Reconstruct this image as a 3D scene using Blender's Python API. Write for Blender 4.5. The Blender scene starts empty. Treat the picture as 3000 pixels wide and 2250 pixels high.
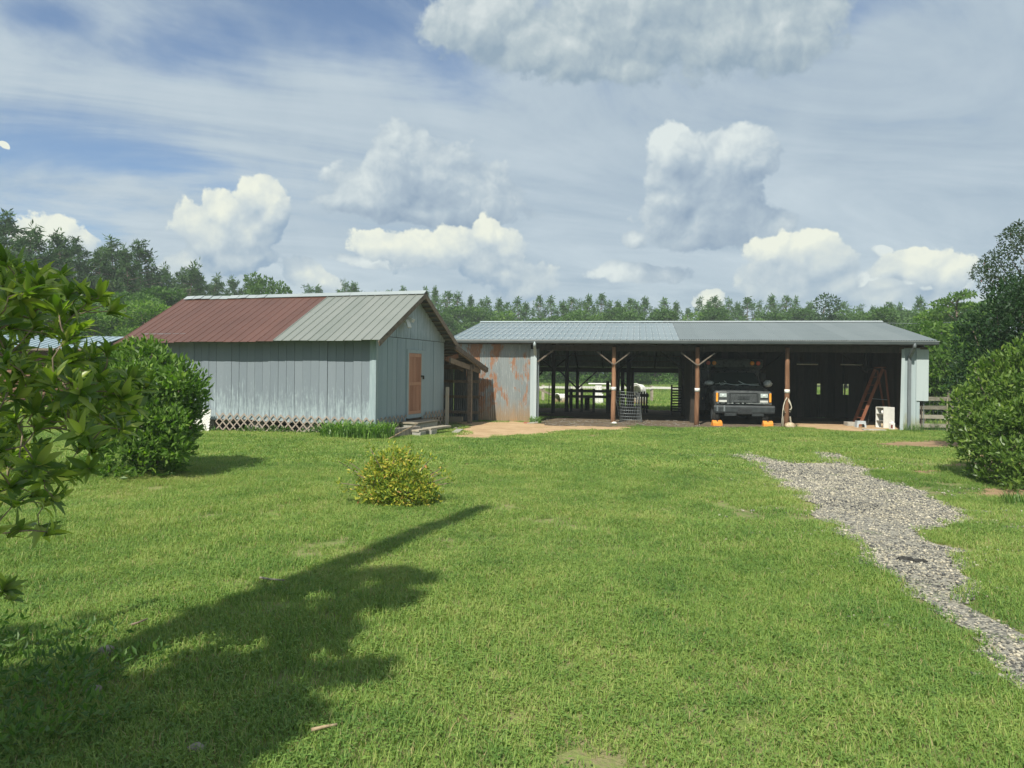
import bpy, math, random
import numpy as np
from mathutils import Vector, Matrix

random.seed(7)
rng = np.random.default_rng(7)
SC = bpy.context.scene
COL = SC.collection
PI = math.pi
R = math.radians

# ------------------------------------------------------------------ camera
EYE = 1.75
F = 2100.0            # focal length in pixels of the 3000 px wide photograph
ROLL = 0.011          # the phone was held slightly rolled
HOR = 1086.0          # horizon row at the image centre
cam_d = bpy.data.cameras.new('camera')
cam_d.sensor_width = 36.0
cam_d.lens = 36.0 * F / 3000.0
cam_d.shift_y = -(1125.0 - HOR) / 3000.0
cam_d.clip_start = 0.05
cam_d.clip_end = 5000
cam = bpy.data.objects.new('camera', cam_d)
cam.location = (0, 0, EYE)
cam.rotation_euler = (PI / 2, -ROLL, 0)
COL.objects.link(cam)
SC.camera = cam

# ------------------------------------------------------------------ sun, exposure
SUN_EL = R(47)
SUN_DIR = Vector((0.39, 0.92, 0)).normalized()          # the way the light travels over the ground
SUN_VEC = Vector((SUN_DIR.x * math.cos(SUN_EL), SUN_DIR.y * math.cos(SUN_EL), -math.sin(SUN_EL)))
sun_d = bpy.data.lights.new('sun', 'SUN')
sun_d.energy = 3.9
sun_d.angle = R(0.5)
sun_d.color = (1.0, 0.955, 0.84)
sun = bpy.data.objects.new('sun', sun_d)
sun.rotation_euler = SUN_VEC.to_track_quat('-Z', 'Y').to_euler()
sun.location = (-20, -40, 50)
COL.objects.link(sun)

SC.view_settings.view_transform = 'Standard'
SC.view_settings.look = 'None'
SC.view_settings.gamma = 1.0
SC.view_settings.use_curve_mapping = False
SC.view_settings.exposure = 0.70
SC.cycles.max_bounces = 7
SC.cycles.diffuse_bounces = 3
SC.cycles.glossy_bounces = 3
SC.cycles.transmission_bounces = 5
SC.cycles.transparent_max_bounces = 8
SC.cycles.volume_bounces = 0
SC.cycles.sample_clamp_indirect = 4.0


# ------------------------------------------------------------------ node helper
class NG:
    """Small helper to write node graphs as expressions."""
    def __init__(s, tree):
        s.t = tree; s.n = tree.nodes; s.l = tree.links
    def new(s, typ, **kw):
        n = s.n.new(typ)
        for k, v in kw.items(): setattr(n, k, v)
        return n
    def put(s, sock, v):
        if isinstance(v, bpy.types.NodeSocket): s.l.new(v, sock)
        elif v is not None:
            if isinstance(v, (tuple, list)) and sock.type == 'RGBA' and len(v) == 3: v = (*v, 1)
            sock.default_value = v
    def m(s, op, a, b=None, c=None, clamp=False):
        n = s.new('ShaderNodeMath', operation=op, use_clamp=clamp)
        for i, v in enumerate((a, b, c)):
            if v is not None: s.put(n.inputs[i], v)
        return n.outputs[0]
    def add(s, a, b): return s.m('ADD', a, b)
    def sub(s, a, b): return s.m('SUBTRACT', a, b)
    def mul(s, a, b): return s.m('MULTIPLY', a, b)
    def v(s, op, a, b=None, c=None, scale=None):
        n = s.new('ShaderNodeVectorMath', operation=op)
        s.put(n.inputs[0], a)
        if b is not None: s.put(n.inputs[1], b)
        if c is not None: s.put(n.inputs[2], c)
        if scale is not None: s.put(n.inputs['Scale'], scale)
        return n.outputs['Value'] if op in ('LENGTH', 'DOT_PRODUCT', 'DISTANCE') else n.outputs[0]
    def xyz(s, a):
        n = s.new('ShaderNodeSeparateXYZ'); s.put(n.inputs[0], a); return n.outputs
    def comb(s, x, y, z):
        n = s.new('ShaderNodeCombineXYZ')
        for i, q in enumerate((x, y, z)): s.put(n.inputs[i], q)
        return n.outputs[0]
    def noise(s, vec, scale=5, detail=3, rough=0.5, dist=0.0, out=0, lac=2.0):
        n = s.new('ShaderNodeTexNoise')
        if vec is not None: s.put(n.inputs['Vector'], vec)
        s.put(n.inputs['Scale'], scale); n.inputs['Detail'].default_value = detail
        n.inputs['Roughness'].default_value = rough; n.inputs['Distortion'].default_value = dist
        n.inputs['Lacunarity'].default_value = lac
        return n.outputs[out]
    def vor(s, vec, scale=5, feature='F1', rand=1.0, out='Distance', detail=0.0, rough=0.5):
        n = s.new('ShaderNodeTexVoronoi', feature=feature)
        if detail > 0: n.normalize = True
        if vec is not None: s.put(n.inputs['Vector'], vec)
        n.inputs['Scale'].default_value = scale; n.inputs['Randomness'].default_value = rand
        if 'Detail' in n.inputs: n.inputs['Detail'].default_value = detail; n.inputs['Roughness'].default_value = rough
        return n.outputs[out]
    def map(s, val, a, b, c=0.0, d=1.0, smooth=False):
        n = s.new('ShaderNodeMapRange', clamp=True)
        if smooth: n.interpolation_type = 'SMOOTHSTEP'
        for i, q in enumerate((val, a, b, c, d)): s.put(n.inputs[i], q)
        return n.outputs[0]
    def mix(s, f, a, b, mode='MIX'):
        n = s.new('ShaderNodeMix', data_type='RGBA', blend_type=mode)
        s.put(n.inputs['Factor'], f); s.put(n.inputs['A'], a); s.put(n.inputs['B'], b)
        return n.outputs['Result']
    # the Mix node shares names between its types: pick the colour sockets by index
    def mixc(s, f, a, b, mode='MIX'):
        n = s.new('ShaderNodeMix', data_type='RGBA', blend_type=mode)
        s.put(n.inputs[0], f); s.put(n.inputs[6], a); s.put(n.inputs[7], b)
        return n.outputs[2]
    def ramp(s, f, stops, mode='LINEAR'):
        n = s.new('ShaderNodeValToRGB'); cr = n.color_ramp; cr.interpolation = mode
        while len(cr.elements) < len(stops): cr.elements.new(0.5)
        for e, (p, c) in zip(cr.elements, stops):
            e.position = p; e.color = (*c, 1) if len(c) == 3 else c
        s.put(n.inputs[0], f); return n.outputs[0]
    def pos(s): return s.new('ShaderNodeNewGeometry').outputs['Position']
    def obj(s): return s.new('ShaderNodeTexCoord').outputs['Object']
    def rnd(s): return s.new('ShaderNodeObjectInfo').outputs['Random']
    def attr(s, name, out='Fac'):
        n = s.new('ShaderNodeAttribute', attribute_name=name); return n.outputs[out]
    def bump(s, h, strength=0.4, dist=0.02):
        n = s.new('ShaderNodeBump'); n.inputs['Strength'].default_value = strength
        n.inputs['Distance'].default_value = dist; s.put(n.inputs['Height'], h); return n.outputs[0]
    def scale(s, vec, xyz):
        return s.v('MULTIPLY', vec, xyz)
# ------------------------------------------------------------------ sky
def px_dir(px, py):
    """Azimuth and elevation of a direction given as a pixel of the photograph."""
    x = px + ROLL * (py - 1125); y = py - ROLL * (px - 1500)
    a = (x - 1500) / F; b = (HOR - y) / F
    return math.atan(a), math.atan(b / math.sqrt(1 + a * a))

W = bpy.data.worlds.new('World'); SC.world = W; W.use_nodes = True
W.cycles.sampling_method = 'MANUAL'; W.cycles.sample_map_resolution = 512
def build_sky():
    g = NG(W.node_tree); g.n.clear()
    out = g.new('ShaderNodeOutputWorld')
    sky = g.new('ShaderNodeTexSky', sky_type='NISHITA')
    sky.sun_disc = False; sky.sun_elevation = SUN_EL
    sky.sun_rotation = math.atan2(-SUN_DIR.x, -SUN_DIR.y)
    sky.air_density = 1.0; sky.dust_density = 0.6; sky.ozone_density = 1.6
    d = g.new('ShaderNodeTexCoord').outputs['Generated']
    x, y, z = g.xyz(d)
    az = g.m('ARCTAN2', x, y)
    el = g.m('ARCSINE', z)
    q = g.comb(az, el, 0.0)
    # ---- high thin veil, streaked
    zz = g.add(g.m('MAXIMUM', z, 0.0), 0.13)
    pl = g.comb(g.m('DIVIDE', x, zz), g.m('DIVIDE', y, zz), 0.0)
    rot = g.new('ShaderNodeVectorRotate', rotation_type='Z_AXIS'); g.put(rot.inputs['Vector'], pl); rot.inputs['Angle'].default_value = R(-24)
    pls = g.v('MULTIPLY', rot.outputs[0], (0.55, 1.0, 1.0))
    n1 = g.noise(pls, 1.1, 8, 0.62, 1.6)
    n2 = g.noise(q, 3.2, 7, 0.58, 0.5)
    veil = g.add(g.mul(n1, 0.95), g.mul(n2, 0.50))
    # clear blue gaps seen in the veil
    def blobs(lst, p, grow=1.0):
        acc = None
        for (cx, cy, rx, ry) in lst:
            rx = rx * grow + 4 * (grow - 1); ry = ry * grow
            a, e = px_dir(cx, cy)
            k = math.cos(a)
            sc = (F / rx / max(k, .6), F / ry, 0)
            ln = g.v('LENGTH', g.v('MULTIPLY_ADD', p, sc, (-a * sc[0], -e * sc[1], 0)))
            acc = ln if acc is None else g.m('SMOOTH_MIN', acc, ln, 0.25)
        return acc
    warp = g.v('SUBTRACT', g.noise(q, 5.0, 4, 0.55, 0, out=1), (0.5, 0.5, 0.5))
    qw = g.v('ADD', q, g.v('MULTIPLY', warp, (0.22, 0.10, 0)))
    gaps = blobs([(1080, 60, 330, 130), (1300, 190, 170, 90), (150, 30, 130, 40), (130, 430, 420, 65), (420, 500, 330, 55), (60, 620, 260, 50),
                  (2480, 20, 130, 50), (620, 150, 120, 80), (1800, 20, 60, 50)], qw)
    gap = g.map(gaps, 0.0, 2.0, 1.0, 0.0, True)
    # the veil thickens towards the horizon and away from the gaps
    cov = g.add(veil, g.map(el, 0.0, 0.42, 0.20, -0.03))
    cov = g.sub(cov, g.mul(gap, 0.22))
    fade = g.map(az, -0.6, 0.25, -0.06, 0.13)
    cov = g.map(g.add(cov, fade), 0.43, 0.80, 0.0, 1.0, True)
    cov = g.m('MULTIPLY_ADD', cov, 0.80, 0.14)
    blue_n = g.mixc(1.0, sky.outputs[0], (0.058, 0.068, 0.078), 'MULTIPLY')
    veil_c = g.mixc(g.map(g.add(g.mul(n1, 0.6), g.mul(n2, 0.4)), 0.36, 0.62), (0.225, 0.285, 0.345), (0.355, 0.41, 0.445))
    base = g.mixc(cov, blue_n, veil_c)
    # ---- heaped clouds: blobs roughened by billows, lit from upper left behind the viewer
    w1 = g.v('SUBTRACT', g.noise(q, 9.0, 4, 0.6, 0, out=1), (0.5, 0.5, 0.5))
    qa = g.v('ADD', q, g.v('MULTIPLY', w1, (0.055, 0.042, 0)))
    d1 = (-0.007, 0.010, 0); d2 = (-0.018, 0.042, 0)
    def billow(p):
        return g.vor(g.v('ADD', p, (3.1, 1.7, 0.4)), 17.0, 'F1', 1.0, 'Distance', 4.0, 0.52)
    b0 = billow(qa); b1 = billow(g.v('ADD', qa, d1))
    f0 = g.sub(g.noise(q, 26.0, 8, 0.66), 0.5)
    n0 = g.add(g.sub(0.44, b0), g.mul(f0, 1.05))
    relief = g.add(g.mul(g.sub(b1, b0), 0.8), g.add(g.mul(g.sub(0.45, b0), 0.22), g.mul(f0, 0.16)))
    qd = g.v('ADD', qa, d2)
    def layer(base, lst, amp, edge, lo, mid, hi, k1, k2, bias, opacity=1.0, grow=1.0):
        m0 = blobs(lst, qa, grow); m2 = blobs(lst, qd, grow)
        D0 = g.m('MULTIPLY_ADD', n0, amp, g.sub(1.12, m0))
        a = g.map(D0, 0.0, edge, 0.0, opacity, True)
        sh = g.add(g.mul(relief, k1), g.mul(g.sub(m2, m0), k2))
        c = g.ramp(g.add(sh, bias), [(0.0, lo), (0.5, mid), (1.0, hi)])
        return g.mixc(a, base, c)
    grey_top = [(1430, 50, 160, 90), (1500, 130, 110, 60), (1680, 120, 170, 90), (1850, 40, 260, 120), (2100, 60, 200, 90), (2290, 70, 130, 80), (2330, 140, 100, 50), (1780, 190, 170, 40), (1950, -60, 380, 80)]
    mid = [(1180, 470, 80, 75), (1260, 500, 100, 70), (1160, 560, 150, 55), (1340, 560, 110, 75), (1420, 590, 80, 50), (1060, 590, 90, 30), (1280, 625, 190, 28),
           (1960, 415, 42, 36), (2010, 470, 75, 55), (2120, 470, 100, 60), (2210, 470, 55, 60), (1980, 540, 60, 70), (2080, 570, 110, 75), (2060, 660, 130, 50), (2210, 670, 90, 34),
           (1860, 700, 34, 20), (2580, 733, 20, 10), (2640, 840, 110, 34), (2760, 850, 60, 26), (1870, 800, 120, 22), (1120, 770, 100, 14)]
    low = [(775, 575, 56, 46), (800, 625, 46, 40), (735, 670, 60, 50), (640, 620, 52, 44), (575, 665, 58, 46), (640, 700, 100, 45), (690, 750, 90, 36), (540, 770, 50, 30),
           (880, 805, 44, 36), (930, 835, 60, 20), (1120, 720, 62, 34), (1230, 735, 110, 40), (1330, 720, 60, 46), (1430, 690, 48, 36), (1480, 740, 62, 50), (1440, 770, 70, 40), (1510, 815, 84, 46), (1540, 855, 60, 26),
           (2080, 885, 36, 22), (2260, 735, 70, 36), (2370, 730, 60, 36), (2400, 790, 70, 52), (2300, 830, 100, 48), (2440, 840, 50, 40), (2560, 880, 100, 22),
           (2690, 775, 95, 32), (2760, 790, 60, 34), (2590, 850, 30, 18), (2800, 880, 140, 20), (2950, 900, 120, 16), (150, 672, 70, 34), (90, 690, 60, 30), (230, 700, 40, 20), (5, 418, 12, 8)]
    c = layer(base, mid, 1.3, 0.28, (0.153, 0.213, 0.293), (0.270, 0.328, 0.381), (0.468, 0.509, 0.502), 2.0, 0.34, 0.32, 0.95, 1.2)
    c = layer(c, low, 1.55, 0.20, (0.180, 0.250, 0.335), (0.351, 0.402, 0.428), (0.558, 0.574, 0.493), 1.9, 0.32, 0.24, 0.95, 1.10)
    c = layer(c, grey_top, 1.5, 0.42, (0.180, 0.241, 0.298), (0.284, 0.338, 0.367), (0.423, 0.463, 0.465), 2.5, 0.45, 0.30, 0.95, 1.08)
    # scattered clouds in the rest of the sky, outside the view
    oth = g.map(g.noise(g.v('MULTIPLY', d, (1, 1, 2.2)), 2.6, 5, 0.6, 0.3), 0.50, 0.64, 0.0, 0.9, True)
    c2 = g.mixc(oth, base, (0.38, 0.43, 0.46))
    def back(col):
        n = g.new('ShaderNodeBackground'); g.put(n.inputs[0], col); return n.outputs[0]
    def mixs(f, a_, b_):
        n = g.new('ShaderNodeMixShader'); g.put(n.inputs[0], f); g.l.new(a_, n.inputs[1]); g.l.new(b_, n.inputs[2]); return n.outputs[0]
    far_side = g.m('MAXIMUM', g.map(g.m('ABSOLUTE', az), 0.75, 0.95, 0.0, 1.0), g.map(el, 0.62, 0.75, 0.0, 1.0))
    above = mixs(far_side, back(c), back(c2))
    # below the horizon: plain haze colour, hidden by the ground
    g.l.new(mixs(g.map(el, -0.03, 0.0, 1.0, 0.0), above, back((0.22, 0.27, 0.25))), out.inputs[0])
build_sky()
# ------------------------------------------------------------------ materials
M = {}
def material(name, fn):
    m = bpy.data.materials.new(name); m.use_nodes = True
    g = NG(m.node_tree); g.n.clear()
    out = g.new('ShaderNodeOutputMaterial')
    s = fn(g)
    g.l.new(s, out.inputs[0]); M[name] = m
    return m
def principled(g, color, rough=0.6, metal=0.0, normal=None, spec=0.4, **kw):
    p = g.new('ShaderNodeBsdfPrincipled')
    g.put(p.inputs['Base Color'], color); g.put(p.inputs['Roughness'], rough); g.put(p.inputs['Metallic'], metal)
    g.put(p.inputs['Specular IOR Level'], spec)
    if normal is not None: g.put(p.inputs['Normal'], normal)
    for k, v in kw.items(): g.put(p.inputs[k.replace('_', ' ')], v)
    return p.outputs[0]
def simple(name, c1, c2, scale=6, stretch=(1, 1, 1), rough=0.7, metal=0.0, bump=0.25, fine=40, spec=0.35, per_obj=0.0, bd=0.01, lo=0.35, hi=0.65):
    """Two tones mixed by world-space noise, with fine grain in the relief; per_obj shifts the tone piece by piece."""
    def fn(g):
        p = g.scale(g.pos(), stretch)
        n = g.noise(p, scale, 5, 0.6)
        if per_obj: n = g.add(n, g.mul(g.sub(g.rnd(), 0.5), per_obj))
        f = g.noise(p, fine, 3, 0.6)
        c = g.mixc(g.map(g.add(n, g.mul(g.sub(f, 0.5), 0.3)), lo, hi), c1, c2)
        return principled(g, c, rough, metal, g.bump(f, bump, bd), spec)
    return material(name, fn)

# weathered timber and such
simple('grey_wood', (0.16, 0.14, 0.115), (0.29, 0.26, 0.22), 3, (6, 6, 0.7), 0.85, per_obj=0.5)
simple('plank_wood', (0.22, 0.19, 0.14), (0.36, 0.32, 0.25), 4, (1, 1, 1), 0.85, per_obj=0.5)
simple('fence_wood', (0.14, 0.13, 0.10), (0.27, 0.25, 0.20), 5, (1, 1, 4), 0.9, per_obj=0.4)
simple('dark_wood', (0.07, 0.055, 0.04), (0.13, 0.105, 0.08), 4, (1, 1, 1), 0.85, per_obj=0.4)
simple('post_wood', (0.17, 0.085, 0.045), (0.31, 0.17, 0.095), 3, (10, 10, 1.0), 0.8, bump=0.6, per_obj=0.3)
simple('brace_wood', (0.1020, 0.0840, 0.0660), (0.1560, 0.1320, 0.1020), 4, (2, 2, 2), 0.85, per_obj=0.3)
simple('eave_wood', (0.12, 0.095, 0.07), (0.22, 0.175, 0.13), 4, (2, 2, 2), 0.85, per_obj=0.4)
simple('log_wood', (0.13, 0.07, 0.04), (0.20, 0.11, 0.06), 4, (1, 1, 5), 0.8)
simple('door_rail', (0.3680, 0.1920, 0.1209), (0.4640, 0.2640, 0.1716), 3, (8, 8, 0.6), 0.7, per_obj=0.3)
simple('door_wood', (0.2640, 0.1240, 0.0741), (0.3520, 0.1760, 0.1092), 3, (8, 8, 0.6), 0.7, per_obj=0.5)
simple('ladder_wood', (0.1728, 0.0612, 0.0324), (0.2376, 0.0936, 0.0504), 5, (4, 4, 1), 0.7)
simple('lattice_tan', (0.25, 0.205, 0.165), (0.35, 0.29, 0.24), 6, (1, 1, 1), 0.7)
simple('lattice_white', (0.58, 0.57, 0.51), (0.68, 0.67, 0.62), 5, (1, 1, 1), 0.6)
simple('blue_trim', (0.24, 0.305, 0.322), (0.30, 0.37, 0.385), 4, (6, 6, 0.8), 0.65)
simple('white_metal', (0.33, 0.39, 0.40), (0.40, 0.455, 0.46), 2, (4, 4, 0.5), 0.45, per_obj=0.3)
simple('gutter_metal', (0.045, 0.056, 0.056), (0.06, 0.072, 0.072), 3, (1, 1, 1), 0.35, bump=0.05)
simple('gutter_lip', (0.24, 0.27, 0.27), (0.32, 0.35, 0.345), 6, (1, 1, 1), 0.4, bump=0.05)
simple('pipe_metal', (0.11, 0.13, 0.14), (0.16, 0.18, 0.19), 3, (3, 3, 0.6), 0.45, bump=0.05)
simple('white_paint', (0.66, 0.66, 0.62), (0.76, 0.76, 0.72), 6, (1, 1, 1), 0.5)
simple('white_plastic', (0.66, 0.66, 0.64), (0.75, 0.75, 0.73), 6, (1, 1, 1), 0.4, bump=0.03)
simple('dark_red', (0.16, 0.03, 0.025), (0.2, 0.05, 0.04), 20)
simple('concrete', (0.27, 0.26, 0.23), (0.40, 0.38, 0.33), 8, (1, 1, 1), 0.9, bump=0.5)
simple('brick_red', (0.28, 0.11, 0.07), (0.36, 0.16, 0.1), 12)
simple('stone_grey', (0.18, 0.155, 0.125), (0.30, 0.27, 0.225), 18, (1, 1, 1), 0.85, bump=0.6)
simple('stone_tan', (0.33, 0.24, 0.14), (0.52, 0.43, 0.30), 9, (1, 1, 1), 0.85, bump=0.7, lo=0.42, hi=0.55)
simple('stool_grey', (0.38, 0.43, 0.46), (0.45, 0.50, 0.53), 6, (1, 1, 1), 0.5, bump=0.05)
simple('orange_plastic', (0.6336, 0.2210, 0.0270), (0.7040, 0.2805, 0.0450), 8, (1, 1, 1), 0.5, bump=0.1)
simple('rope', (0.4000, 0.3680, 0.2880), (0.5280, 0.4960, 0.4000), 40, (1, 1, 1), 0.9)
simple('wire', (0.26, 0.29, 0.30), (0.40, 0.43, 0.44), 20, (1, 1, 1), 0.45, metal=0.6, bump=0.0)
simple('wire_dark', (0.10, 0.11, 0.10), (0.16, 0.17, 0.16), 20, (1, 1, 1), 0.5, metal=0.4, bump=0.0)
simple('post_green', (0.20, 0.20, 0.12), (0.32, 0.30, 0.18), 10)
simple('bark', (0.10, 0.08, 0.06), (0.19, 0.155, 0.12), 5, (4, 4, 1), 0.95, bump=0.8)
simple('bark_pine', (0.11, 0.085, 0.065), (0.20, 0.165, 0.14), 3, (3, 3, 0.7), 0.95, bump=0.8)
simple('twig', (0.15, 0.115, 0.08), (0.26, 0.20, 0.15), 30, (1, 1, 1), 0.9)
simple('stick_tan', (0.28, 0.20, 0.12), (0.42, 0.32, 0.20), 20, (1, 1, 1), 0.85)
simple('char', (0.02, 0.02, 0.018), (0.05, 0.05, 0.045), 30, (1, 1, 1), 0.95, bump=0.6)
simple('fixture_pale', (0.48, 0.49, 0.46), (0.58, 0.59, 0.56), 9, (1, 1, 1), 0.4)
simple('tube_white', (0.50, 0.50, 0.45), (0.60, 0.60, 0.55), 9, (1, 1, 1), 0.4)
simple('dark_sheet', (0.07, 0.08, 0.08), (0.12, 0.13, 0.125), 2, (5, 5, 0.8), 0.6, per_obj=0.5)
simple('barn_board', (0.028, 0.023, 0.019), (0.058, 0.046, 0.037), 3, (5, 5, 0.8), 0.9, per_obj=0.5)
# vehicle
def paint_black(g):
    n = g.noise(g.pos(), 7, 5, 0.6)
    return principled(g, g.mixc(g.map(n, 0.35, 0.7), (0.045, 0.051, 0.053), (0.085, 0.092, 0.093)), g.map(n, 0.3, 0.7, 0.22, 0.42), 0.0, None, 0.5)
material('truck_black', paint_black)
simple('bumper_black', (0.026, 0.031, 0.034), (0.045, 0.052, 0.055), 8, (1, 1, 1), 0.45, bump=0.1)
simple('grille_dark', (0.02, 0.022, 0.024), (0.035, 0.037, 0.04), 20, (1, 1, 1), 0.5)
simple('grille_bar', (0.13, 0.145, 0.15), (0.20, 0.215, 0.22), 20, (1, 1, 1), 0.4, metal=0.2)
simple('worn_chrome', (0.32, 0.35, 0.36), (0.62, 0.65, 0.66), 14, (1, 1, 1), 0.3, metal=0.6, bump=0.3)
simple('tyre', (0.018, 0.018, 0.018), (0.035, 0.034, 0.032), 20, (1, 1, 1), 0.9)
simple('amber', (0.90, 0.32, 0.03), (0.95, 0.38, 0.05), 10, (1, 1, 1), 0.25, bump=0.0)
simple('beacon_red', (0.75, 0.13, 0.07), (0.80, 0.17, 0.09), 10, (1, 1, 1), 0.25, bump=0.0)
simple('lamp_glass', (0.34, 0.40, 0.385), (0.50, 0.56, 0.54), 18, (1, 1, 1), 0.12, bump=0.1)
simple('bag_white', (0.42, 0.46, 0.47), (0.82, 0.84, 0.84), 22, (1, 1, 1), 0.3, bump=1.0, bd=0.03, lo=0.42, hi=0.56)
simple('cable_pale', (0.5, 0.58, 0.55), (0.66, 0.74, 0.70), 12, (1, 1, 1), 0.4)
simple('lattice_pink', (0.52, 0.40, 0.32), (0.62, 0.50, 0.42), 5, (1, 1, 1), 0.6)
simple('cabinet_inside', (0.20, 0.20, 0.18), (0.3, 0.3, 0.27), 12)
material('windscreen', lambda g: principled(g, (0.03, 0.045, 0.04), 0.04, 0.0, None, 0.6))

def hutch(g):
    z = g.xyz(g.pos())[2]
    n = g.noise(g.pos(), 4, 4, 0.6)
    f = g.map(g.add(z, g.mul(n, 0.3)), 0.25, 0.55)
    return principled(g, g.mixc(f, (0.50, 0.37, 0.19), (0.72, 0.71, 0.66)), 0.5)
material('hutch_plastic', hutch)

# blue painted boards, worn pale towards the foot of the wall and along the grain
def blue_board(g):
    p = g.pos(); z = g.xyz(p)[2]
    r = g.rnd()
    off = g.comb(g.mul(r, 37.0), g.mul(r, 11.0), g.mul(r, 5.0))
    pp = g.v('ADD', p, off)
    streak = g.noise(g.scale(pp, (9, 9, 0.55)), 3.0, 5, 0.65)
    fine = g.noise(g.scale(pp, (30, 30, 1.2)), 3.0, 4, 0.65)
    scrape = g.noise(g.scale(pp, (4, 4, 1.6)), 2.5, 6, 0.75, 0.8)
    low = g.map(z, 0.3, 1.75, 0.22, -0.05)
    wear = g.add(g.add(g.mul(streak, 0.55), g.mul(scrape, 0.45)), low)
    wear = g.add(wear, g.mul(g.sub(fine, 0.5), 0.22))
    c0 = g.mixc(g.add(g.mul(r, 0.6), g.mul(fine, 0.4)), (0.150, 0.180, 0.205), (0.190, 0.222, 0.247))
    c = g.mixc(g.map(wear, 0.58, 0.76, 0, 0.85), c0, (0.36, 0.435, 0.45))
    # a few bare grey scuffs
    sc = g.map(g.noise(g.scale(pp, (6, 6, 1.0)), 6.0, 4, 0.7), 0.66, 0.76, 0, 0.5)
    c = g.mixc(sc, c, (0.20, 0.21, 0.205))
    return principled(g, c, 0.62, 0.0, g.bump(g.add(fine, g.mul(streak, 0.6)), 0.25, 0.01), 0.35)
material('blue_board', blue_board)

def gable_board(g):
    p = g.pos(); r = g.rnd()
    pp = g.v('ADD', p, g.comb(g.mul(r, 37.0), g.mul(r, 11.0), g.mul(r, 5.0)))
    streak = g.noise(g.scale(pp, (9, 9, 0.6)), 3.0, 5, 0.65)
    fine = g.noise(g.scale(pp, (30, 30, 1.2)), 3.0, 4, 0.65)
    hi = g.map(g.xyz(p)[2], 2.5, 2.9, 0.0, 0.16)
    c = g.mixc(g.add(g.mul(r, 0.6), g.mul(fine, 0.4)), (0.215, 0.285, 0.318), (0.275, 0.35, 0.382))
    w = g.add(g.add(g.mul(streak, 0.6), g.mul(fine, 0.4)), hi)
    c = g.mixc(g.map(w, 0.56, 0.72, 0, 0.75), c, (0.42, 0.50, 0.56))
    c = g.mixc(g.map(g.sub(g.mul(streak, 1.0), hi), 0.30, 0.24, 0, 0.4), c, (0.16, 0.17, 0.16))
    return principled(g, c, 0.65, 0.0, g.bump(g.add(fine, streak), 0.25, 0.01), 0.3)
material('gable_board', gable_board)

def roof_mat(name, c1, c2, c3, rough, metal):
    def fn(g):
        p = g.pos(); r = g.rnd()
        n = g.noise(p, 1.3, 5, 0.6); f = g.noise(p, 16, 4, 0.65)
        k = g.add(g.add(g.mul(n, 0.6), g.mul(f, 0.25)), g.mul(r, 0.25))
        c = g.mixc(g.map(k, 0.35, 0.7), c1, c2)
        c = g.mixc(g.map(g.noise(g.scale(p, (3, 3, 1)), 3, 6, 0.7), 0.6, 0.75, 0, 0.5), c, c3)
        return principled(g, c, g.map(f, 0.3, 0.7, rough - 0.06, rough + 0.08), metal, g.bump(g.add(n, g.mul(f, 0.2)), 0.15, 0.02), 0.4)
    return material(name, fn)
roof_mat('roof_red', (0.088, 0.042, 0.030), (0.115, 0.055, 0.040), (0.120, 0.076, 0.060), 0.45, 0.0)
roof_mat('roof_pale', (0.185, 0.205, 0.182), (0.228, 0.243, 0.22), (0.175, 0.178, 0.15), 0.45, 0.15)
roof_mat('roof_cap', (0.30, 0.34, 0.34), (0.38, 0.42, 0.42), (0.25, 0.23, 0.20), 0.4, 0.2)
roof_mat('roof_silver', (0.205, 0.26, 0.275), (0.265, 0.315, 0.33), (0.33, 0.375, 0.38), 0.40, 0.3)
roof_mat('roof_grey', (0.165, 0.195, 0.195), (0.20, 0.23, 0.23), (0.24, 0.27, 0.265), 0.45, 0.25)
roof_mat('roof_blue', (0.24, 0.32, 0.35), (0.28, 0.36, 0.39), (0.31, 0.38, 0.40), 0.45, 0.1)

# galvanised sheet with rust blooms and red-clay splash along the foot
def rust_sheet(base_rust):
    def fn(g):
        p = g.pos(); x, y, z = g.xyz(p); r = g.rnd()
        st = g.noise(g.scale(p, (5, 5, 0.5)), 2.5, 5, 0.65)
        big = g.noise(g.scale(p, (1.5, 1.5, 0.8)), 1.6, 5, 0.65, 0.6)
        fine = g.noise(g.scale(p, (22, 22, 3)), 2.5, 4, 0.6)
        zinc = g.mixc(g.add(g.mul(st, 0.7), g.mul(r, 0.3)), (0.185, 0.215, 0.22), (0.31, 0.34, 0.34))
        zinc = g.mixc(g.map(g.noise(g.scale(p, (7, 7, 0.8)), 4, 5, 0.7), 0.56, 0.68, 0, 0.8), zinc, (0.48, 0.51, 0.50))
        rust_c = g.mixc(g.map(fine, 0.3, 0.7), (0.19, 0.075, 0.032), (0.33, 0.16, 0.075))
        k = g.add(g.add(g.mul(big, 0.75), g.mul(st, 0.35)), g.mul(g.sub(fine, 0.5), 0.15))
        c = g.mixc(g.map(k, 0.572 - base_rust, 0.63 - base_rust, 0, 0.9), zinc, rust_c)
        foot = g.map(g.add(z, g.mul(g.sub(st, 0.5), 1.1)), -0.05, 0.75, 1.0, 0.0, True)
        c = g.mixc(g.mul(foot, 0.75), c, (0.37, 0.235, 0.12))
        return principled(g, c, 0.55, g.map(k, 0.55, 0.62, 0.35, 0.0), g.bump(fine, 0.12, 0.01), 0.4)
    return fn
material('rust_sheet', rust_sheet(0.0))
material('rust_brown_shade', rust_sheet(0.06))  # rustier copy, with the lean-to's shade put into its brown

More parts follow.
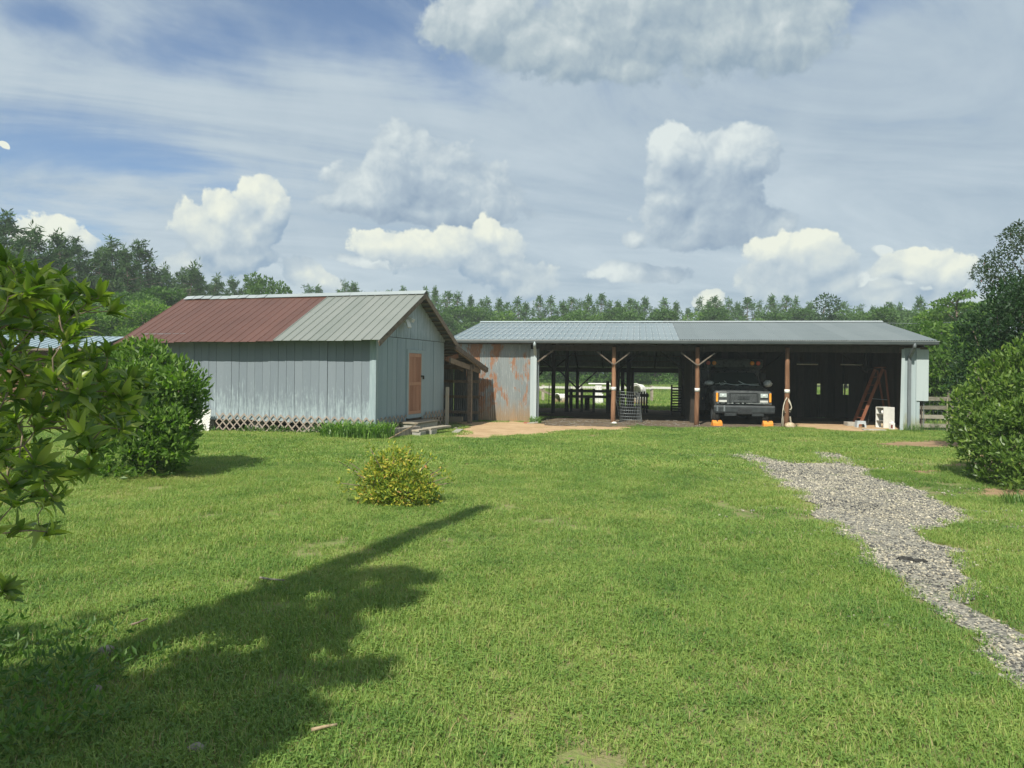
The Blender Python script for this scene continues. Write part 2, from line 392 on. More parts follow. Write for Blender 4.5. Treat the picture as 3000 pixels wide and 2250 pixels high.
# white ribbed wall, green with algae at the foot
def algae_white(g):
    p = g.pos(); z = g.xyz(p)[2]
    n = g.noise(g.scale(p, (8, 8, 1.2)), 3, 5, 0.65); s2 = g.noise(g.scale(p, (12, 12, 0.5)), 2, 4, 0.6)
    c = g.mixc(g.map(s2, 0.35, 0.7), (0.30, 0.365, 0.38), (0.37, 0.43, 0.44))
    f = g.map(g.add(z, g.mul(g.sub(n, 0.5), 1.2)), 0.0, 0.55, 0.75, 0.0, True)
    c = g.mixc(f, c, (0.22, 0.22, 0.10))
    return principled(g, c, 0.45, 0.0, None, 0.4)
material('algae_white', algae_white)

# ---- foliage: leaf tone by the face attribute rnd, plus light through the leaf
def leaf(name, stops, gloss=0.45, trans=0.35, spec=0.4, vary=0.25, vscale=1.2, tint=(0.75, 1.0, 0.25)):
    def fn(g):
        r = g.attr('rnd')
        n = g.noise(g.pos(), vscale, 3, 0.6)
        k = g.add(r, g.mul(g.sub(n, 0.5), vary * 2))
        k = g.add(k, g.mul(g.sub(g.rnd(), 0.5), 0.22))
        c = g.ramp(k, stops)
        d = principled(g, c, gloss, 0.0, None, spec)
        t = g.new('ShaderNodeBsdfTranslucent'); g.put(t.inputs[0], g.mixc(1.0, g.mixc(1.0, c, (1.6, 1.6, 1.6), 'MULTIPLY'), tint, 'MULTIPLY'))
        mx = g.new('ShaderNodeMixShader'); mx.inputs[0].default_value = trans
        g.l.new(d, mx.inputs[1]); g.l.new(t.outputs[0], mx.inputs[2])
        return mx.outputs[0]
    return material(name, fn)
leaf('leaf_pine', [(0.0, (0.0272, 0.0651, 0.0208)), (0.5, (0.0476, 0.1012, 0.0288)), (1.0, (0.0892, 0.1540, 0.0448))], 0.6, 0.25, 0.2, vscale=0.25)
leaf('leaf_pine_far', [(0.0, (0.0368, 0.0902, 0.0203)), (0.5, (0.0626, 0.1377, 0.0297)), (1.0, (0.1030, 0.1900, 0.0439))], 0.6, 0.25, 0.2, vscale=0.2)
leaf('leaf_wood', [(0.0, (0.0429, 0.0975, 0.0242)), (0.5, (0.0780, 0.1534, 0.0352)), (1.0, (0.1365, 0.2275, 0.0506))], 0.55, 0.35, 0.25, vscale=0.3)
leaf('leaf_hedge', [(0.0, (0.07, 0.15, 0.036)), (0.5, (0.13, 0.25, 0.055)), (1.0, (0.22, 0.36, 0.085))], 0.6, 0.35, 0.15, vscale=0.4)
leaf('leaf_light', [(0.0, (0.0675, 0.1365, 0.0286)), (0.5, (0.1148, 0.2015, 0.0407)), (1.0, (0.2565, 0.3705, 0.0660))], 0.55, 0.42, 0.25, vscale=0.5)
leaf('leaf_dark', [(0.0, (0.018, 0.046, 0.018)), (0.5, (0.034, 0.078, 0.026)), (1.0, (0.066, 0.125, 0.038))], 0.5, 0.28, 0.2, vscale=0.6)
leaf('leaf_shrub', [(0.0, (0.0675, 0.1366, 0.0264)), (0.5, (0.1266, 0.2186, 0.0374)), (1.0, (0.2869, 0.3963, 0.0638))], 0.45, 0.38, 0.3, vscale=1.2)
leaf('leaf_bush', [(0.0, (0.0644, 0.1218, 0.0242)), (0.5, (0.1216, 0.1986, 0.0352)), (1.0, (0.2431, 0.3202, 0.0572))], 0.4, 0.35, 0.4, vscale=1.0)
leaf('leaf_near', [(0.0, (0.0634, 0.1121, 0.0240)), (0.4, (0.1267, 0.1949, 0.0370)), (0.75, (0.2429, 0.3021, 0.0601)), (1.0, (0.3590, 0.3995, 0.1016))], 0.36, 0.45, 0.45, vscale=2.0, vary=0.15)
leaf('leaf_yellow', [(0.0, (0.0915, 0.1680, 0.0260)), (0.34, (0.2074, 0.2820, 0.0400)), (0.58, (0.4392, 0.4320, 0.0550)), (0.80, (0.5734, 0.3960, 0.0900)), (1.0, (0.4392, 0.2040, 0.0900))], 0.45, 0.3, 0.35, vscale=6, vary=0.25)
leaf('leaf_myrtle', [(0.0, (0.022, 0.045, 0.022)), (0.6, (0.05, 0.085, 0.036)), (0.84, (0.075, 0.11, 0.045)), (0.9, (0.22, 0.08, 0.10)), (1.0, (0.26, 0.10, 0.12))], 0.5, 0.3, 0.3, vscale=0.7, vary=0.1)
leaf('leaf_lily', [(0.0, (0.08, 0.17, 0.034)), (0.5, (0.15, 0.27, 0.055)), (1.0, (0.25, 0.37, 0.085))], 0.4, 0.35, 0.35, vscale=3)
leaf('leaf_weed', [(0.0, (0.05, 0.11, 0.026)), (0.5, (0.085, 0.165, 0.035)), (1.0, (0.16, 0.25, 0.055))], 0.45, 0.35, 0.35, vscale=3)

def lawn_tone(g, r):
    """Colour of the lawn at a place: lush green, yellow-green and thin straw patches."""
    p = g.pos()
    big = g.noise(p, 0.32, 4, 0.6, 0.5); midn = g.noise(p, 1.3, 4, 0.6); sm = g.noise(p, 6.0, 3, 0.6)
    k = g.add(g.add(g.mul(big, 0.50), g.mul(midn, 0.40)), g.mul(sm, 0.28))
    k = g.add(g.mul(g.sub(k, 0.59), 1.25), 0.49)
    k = g.add(k, g.mul(g.sub(r, 0.5), 0.42))
    c = g.ramp(k, [(0.16, (0.068, 0.160, 0.038)), (0.36, (0.150, 0.258, 0.056)), (0.52, (0.232, 0.340, 0.076)), (0.66, (0.342, 0.402, 0.120)), (0.82, (0.44, 0.39, 0.19))])
    return c, k
def grass_blade(g):
    r = g.attr('rnd')
    c, k = lawn_tone(g, r)
    c = g.mixc(g.m('GREATER_THAN', r, 0.955), c, (0.38, 0.32, 0.16))
    d = principled(g, c, 0.5, 0.0, None, 0.25)
    t = g.new('ShaderNodeBsdfTranslucent'); g.put(t.inputs[0], g.mixc(1.0, c, (1.25, 1.35, 0.6), 'MULTIPLY'))
    mx = g.new('ShaderNodeMixShader'); mx.inputs[0].default_value = 0.35
    g.l.new(d, mx.inputs[1]); g.l.new(t.outputs[0], mx.inputs[2])
    return mx.outputs[0]
material('grass_blade', grass_blade)
def ground_mat(g):
    p = g.pos()
    f = g.noise(p, 9, 5, 0.7)
    c, k = lawn_tone(g, f)
    c = g.mixc(0.45, c, (0.12, 0.10, 0.05))
    soil = g.mixc(g.noise(p, 20, 4, 0.7), (0.17, 0.125, 0.085), (0.33, 0.25, 0.17))
    bare = g.map(g.add(g.mul(f, 0.7), g.mul(g.noise(p, 1.7, 5, 0.65), 0.3)), 0.44, 0.58, 0.0, 0.7)
    c = g.mixc(bare, c, soil)
    return principled(g, c, 0.95, 0.0, g.bump(g.noise(p, 28, 4, 0.7), 0.7, 0.03), 0.1)
material('ground', ground_mat)
def sand_mat(c1, c2, c3):
    def fn(g):
        p = g.pos()
        n = g.noise(p, 1.6, 5, 0.65, 0.4); f = g.noise(p, 22, 5, 0.7)
        c = g.mixc(g.map(g.add(g.mul(n, 0.7), g.mul(f, 0.3)), 0.38, 0.62), c1, c2)
        c = g.mixc(g.map(g.noise(g.scale(p, (1, 3, 1)), 7, 5, 0.7), 0.60, 0.70, 0, 0.7), c, c3)
        return principled(g, c, 0.95, 0.0, g.bump(g.add(f, n), 0.8, 0.03), 0.1)
    return fn
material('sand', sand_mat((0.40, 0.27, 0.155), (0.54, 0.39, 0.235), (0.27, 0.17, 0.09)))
material('mulch', sand_mat((0.10, 0.078, 0.055), (0.19, 0.15, 0.105), (0.05, 0.04, 0.03)))
material('soil', sand_mat((0.25, 0.165, 0.095), (0.36, 0.25, 0.15), (0.15, 0.11, 0.06)))
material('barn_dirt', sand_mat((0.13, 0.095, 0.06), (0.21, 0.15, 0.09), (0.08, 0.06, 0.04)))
def gravel_bed(g):
    p = g.pos()
    v = g.vor(p, 46, 'F1', 1.0, 'Color')
    d = g.vor(p, 46, 'F1', 1.0, 'Distance')
    h = g.xyz(v)[0]
    c = g.ramp(h, [(0.0, (0.08, 0.078, 0.07)), (0.3, (0.19, 0.185, 0.16)), (0.6, (0.30, 0.285, 0.235)), (1.0, (0.41, 0.38, 0.305))])
    n = g.noise(p, 1.4, 5, 0.65)
    c = g.mixc(g.map(n, 0.55, 0.68, 0, 0.6), c, (0.26, 0.23, 0.17))
    return principled(g, c, 0.9, 0.0, g.bump(g.sub(1.0, d), 0.9, 0.02), 0.2)
material('gravel_bed', gravel_bed)
def pebble(g):
    r = g.rnd()
    n = g.noise(g.pos(), 0.9, 4, 0.6)
    r2 = g.add(r, g.mul(g.sub(n, 0.5), 0.9))
    c = g.ramp(r2, [(0.0, (0.055, 0.056, 0.055)), (0.25, (0.16, 0.158, 0.145)), (0.52, (0.31, 0.295, 0.24)), (0.8, (0.45, 0.405, 0.30)), (1.0, (0.52, 0.48, 0.385))])
    return principled(g, c, 0.8, 0.0, None, 0.25)
material('pebble', pebble)
# ------------------------------------------------------------------ geometry helpers
class MB:
    """Collects shapes and links them as ONE mesh object."""
    def __init__(s): s.v = []; s.f = []; s.sm = []
    def add(s, vs, fs, smooth=False):
        b = len(s.v); s.v.extend([tuple(p) for p in vs]); s.f.extend([tuple(b + i for i in q) for q in fs]); s.sm.extend([smooth] * len(fs)); return s
    def box(s, a, b):
        x0, y0, z0 = a; x1, y1, z1 = b
        return s.add([(x0, y0, z0), (x1, y0, z0), (x1, y1, z0), (x0, y1, z0), (x0, y0, z1), (x1, y0, z1), (x1, y1, z1), (x0, y1, z1)],
                     [(0, 3, 2, 1), (4, 5, 6, 7), (0, 1, 5, 4), (1, 2, 6, 5), (2, 3, 7, 6), (3, 0, 4, 7)])
    def beam(s, a, b, w, h, up=(0, 0, 1)):
        a = Vector(a); b = Vector(b); d = (b - a).normalized(); up = Vector(up)
        if abs(d.dot(up)) > 0.98: up = Vector((0, 1, 0))
        sx = d.cross(up).normalized() * w / 2; sz = sx.cross(d).normalized() * h / 2
        vs = [a - sx - sz, a + sx - sz, a + sx + sz, a - sx + sz, b - sx - sz, b + sx - sz, b + sx + sz, b - sx + sz]
        return s.add(vs, [(0, 1, 2, 3), (7, 6, 5, 4), (0, 4, 5, 1), (1, 5, 6, 2), (2, 6, 7, 3), (3, 7, 4, 0)])
    def tube(s, pts, rad, n=8, cap=True, smooth=True):
        pts = [Vector(p) for p in pts]
        if not isinstance(rad, (list, tuple)): rad = [rad] * len(pts)
        base = len(s.v); prev = None
        for i, p in enumerate(pts):
            d = (pts[min(i + 1, len(pts) - 1)] - pts[max(i - 1, 0)]).normalized()
            ref = prev if prev is not None else (Vector((0, 0, 1)) if abs(d.z) < 0.9 else Vector((1, 0, 0)))
            u = (ref - d * ref.dot(d)); u = u.normalized() if u.length > 1e-6 else d.orthogonal().normalized()
            w = d.cross(u); prev = u
            for k in range(n):
                t = 2 * PI * k / n
                s.v.append(tuple(p + (u * math.cos(t) + w * math.sin(t)) * rad[i]))
        for i in range(len(pts) - 1):
            for k in range(n):
                s.f.append((base + i * n + k, base + i * n + (k + 1) % n, base + (i + 1) * n + (k + 1) % n, base + (i + 1) * n + k)); s.sm.append(smooth)
        if cap:
            s.f.append(tuple(base + k for k in reversed(range(n)))); s.sm.append(False)
            e = base + (len(pts) - 1) * n
            s.f.append(tuple(e + k for k in range(n))); s.sm.append(False)
        return s
    def prism(s, prof, y0, y1):
        """profile in x,z extruded along y"""
        n = len(prof)
        vs = [(x, y0, z) for x, z in prof] + [(x, y1, z) for x, z in prof]
        fs = [tuple(range(n)), tuple(reversed(range(n, 2 * n)))] + [(i, i + n, (i + 1) % n + n, (i + 1) % n) for i in range(n)]
        return s.add(vs, fs)
    def prism_x(s, prof, x0, x1):
        """profile in y,z extruded along x"""
        n = len(prof)
        vs = [(x0, y, z) for y, z in prof] + [(x1, y, z) for y, z in prof]
        fs = [tuple(reversed(range(n))), tuple(range(n, 2 * n))] + [(i, (i + 1) % n, (i + 1) % n + n, i + n) for i in range(n)]
        return s.add(vs, fs)
    def ball(s, c, r, nu=10, nv=7, jitter=0.0, seed=0):
        rr = random.Random(seed); rx, ry, rz = r if isinstance(r, (tuple, list)) else (r, r, r)
        vs = [(c[0], c[1], c[2] - rz)]; fs = []
        for j in range(1, nv):
            ph = -PI / 2 + PI * j / nv
            for i in range(nu):
                th = 2 * PI * i / nu; k = 1 + rr.uniform(-jitter, jitter)
                vs.append((c[0] + rx * k * math.cos(ph) * math.cos(th), c[1] + ry * k * math.cos(ph) * math.sin(th), c[2] + rz * k * math.sin(ph)))
        vs.append((c[0], c[1], c[2] + rz)); e = len(vs) - 1
        for i in range(nu):
            fs.append((0, 1 + (i + 1) % nu, 1 + i))
            fs.append((e, 1 + (nv - 2) * nu + i, 1 + (nv - 2) * nu + (i + 1) % nu))
            for j in range(nv - 2):
                a = 1 + j * nu
                fs.append((a + i, a + (i + 1) % nu, a + nu + (i + 1) % nu, a + nu + i))
        return s.add(vs, fs, True)
    def sheet(s, x0, x1, z0, z1, y=0.0, pitch=0.076, amp=0.009, seg=6, shape='sine', top=None):
        """Corrugated sheet standing in the x-z plane, facing -y; top(x) may give a slanted top edge."""
        n = max(2, int(round((x1 - x0) / pitch * seg)))
        vs = []; fs = []
        for i in range(n + 1):
            x = x0 + (x1 - x0) * i / n; ph = (x / pitch) % 1.0
            if shape == 'sine': dy = amp * math.sin(2 * PI * ph)
            else: dy = -amp * 2 if ph < 0.16 else 0.0
            zt = top(x) if top else z1
            vs += [(x, y + dy, z0), (x, y + dy, zt)]
        for i in range(n): fs.append((2 * i, 2 * i + 2, 2 * i + 3, 2 * i + 1))
        return s.add(vs, fs, shape == 'sine')
    def mesh(s, name):
        me = bpy.data.meshes.new(name); me.from_pydata(s.v, [], s.f)
        if any(s.sm): me.polygons.foreach_set('use_smooth', s.sm)
        me.update(); return me
    def build(s, name, mat, parent=None, bevel=0.0):
        me = s.mesh(name)
        if bevel:
            import bmesh
            bm = bmesh.new(); bm.from_mesh(me)
            bmesh.ops.bevel(bm, geom=[e for e in bm.edges if len(e.link_faces) == 2 and e.calc_face_angle(0) > 0.5], offset=bevel, segments=2, affect='EDGES', profile=0.5)
            bm.to_mesh(me); bm.free()
        me.materials.append(M[mat] if isinstance(mat, str) else mat)
        return link(name, me, parent)

def link(name, data, parent=None):
    o = bpy.data.objects.new(name, data); COL.objects.link(o)
    if parent is not None: o.parent = parent
    return o
def tag(o, label=None, cat=None, group=None, kind=None):
    if label: o['label'] = label
    if cat: o['category'] = cat
    if group: o['group'] = group
    if kind: o['kind'] = kind
    return o
def thing(name, label, cat, loc=(0, 0, 0), rz=0.0, group=None):
    o = bpy.data.objects.new(name, None); COL.objects.link(o)
    o.empty_display_size = 0.2; o.location = loc; o.rotation_euler = (0, 0, rz)
    return tag(o, label, cat, group)
def share(o, parent=None, loc=None, rot=None):
    c = o.copy(); COL.objects.link(c)
    if parent is not None: c.parent = parent
    if loc is not None: c.location = loc
    if rot is not None: c.rotation_euler = rot
    return c
def copy_thing(root, loc, rz, label, group=None, scale=None):
    c = root.copy(); COL.objects.link(c); c.location = loc; c.rotation_euler = (0, 0, rz); c['label'] = label
    if scale is not None: c.scale = scale
    if group: c['group'] = group
    for ch in KIDS.get(root.name, []):
        d = ch.copy(); COL.objects.link(d); d.parent = c
    return c
KIDS = {}

# where a pixel of the photograph lies on the ground, and where at a given distance
def deroll(px, py): return px + ROLL * (py - 1125), py - ROLL * (px - 1500)
def smooth(a, b, x):
    t = np.clip((np.asarray(x, float) - a) / (b - a), 0, 1); return t * t * (3 - 2 * t)
def terr(x, y):
    x = np.asarray(x, float); y = np.asarray(y, float)
    z = -0.07 * smooth(14, 22, y) + 0.07 * np.exp(-((x + 5.0) ** 2 / 14 + (y - 18.5) ** 2 / 5))
    lump = 0.018 * np.sin(x * 1.7 + 0.6 * np.sin(y * 0.9)) * np.sin(y * 1.3 + 1.0) + 0.010 * np.sin(x * 3.9 + 2) * np.sin(y * 3.1)
    far = smooth(45, 160, np.hypot(x, y))
    return z + lump * (1 - smooth(15, 20, y)) + far * 0.25
def tz(x, y): return float(terr(x, y))
def G(px, py):
    x, y = deroll(px, py); d = EYE * F / max(y - HOR, 1)
    for _ in range(5):
        X = (x - 1500) / F * d; d = (EYE - tz(X, d)) * F / max(y - HOR, 1)
    X = (x - 1500) / F * d
    return Vector((X, d, tz(X, d)))
def Wp(px, py, d):
    x, y = deroll(px, py); return Vector(((x - 1500) / F * d, d, EYE - (y - HOR) / F * d))

def np_mesh(name, V, Fc, mat, rnd=None, smoothf=False):
    me = bpy.data.meshes.new(name); me.from_pydata(V.tolist() if hasattr(V, 'tolist') else V, [], Fc.tolist() if hasattr(Fc, 'tolist') else Fc)
    if rnd is not None:
        at = me.attributes.new('rnd', 'FLOAT', 'FACE'); at.data.foreach_set('value', np.asarray(rnd, np.float32))
    if smoothf: me.polygons.foreach_set('use_smooth', np.ones(len(me.polygons), bool))
    me.materials.append(M[mat] if isinstance(mat, str) else mat); me.update(); return me

def unit(a): return a / np.maximum(np.linalg.norm(a, axis=-1, keepdims=True), 1e-9)
def leaf_arrays(P, D, S, L, Wd, fold=0.25, droop=0.0):
    """n leaves: base P, length direction D, side S; each is a folded diamond of two triangles."""
    N = unit(np.cross(D, S)); n = len(P)
    mid = P + D * (L * 0.48)[:, None]
    up = N * (Wd * fold)[:, None]
    a = P; b = mid + S * (Wd * 0.5)[:, None] + up; c = P + D * L[:, None] - np.array([0, 0, 1.0]) * (L * droop)[:, None]; e = mid - S * (Wd * 0.5)[:, None] + up
    V = np.stack([a, b, c, e], 1).reshape(-1, 3)
    i = np.arange(n)[:, None] * 4
    Fc = np.concatenate([i + np.array([[0, 1, 2]]), i + np.array([[0, 2, 3]])], 1).reshape(-1, 3)
    return V, Fc
def rand_dirs(n, r=rng):
    return unit(r.normal(size=(n, 3)))
def perp(D, r=rng):
    return unit(np.cross(D, unit(r.normal(size=D.shape))))

def front_leaves(C, base, most=300, cell=16.0):
    """indices of the leaves nearest the viewer, one to a small patch of the view, the largest first"""
    w = C + np.array(base); d = w[:, 1]; px = 1500 + w[:, 0] / d * F; py = HOR - (w[:, 2] - EYE) / d * F
    best = {}
    for i in np.argsort(d):
        if 0 < px[i] < 3000 and 0 < py[i] < 2250:
            key = (int(px[i] // cell), int(py[i] // cell))
            if key not in best: best[key] = i
    ids = sorted(best.values(), key=lambda i: d[i])
    return np.array(ids[:most], int)
def single_leaves(parent, mat, P, D, S, L, Wd, tone, fold):
    V = [(0, 0, 0), (0.5, 0.48, fold), (0, 1, 0), (-0.5, 0.48, fold)]; me = []
    for t in (0.15, 0.35, 0.5, 0.75): me.append(np_mesh('leaf', V, [(0, 1, 2), (0, 2, 3)], mat, [t, t]))
    for i in range(len(P)):
        N = np.cross(D[i], S[i]); N /= max(np.linalg.norm(N), 1e-9)
        o = bpy.data.objects.new('leaf', me[int(np.argmin(np.abs(np.array((0.15, 0.35, 0.5, 0.75)) - tone[i])))]); COL.objects.link(o); o.parent = parent
        X, Y, Z = S[i] * Wd[i], D[i] * L[i], N * Wd[i]
        o.matrix_local = Matrix(((X[0], Y[0], Z[0], P[i][0]), (X[1], Y[1], Z[1], P[i][1]), (X[2], Y[2], Z[2], P[i][2]), (0, 0, 0, 1)))
def foliage(name, mat, lobes, n, L, W, seed, up=0.35, shell=0.55, parent=None, fold=0.25, cut_z=None, clump=0.0, clumps=0, single=None):
    """Leaves spread through the given lobes (x, y, z, rx, ry, rz); denser towards each lobe's surface."""
    r = np.random.default_rng(seed)
    lob = np.array(lobes, float)
    vol = (lob[:, 3] * lob[:, 4] + lob[:, 4] * lob[:, 5] + lob[:, 3] * lob[:, 5]); idx = r.choice(len(lob), n, p=vol / vol.sum())
    d = rand_dirs(n, r)
    rad = np.where(r.random(n) < shell, r.uniform(0.82, 1.04, n), r.random(n) ** 0.45)
    if clumps:
        cl = rand_dirs(clumps, r); cid = r.integers(0, clumps, n)
        d = unit(cl[cid] + r.normal(size=(n, 3)) * clump)
        rad = np.clip(np.abs(r.normal(0.92, 0.12, n)), 0.3, 1.08) * (0.86 + 0.26 * r.random(clumps)[cid])
    P = lob[idx, :3] + d * rad[:, None] * lob[idx, 3:]
    D = unit(d * 0.75 + r.normal(size=(n, 3)) * 0.7 + np.array([0, 0, up]))
    S = perp(D, r)
    # blades lie rather flat: their side stays close to the horizontal
    S = unit(S * np.array([1, 1, 0.45])); S = unit(S - D * (S * D).sum(1, keepdims=True))
    if cut_z is not None:
        k = P[:, 2] > cut_z; P, D, S = P[k], D[k], S[k]; n = len(P)
    Ls = L * r.uniform(0.7, 1.25, n); Ws = W * r.uniform(0.75, 1.2, n)
    tone = np.clip(r.normal(0.42, 0.2, n), 0, 1)
    if single is not None:          # the leaves that show in front become objects of their own
        solo = front_leaves(P + D * (Ls * 0.5)[:, None], single[1])
        single_leaves(single[0], mat, P[solo], D[solo], S[solo], Ls[solo], Ws[solo], tone[solo], fold)
        k = np.ones(n, bool); k[solo] = False; P, D, S, Ls, Ws, tone = P[k], D[k], S[k], Ls[k], Ws[k], tone[k]
    V, Fc = leaf_arrays(P, D, S, Ls, Ws, fold)
    rv = np.repeat(tone, 2)
    return np_mesh(name, V, Fc, mat, rv)
# ------------------------------------------------------------------ ground, drive, bare earth
def axis(lo, hi, f0, f1, fine, coarse):
    a = list(np.arange(f0, f1 + 1e-6, fine)); s = fine
    x = f0
    while x > lo: s = min(s * 1.35, coarse); x -= s; a.insert(0, x)
    x = f1; s = fine
    while x < hi: s = min(s * 1.35, coarse); x += s; a.append(x)
    return np.array(a)
gx = axis(-400, 400, -16, 18, 0.25, 60); gy = axis(-120, 520, -2, 30, 0.25, 60)
XX, YY = np.meshgrid(gx, gy); ZZ = terr(XX, YY)
GV = np.stack([XX, YY, ZZ], -1).reshape(-1, 3); nx, ny = len(gx), len(gy)
ii = (np.arange(ny - 1)[:, None] * nx + np.arange(nx - 1)[None]).reshape(-1, 1)
GF = ii + np.array([[0, 1, nx + 1, nx]])
tag(link('ground', np_mesh('ground', GV, GF, 'ground', smoothf=True)), kind='structure')

def inside(poly, x, y):
    poly = np.asarray(poly, float); x = np.asarray(x, float); y = np.asarray(y, float)
    c = np.zeros(x.shape, bool); n = len(poly); j = n - 1
    for i in range(n):
        xi, yi = poly[i]; xj, yj = poly[j]
        if yi != yj:
            k = ((yi > y) != (yj > y)) & (x < (xj - xi) * (y - yi) / (yj - yi) + xi); c ^= k
        j = i
    return c
def wob(x, y, a=0.12):
    return x + a * np.sin(y * 5.1 + 1.3 * np.sin(x * 3.3)) + a * 0.5 * np.sin(x * 11 + y * 7), y + a * np.sin(x * 4.7 + 1.1 * np.sin(y * 2.9)) + a * 0.5 * np.sin(y * 13 - x * 5)
def ground_poly(pxs): return [tuple(G(px, py).xy) for px, py in pxs]
def z5(l): return [(2050 + a / 2.2116, 1250 + b / 2.2116) for a, b in l]
def z3(l): return [(1300 + a / 4.148, 900 + b / 4.148) for a, b in l]
GRAVEL = ground_poly(z5([(205, 185), (330, 240), (420, 300), (530, 390), (640, 450), (715, 520), (750, 570), (860, 650), (1000, 760), (1090, 870), (1190, 970), (1240, 1030),
    (1380, 1100), (1500, 1160), (1600, 1230), (1700, 1340), (1740, 1440), (1900, 1560), (2101, 1680), (2500, 1900), (2600, 1640), (2101, 1390), (1990, 1330), (1960, 1260), (1800, 1170), (1840, 1100),
    (1820, 1040), (1770, 1000), (1740, 900), (1700, 800), (1480, 730), (1300, 665), (1600, 650), (1760, 600), (1640, 500), (1440, 440), (1430, 400), (1180, 350), (1050, 270),
    (1000, 210), (900, 180), (760, 160), (720, 172), (870, 240), (600, 240), (500, 215), (380, 185), (290, 165)]))
DIRT = ground_poly(z3([(-90, 1570), (130, 1560), (180, 1470), (140, 1440), (250, 1405), (420, 1395), (560, 1392), (960, 1396), (1200, 1400), (1250, 1440), (1700, 1440), (2074, 1450), (2350, 1462),
    (2200, 1512), (1760, 1500), (1400, 1500), (1350, 1540), (1000, 1560), (700, 1590), (400, 1602), (100, 1590)]))
MULCH = ground_poly([(1575, 1238), (1600, 1226), (1800, 1226), (2045, 1228), (2300, 1236), (2330, 1250), (2240, 1256), (2100, 1256), (1960, 1252), (1860, 1251), (1700, 1249), (1600, 1247)])
SOILS = [ground_poly(q) for q in (
    [(2555, 1305), (2620, 1292), (2700, 1293), (2800, 1292), (2900, 1300), (2860, 1312), (2740, 1312), (2640, 1312)],
    [(2790, 1345), (2860, 1330), (3080, 1345), (3150, 1420), (2960, 1418), (2850, 1395)],
    [(2800, 1440), (2900, 1434), (3100, 1440), (3080, 1456), (2900, 1452)],
    [(2140, 1284), (2190, 1290), (2170, 1300), (2145, 1298)],
    [(2310, 1284), (2400, 1288), (2390, 1300), (2330, 1296)],
    [(1700, 1275), (1730, 1272), (1770, 1282), (1720, 1286)],
    [(2660, 1382), (2720, 1378), (2760, 1386), (2690, 1392)])]
APRON = ground_poly([(2330, 1250), (2340, 1236), (2640, 1236), (2640, 1258), (2560, 1266), (2440, 1262)])
def cells(name, poly, mat, step, dz, a=0.12):
    p = np.array(poly); x0, y0 = p.min(0) - 0.3; x1, y1 = p.max(0) + 0.3
    xs = np.arange(x0, x1, step); ys = np.arange(y0, y1, step)
    cx, cy = np.meshgrid(xs + step / 2, ys + step / 2); wx, wy = wob(cx, cy, a)
    k = inside(poly, wx, wy)
    vid = {}; V = []; Fc = []
    for j, i in zip(*np.nonzero(k)):
        q = []
        for di, dj in ((0, 0), (1, 0), (1, 1), (0, 1)):
            key = (i + di, j + dj)
            if key not in vid:
                vid[key] = len(V); X = x0 + key[0] * step; Y = y0 + key[1] * step; V.append((X, Y, tz(X, Y) + dz))
            q.append(vid[key])
        Fc.append(q)
    return tag(link(name, np_mesh(name, V, Fc, mat, smoothf=True)), kind='structure')
cells('gravel_drive', GRAVEL, 'gravel_bed', 0.08, 0.010, 0.06)
cells('dirt_yard', DIRT, 'sand', 0.10, 0.006, 0.16)
cells('mulch_bed', MULCH, 'mulch', 0.10, 0.012, 0.10)
cells('sand_apron', APRON, 'sand', 0.12, 0.016, 0.05)
for q in SOILS: cells('soil_patch', q, 'soil', 0.08, 0.008, 0.2)
# ------------------------------------------------------------------ the blue board shed
SH_L, SH_D = 7.5, 4.45
SH_O = Vector((-3.54, 18.5, 0.0)); SH_A = R(-17.8)
EO, GO = 0.50, 0.40              # eave and gable overhang
RZ, SL = 3.96, 0.55              # ridge height, slope
def roof_z(y): return RZ - SL * abs(y - SH_D / 2)
shed = thing('shed', 'blue-grey board shed with half rusty red, half pale grey tin roof and lattice skirt', 'shed', SH_O, SH_A)
rr = random.Random(3)
# dark core behind the boards, so that no light leaks between them
c = MB(); c.box((-SH_L + 0.04, 0.04, 0.34), (-0.04, SH_D - 0.04, 2.55)); c.build('wall_core', 'dark_wood', shed)
f = MB(); f.box((-SH_L + 0.06, 0.06, 0.26), (-0.06, SH_D - 0.06, 0.338)); f.build('floor_frame', 'dark_wood', shed)
for k in range(5):
    for yy in (0.35, 2.2, 4.1):
        p = MB(); x = -0.4 - k * 1.65; p.box((x - 0.2, yy - 0.2, -0.15), (x + 0.2, yy + 0.2, 0.258)); p.build('foundation_block', 'concrete', shed)
nb = 29; bw = (SH_L - 0.14) / nb
for i in range(nb):
    x0 = -SH_L + 0.02 + i * bw
    d = rr.uniform(-0.007, 0.007); ln = rr.uniform(-0.015, 0.02)
    b = MB(); b.beam((x0 + bw / 2, -0.002 + d, 0.31 + ln), (x0 + bw / 2 + rr.uniform(-.004, .004), -0.002 + d, roof_z(0) - 0.03), bw - rr.uniform(0.004, 0.012), 0.024, (0, 1, 0))
    b.build('wall_board', 'blue_board', shed)
b = MB(); b.box((-0.13, -0.034, 0.26), (0.024, 0.0, roof_z(0) - 0.04)); b.build('corner_board', 'blue_trim', shed)
b = MB(); b.box((0.026, -0.032, 0.26), (0.05, 0.09, roof_z(0) - 0.02)); b.build('corner_board', 'blue_trim', shed)
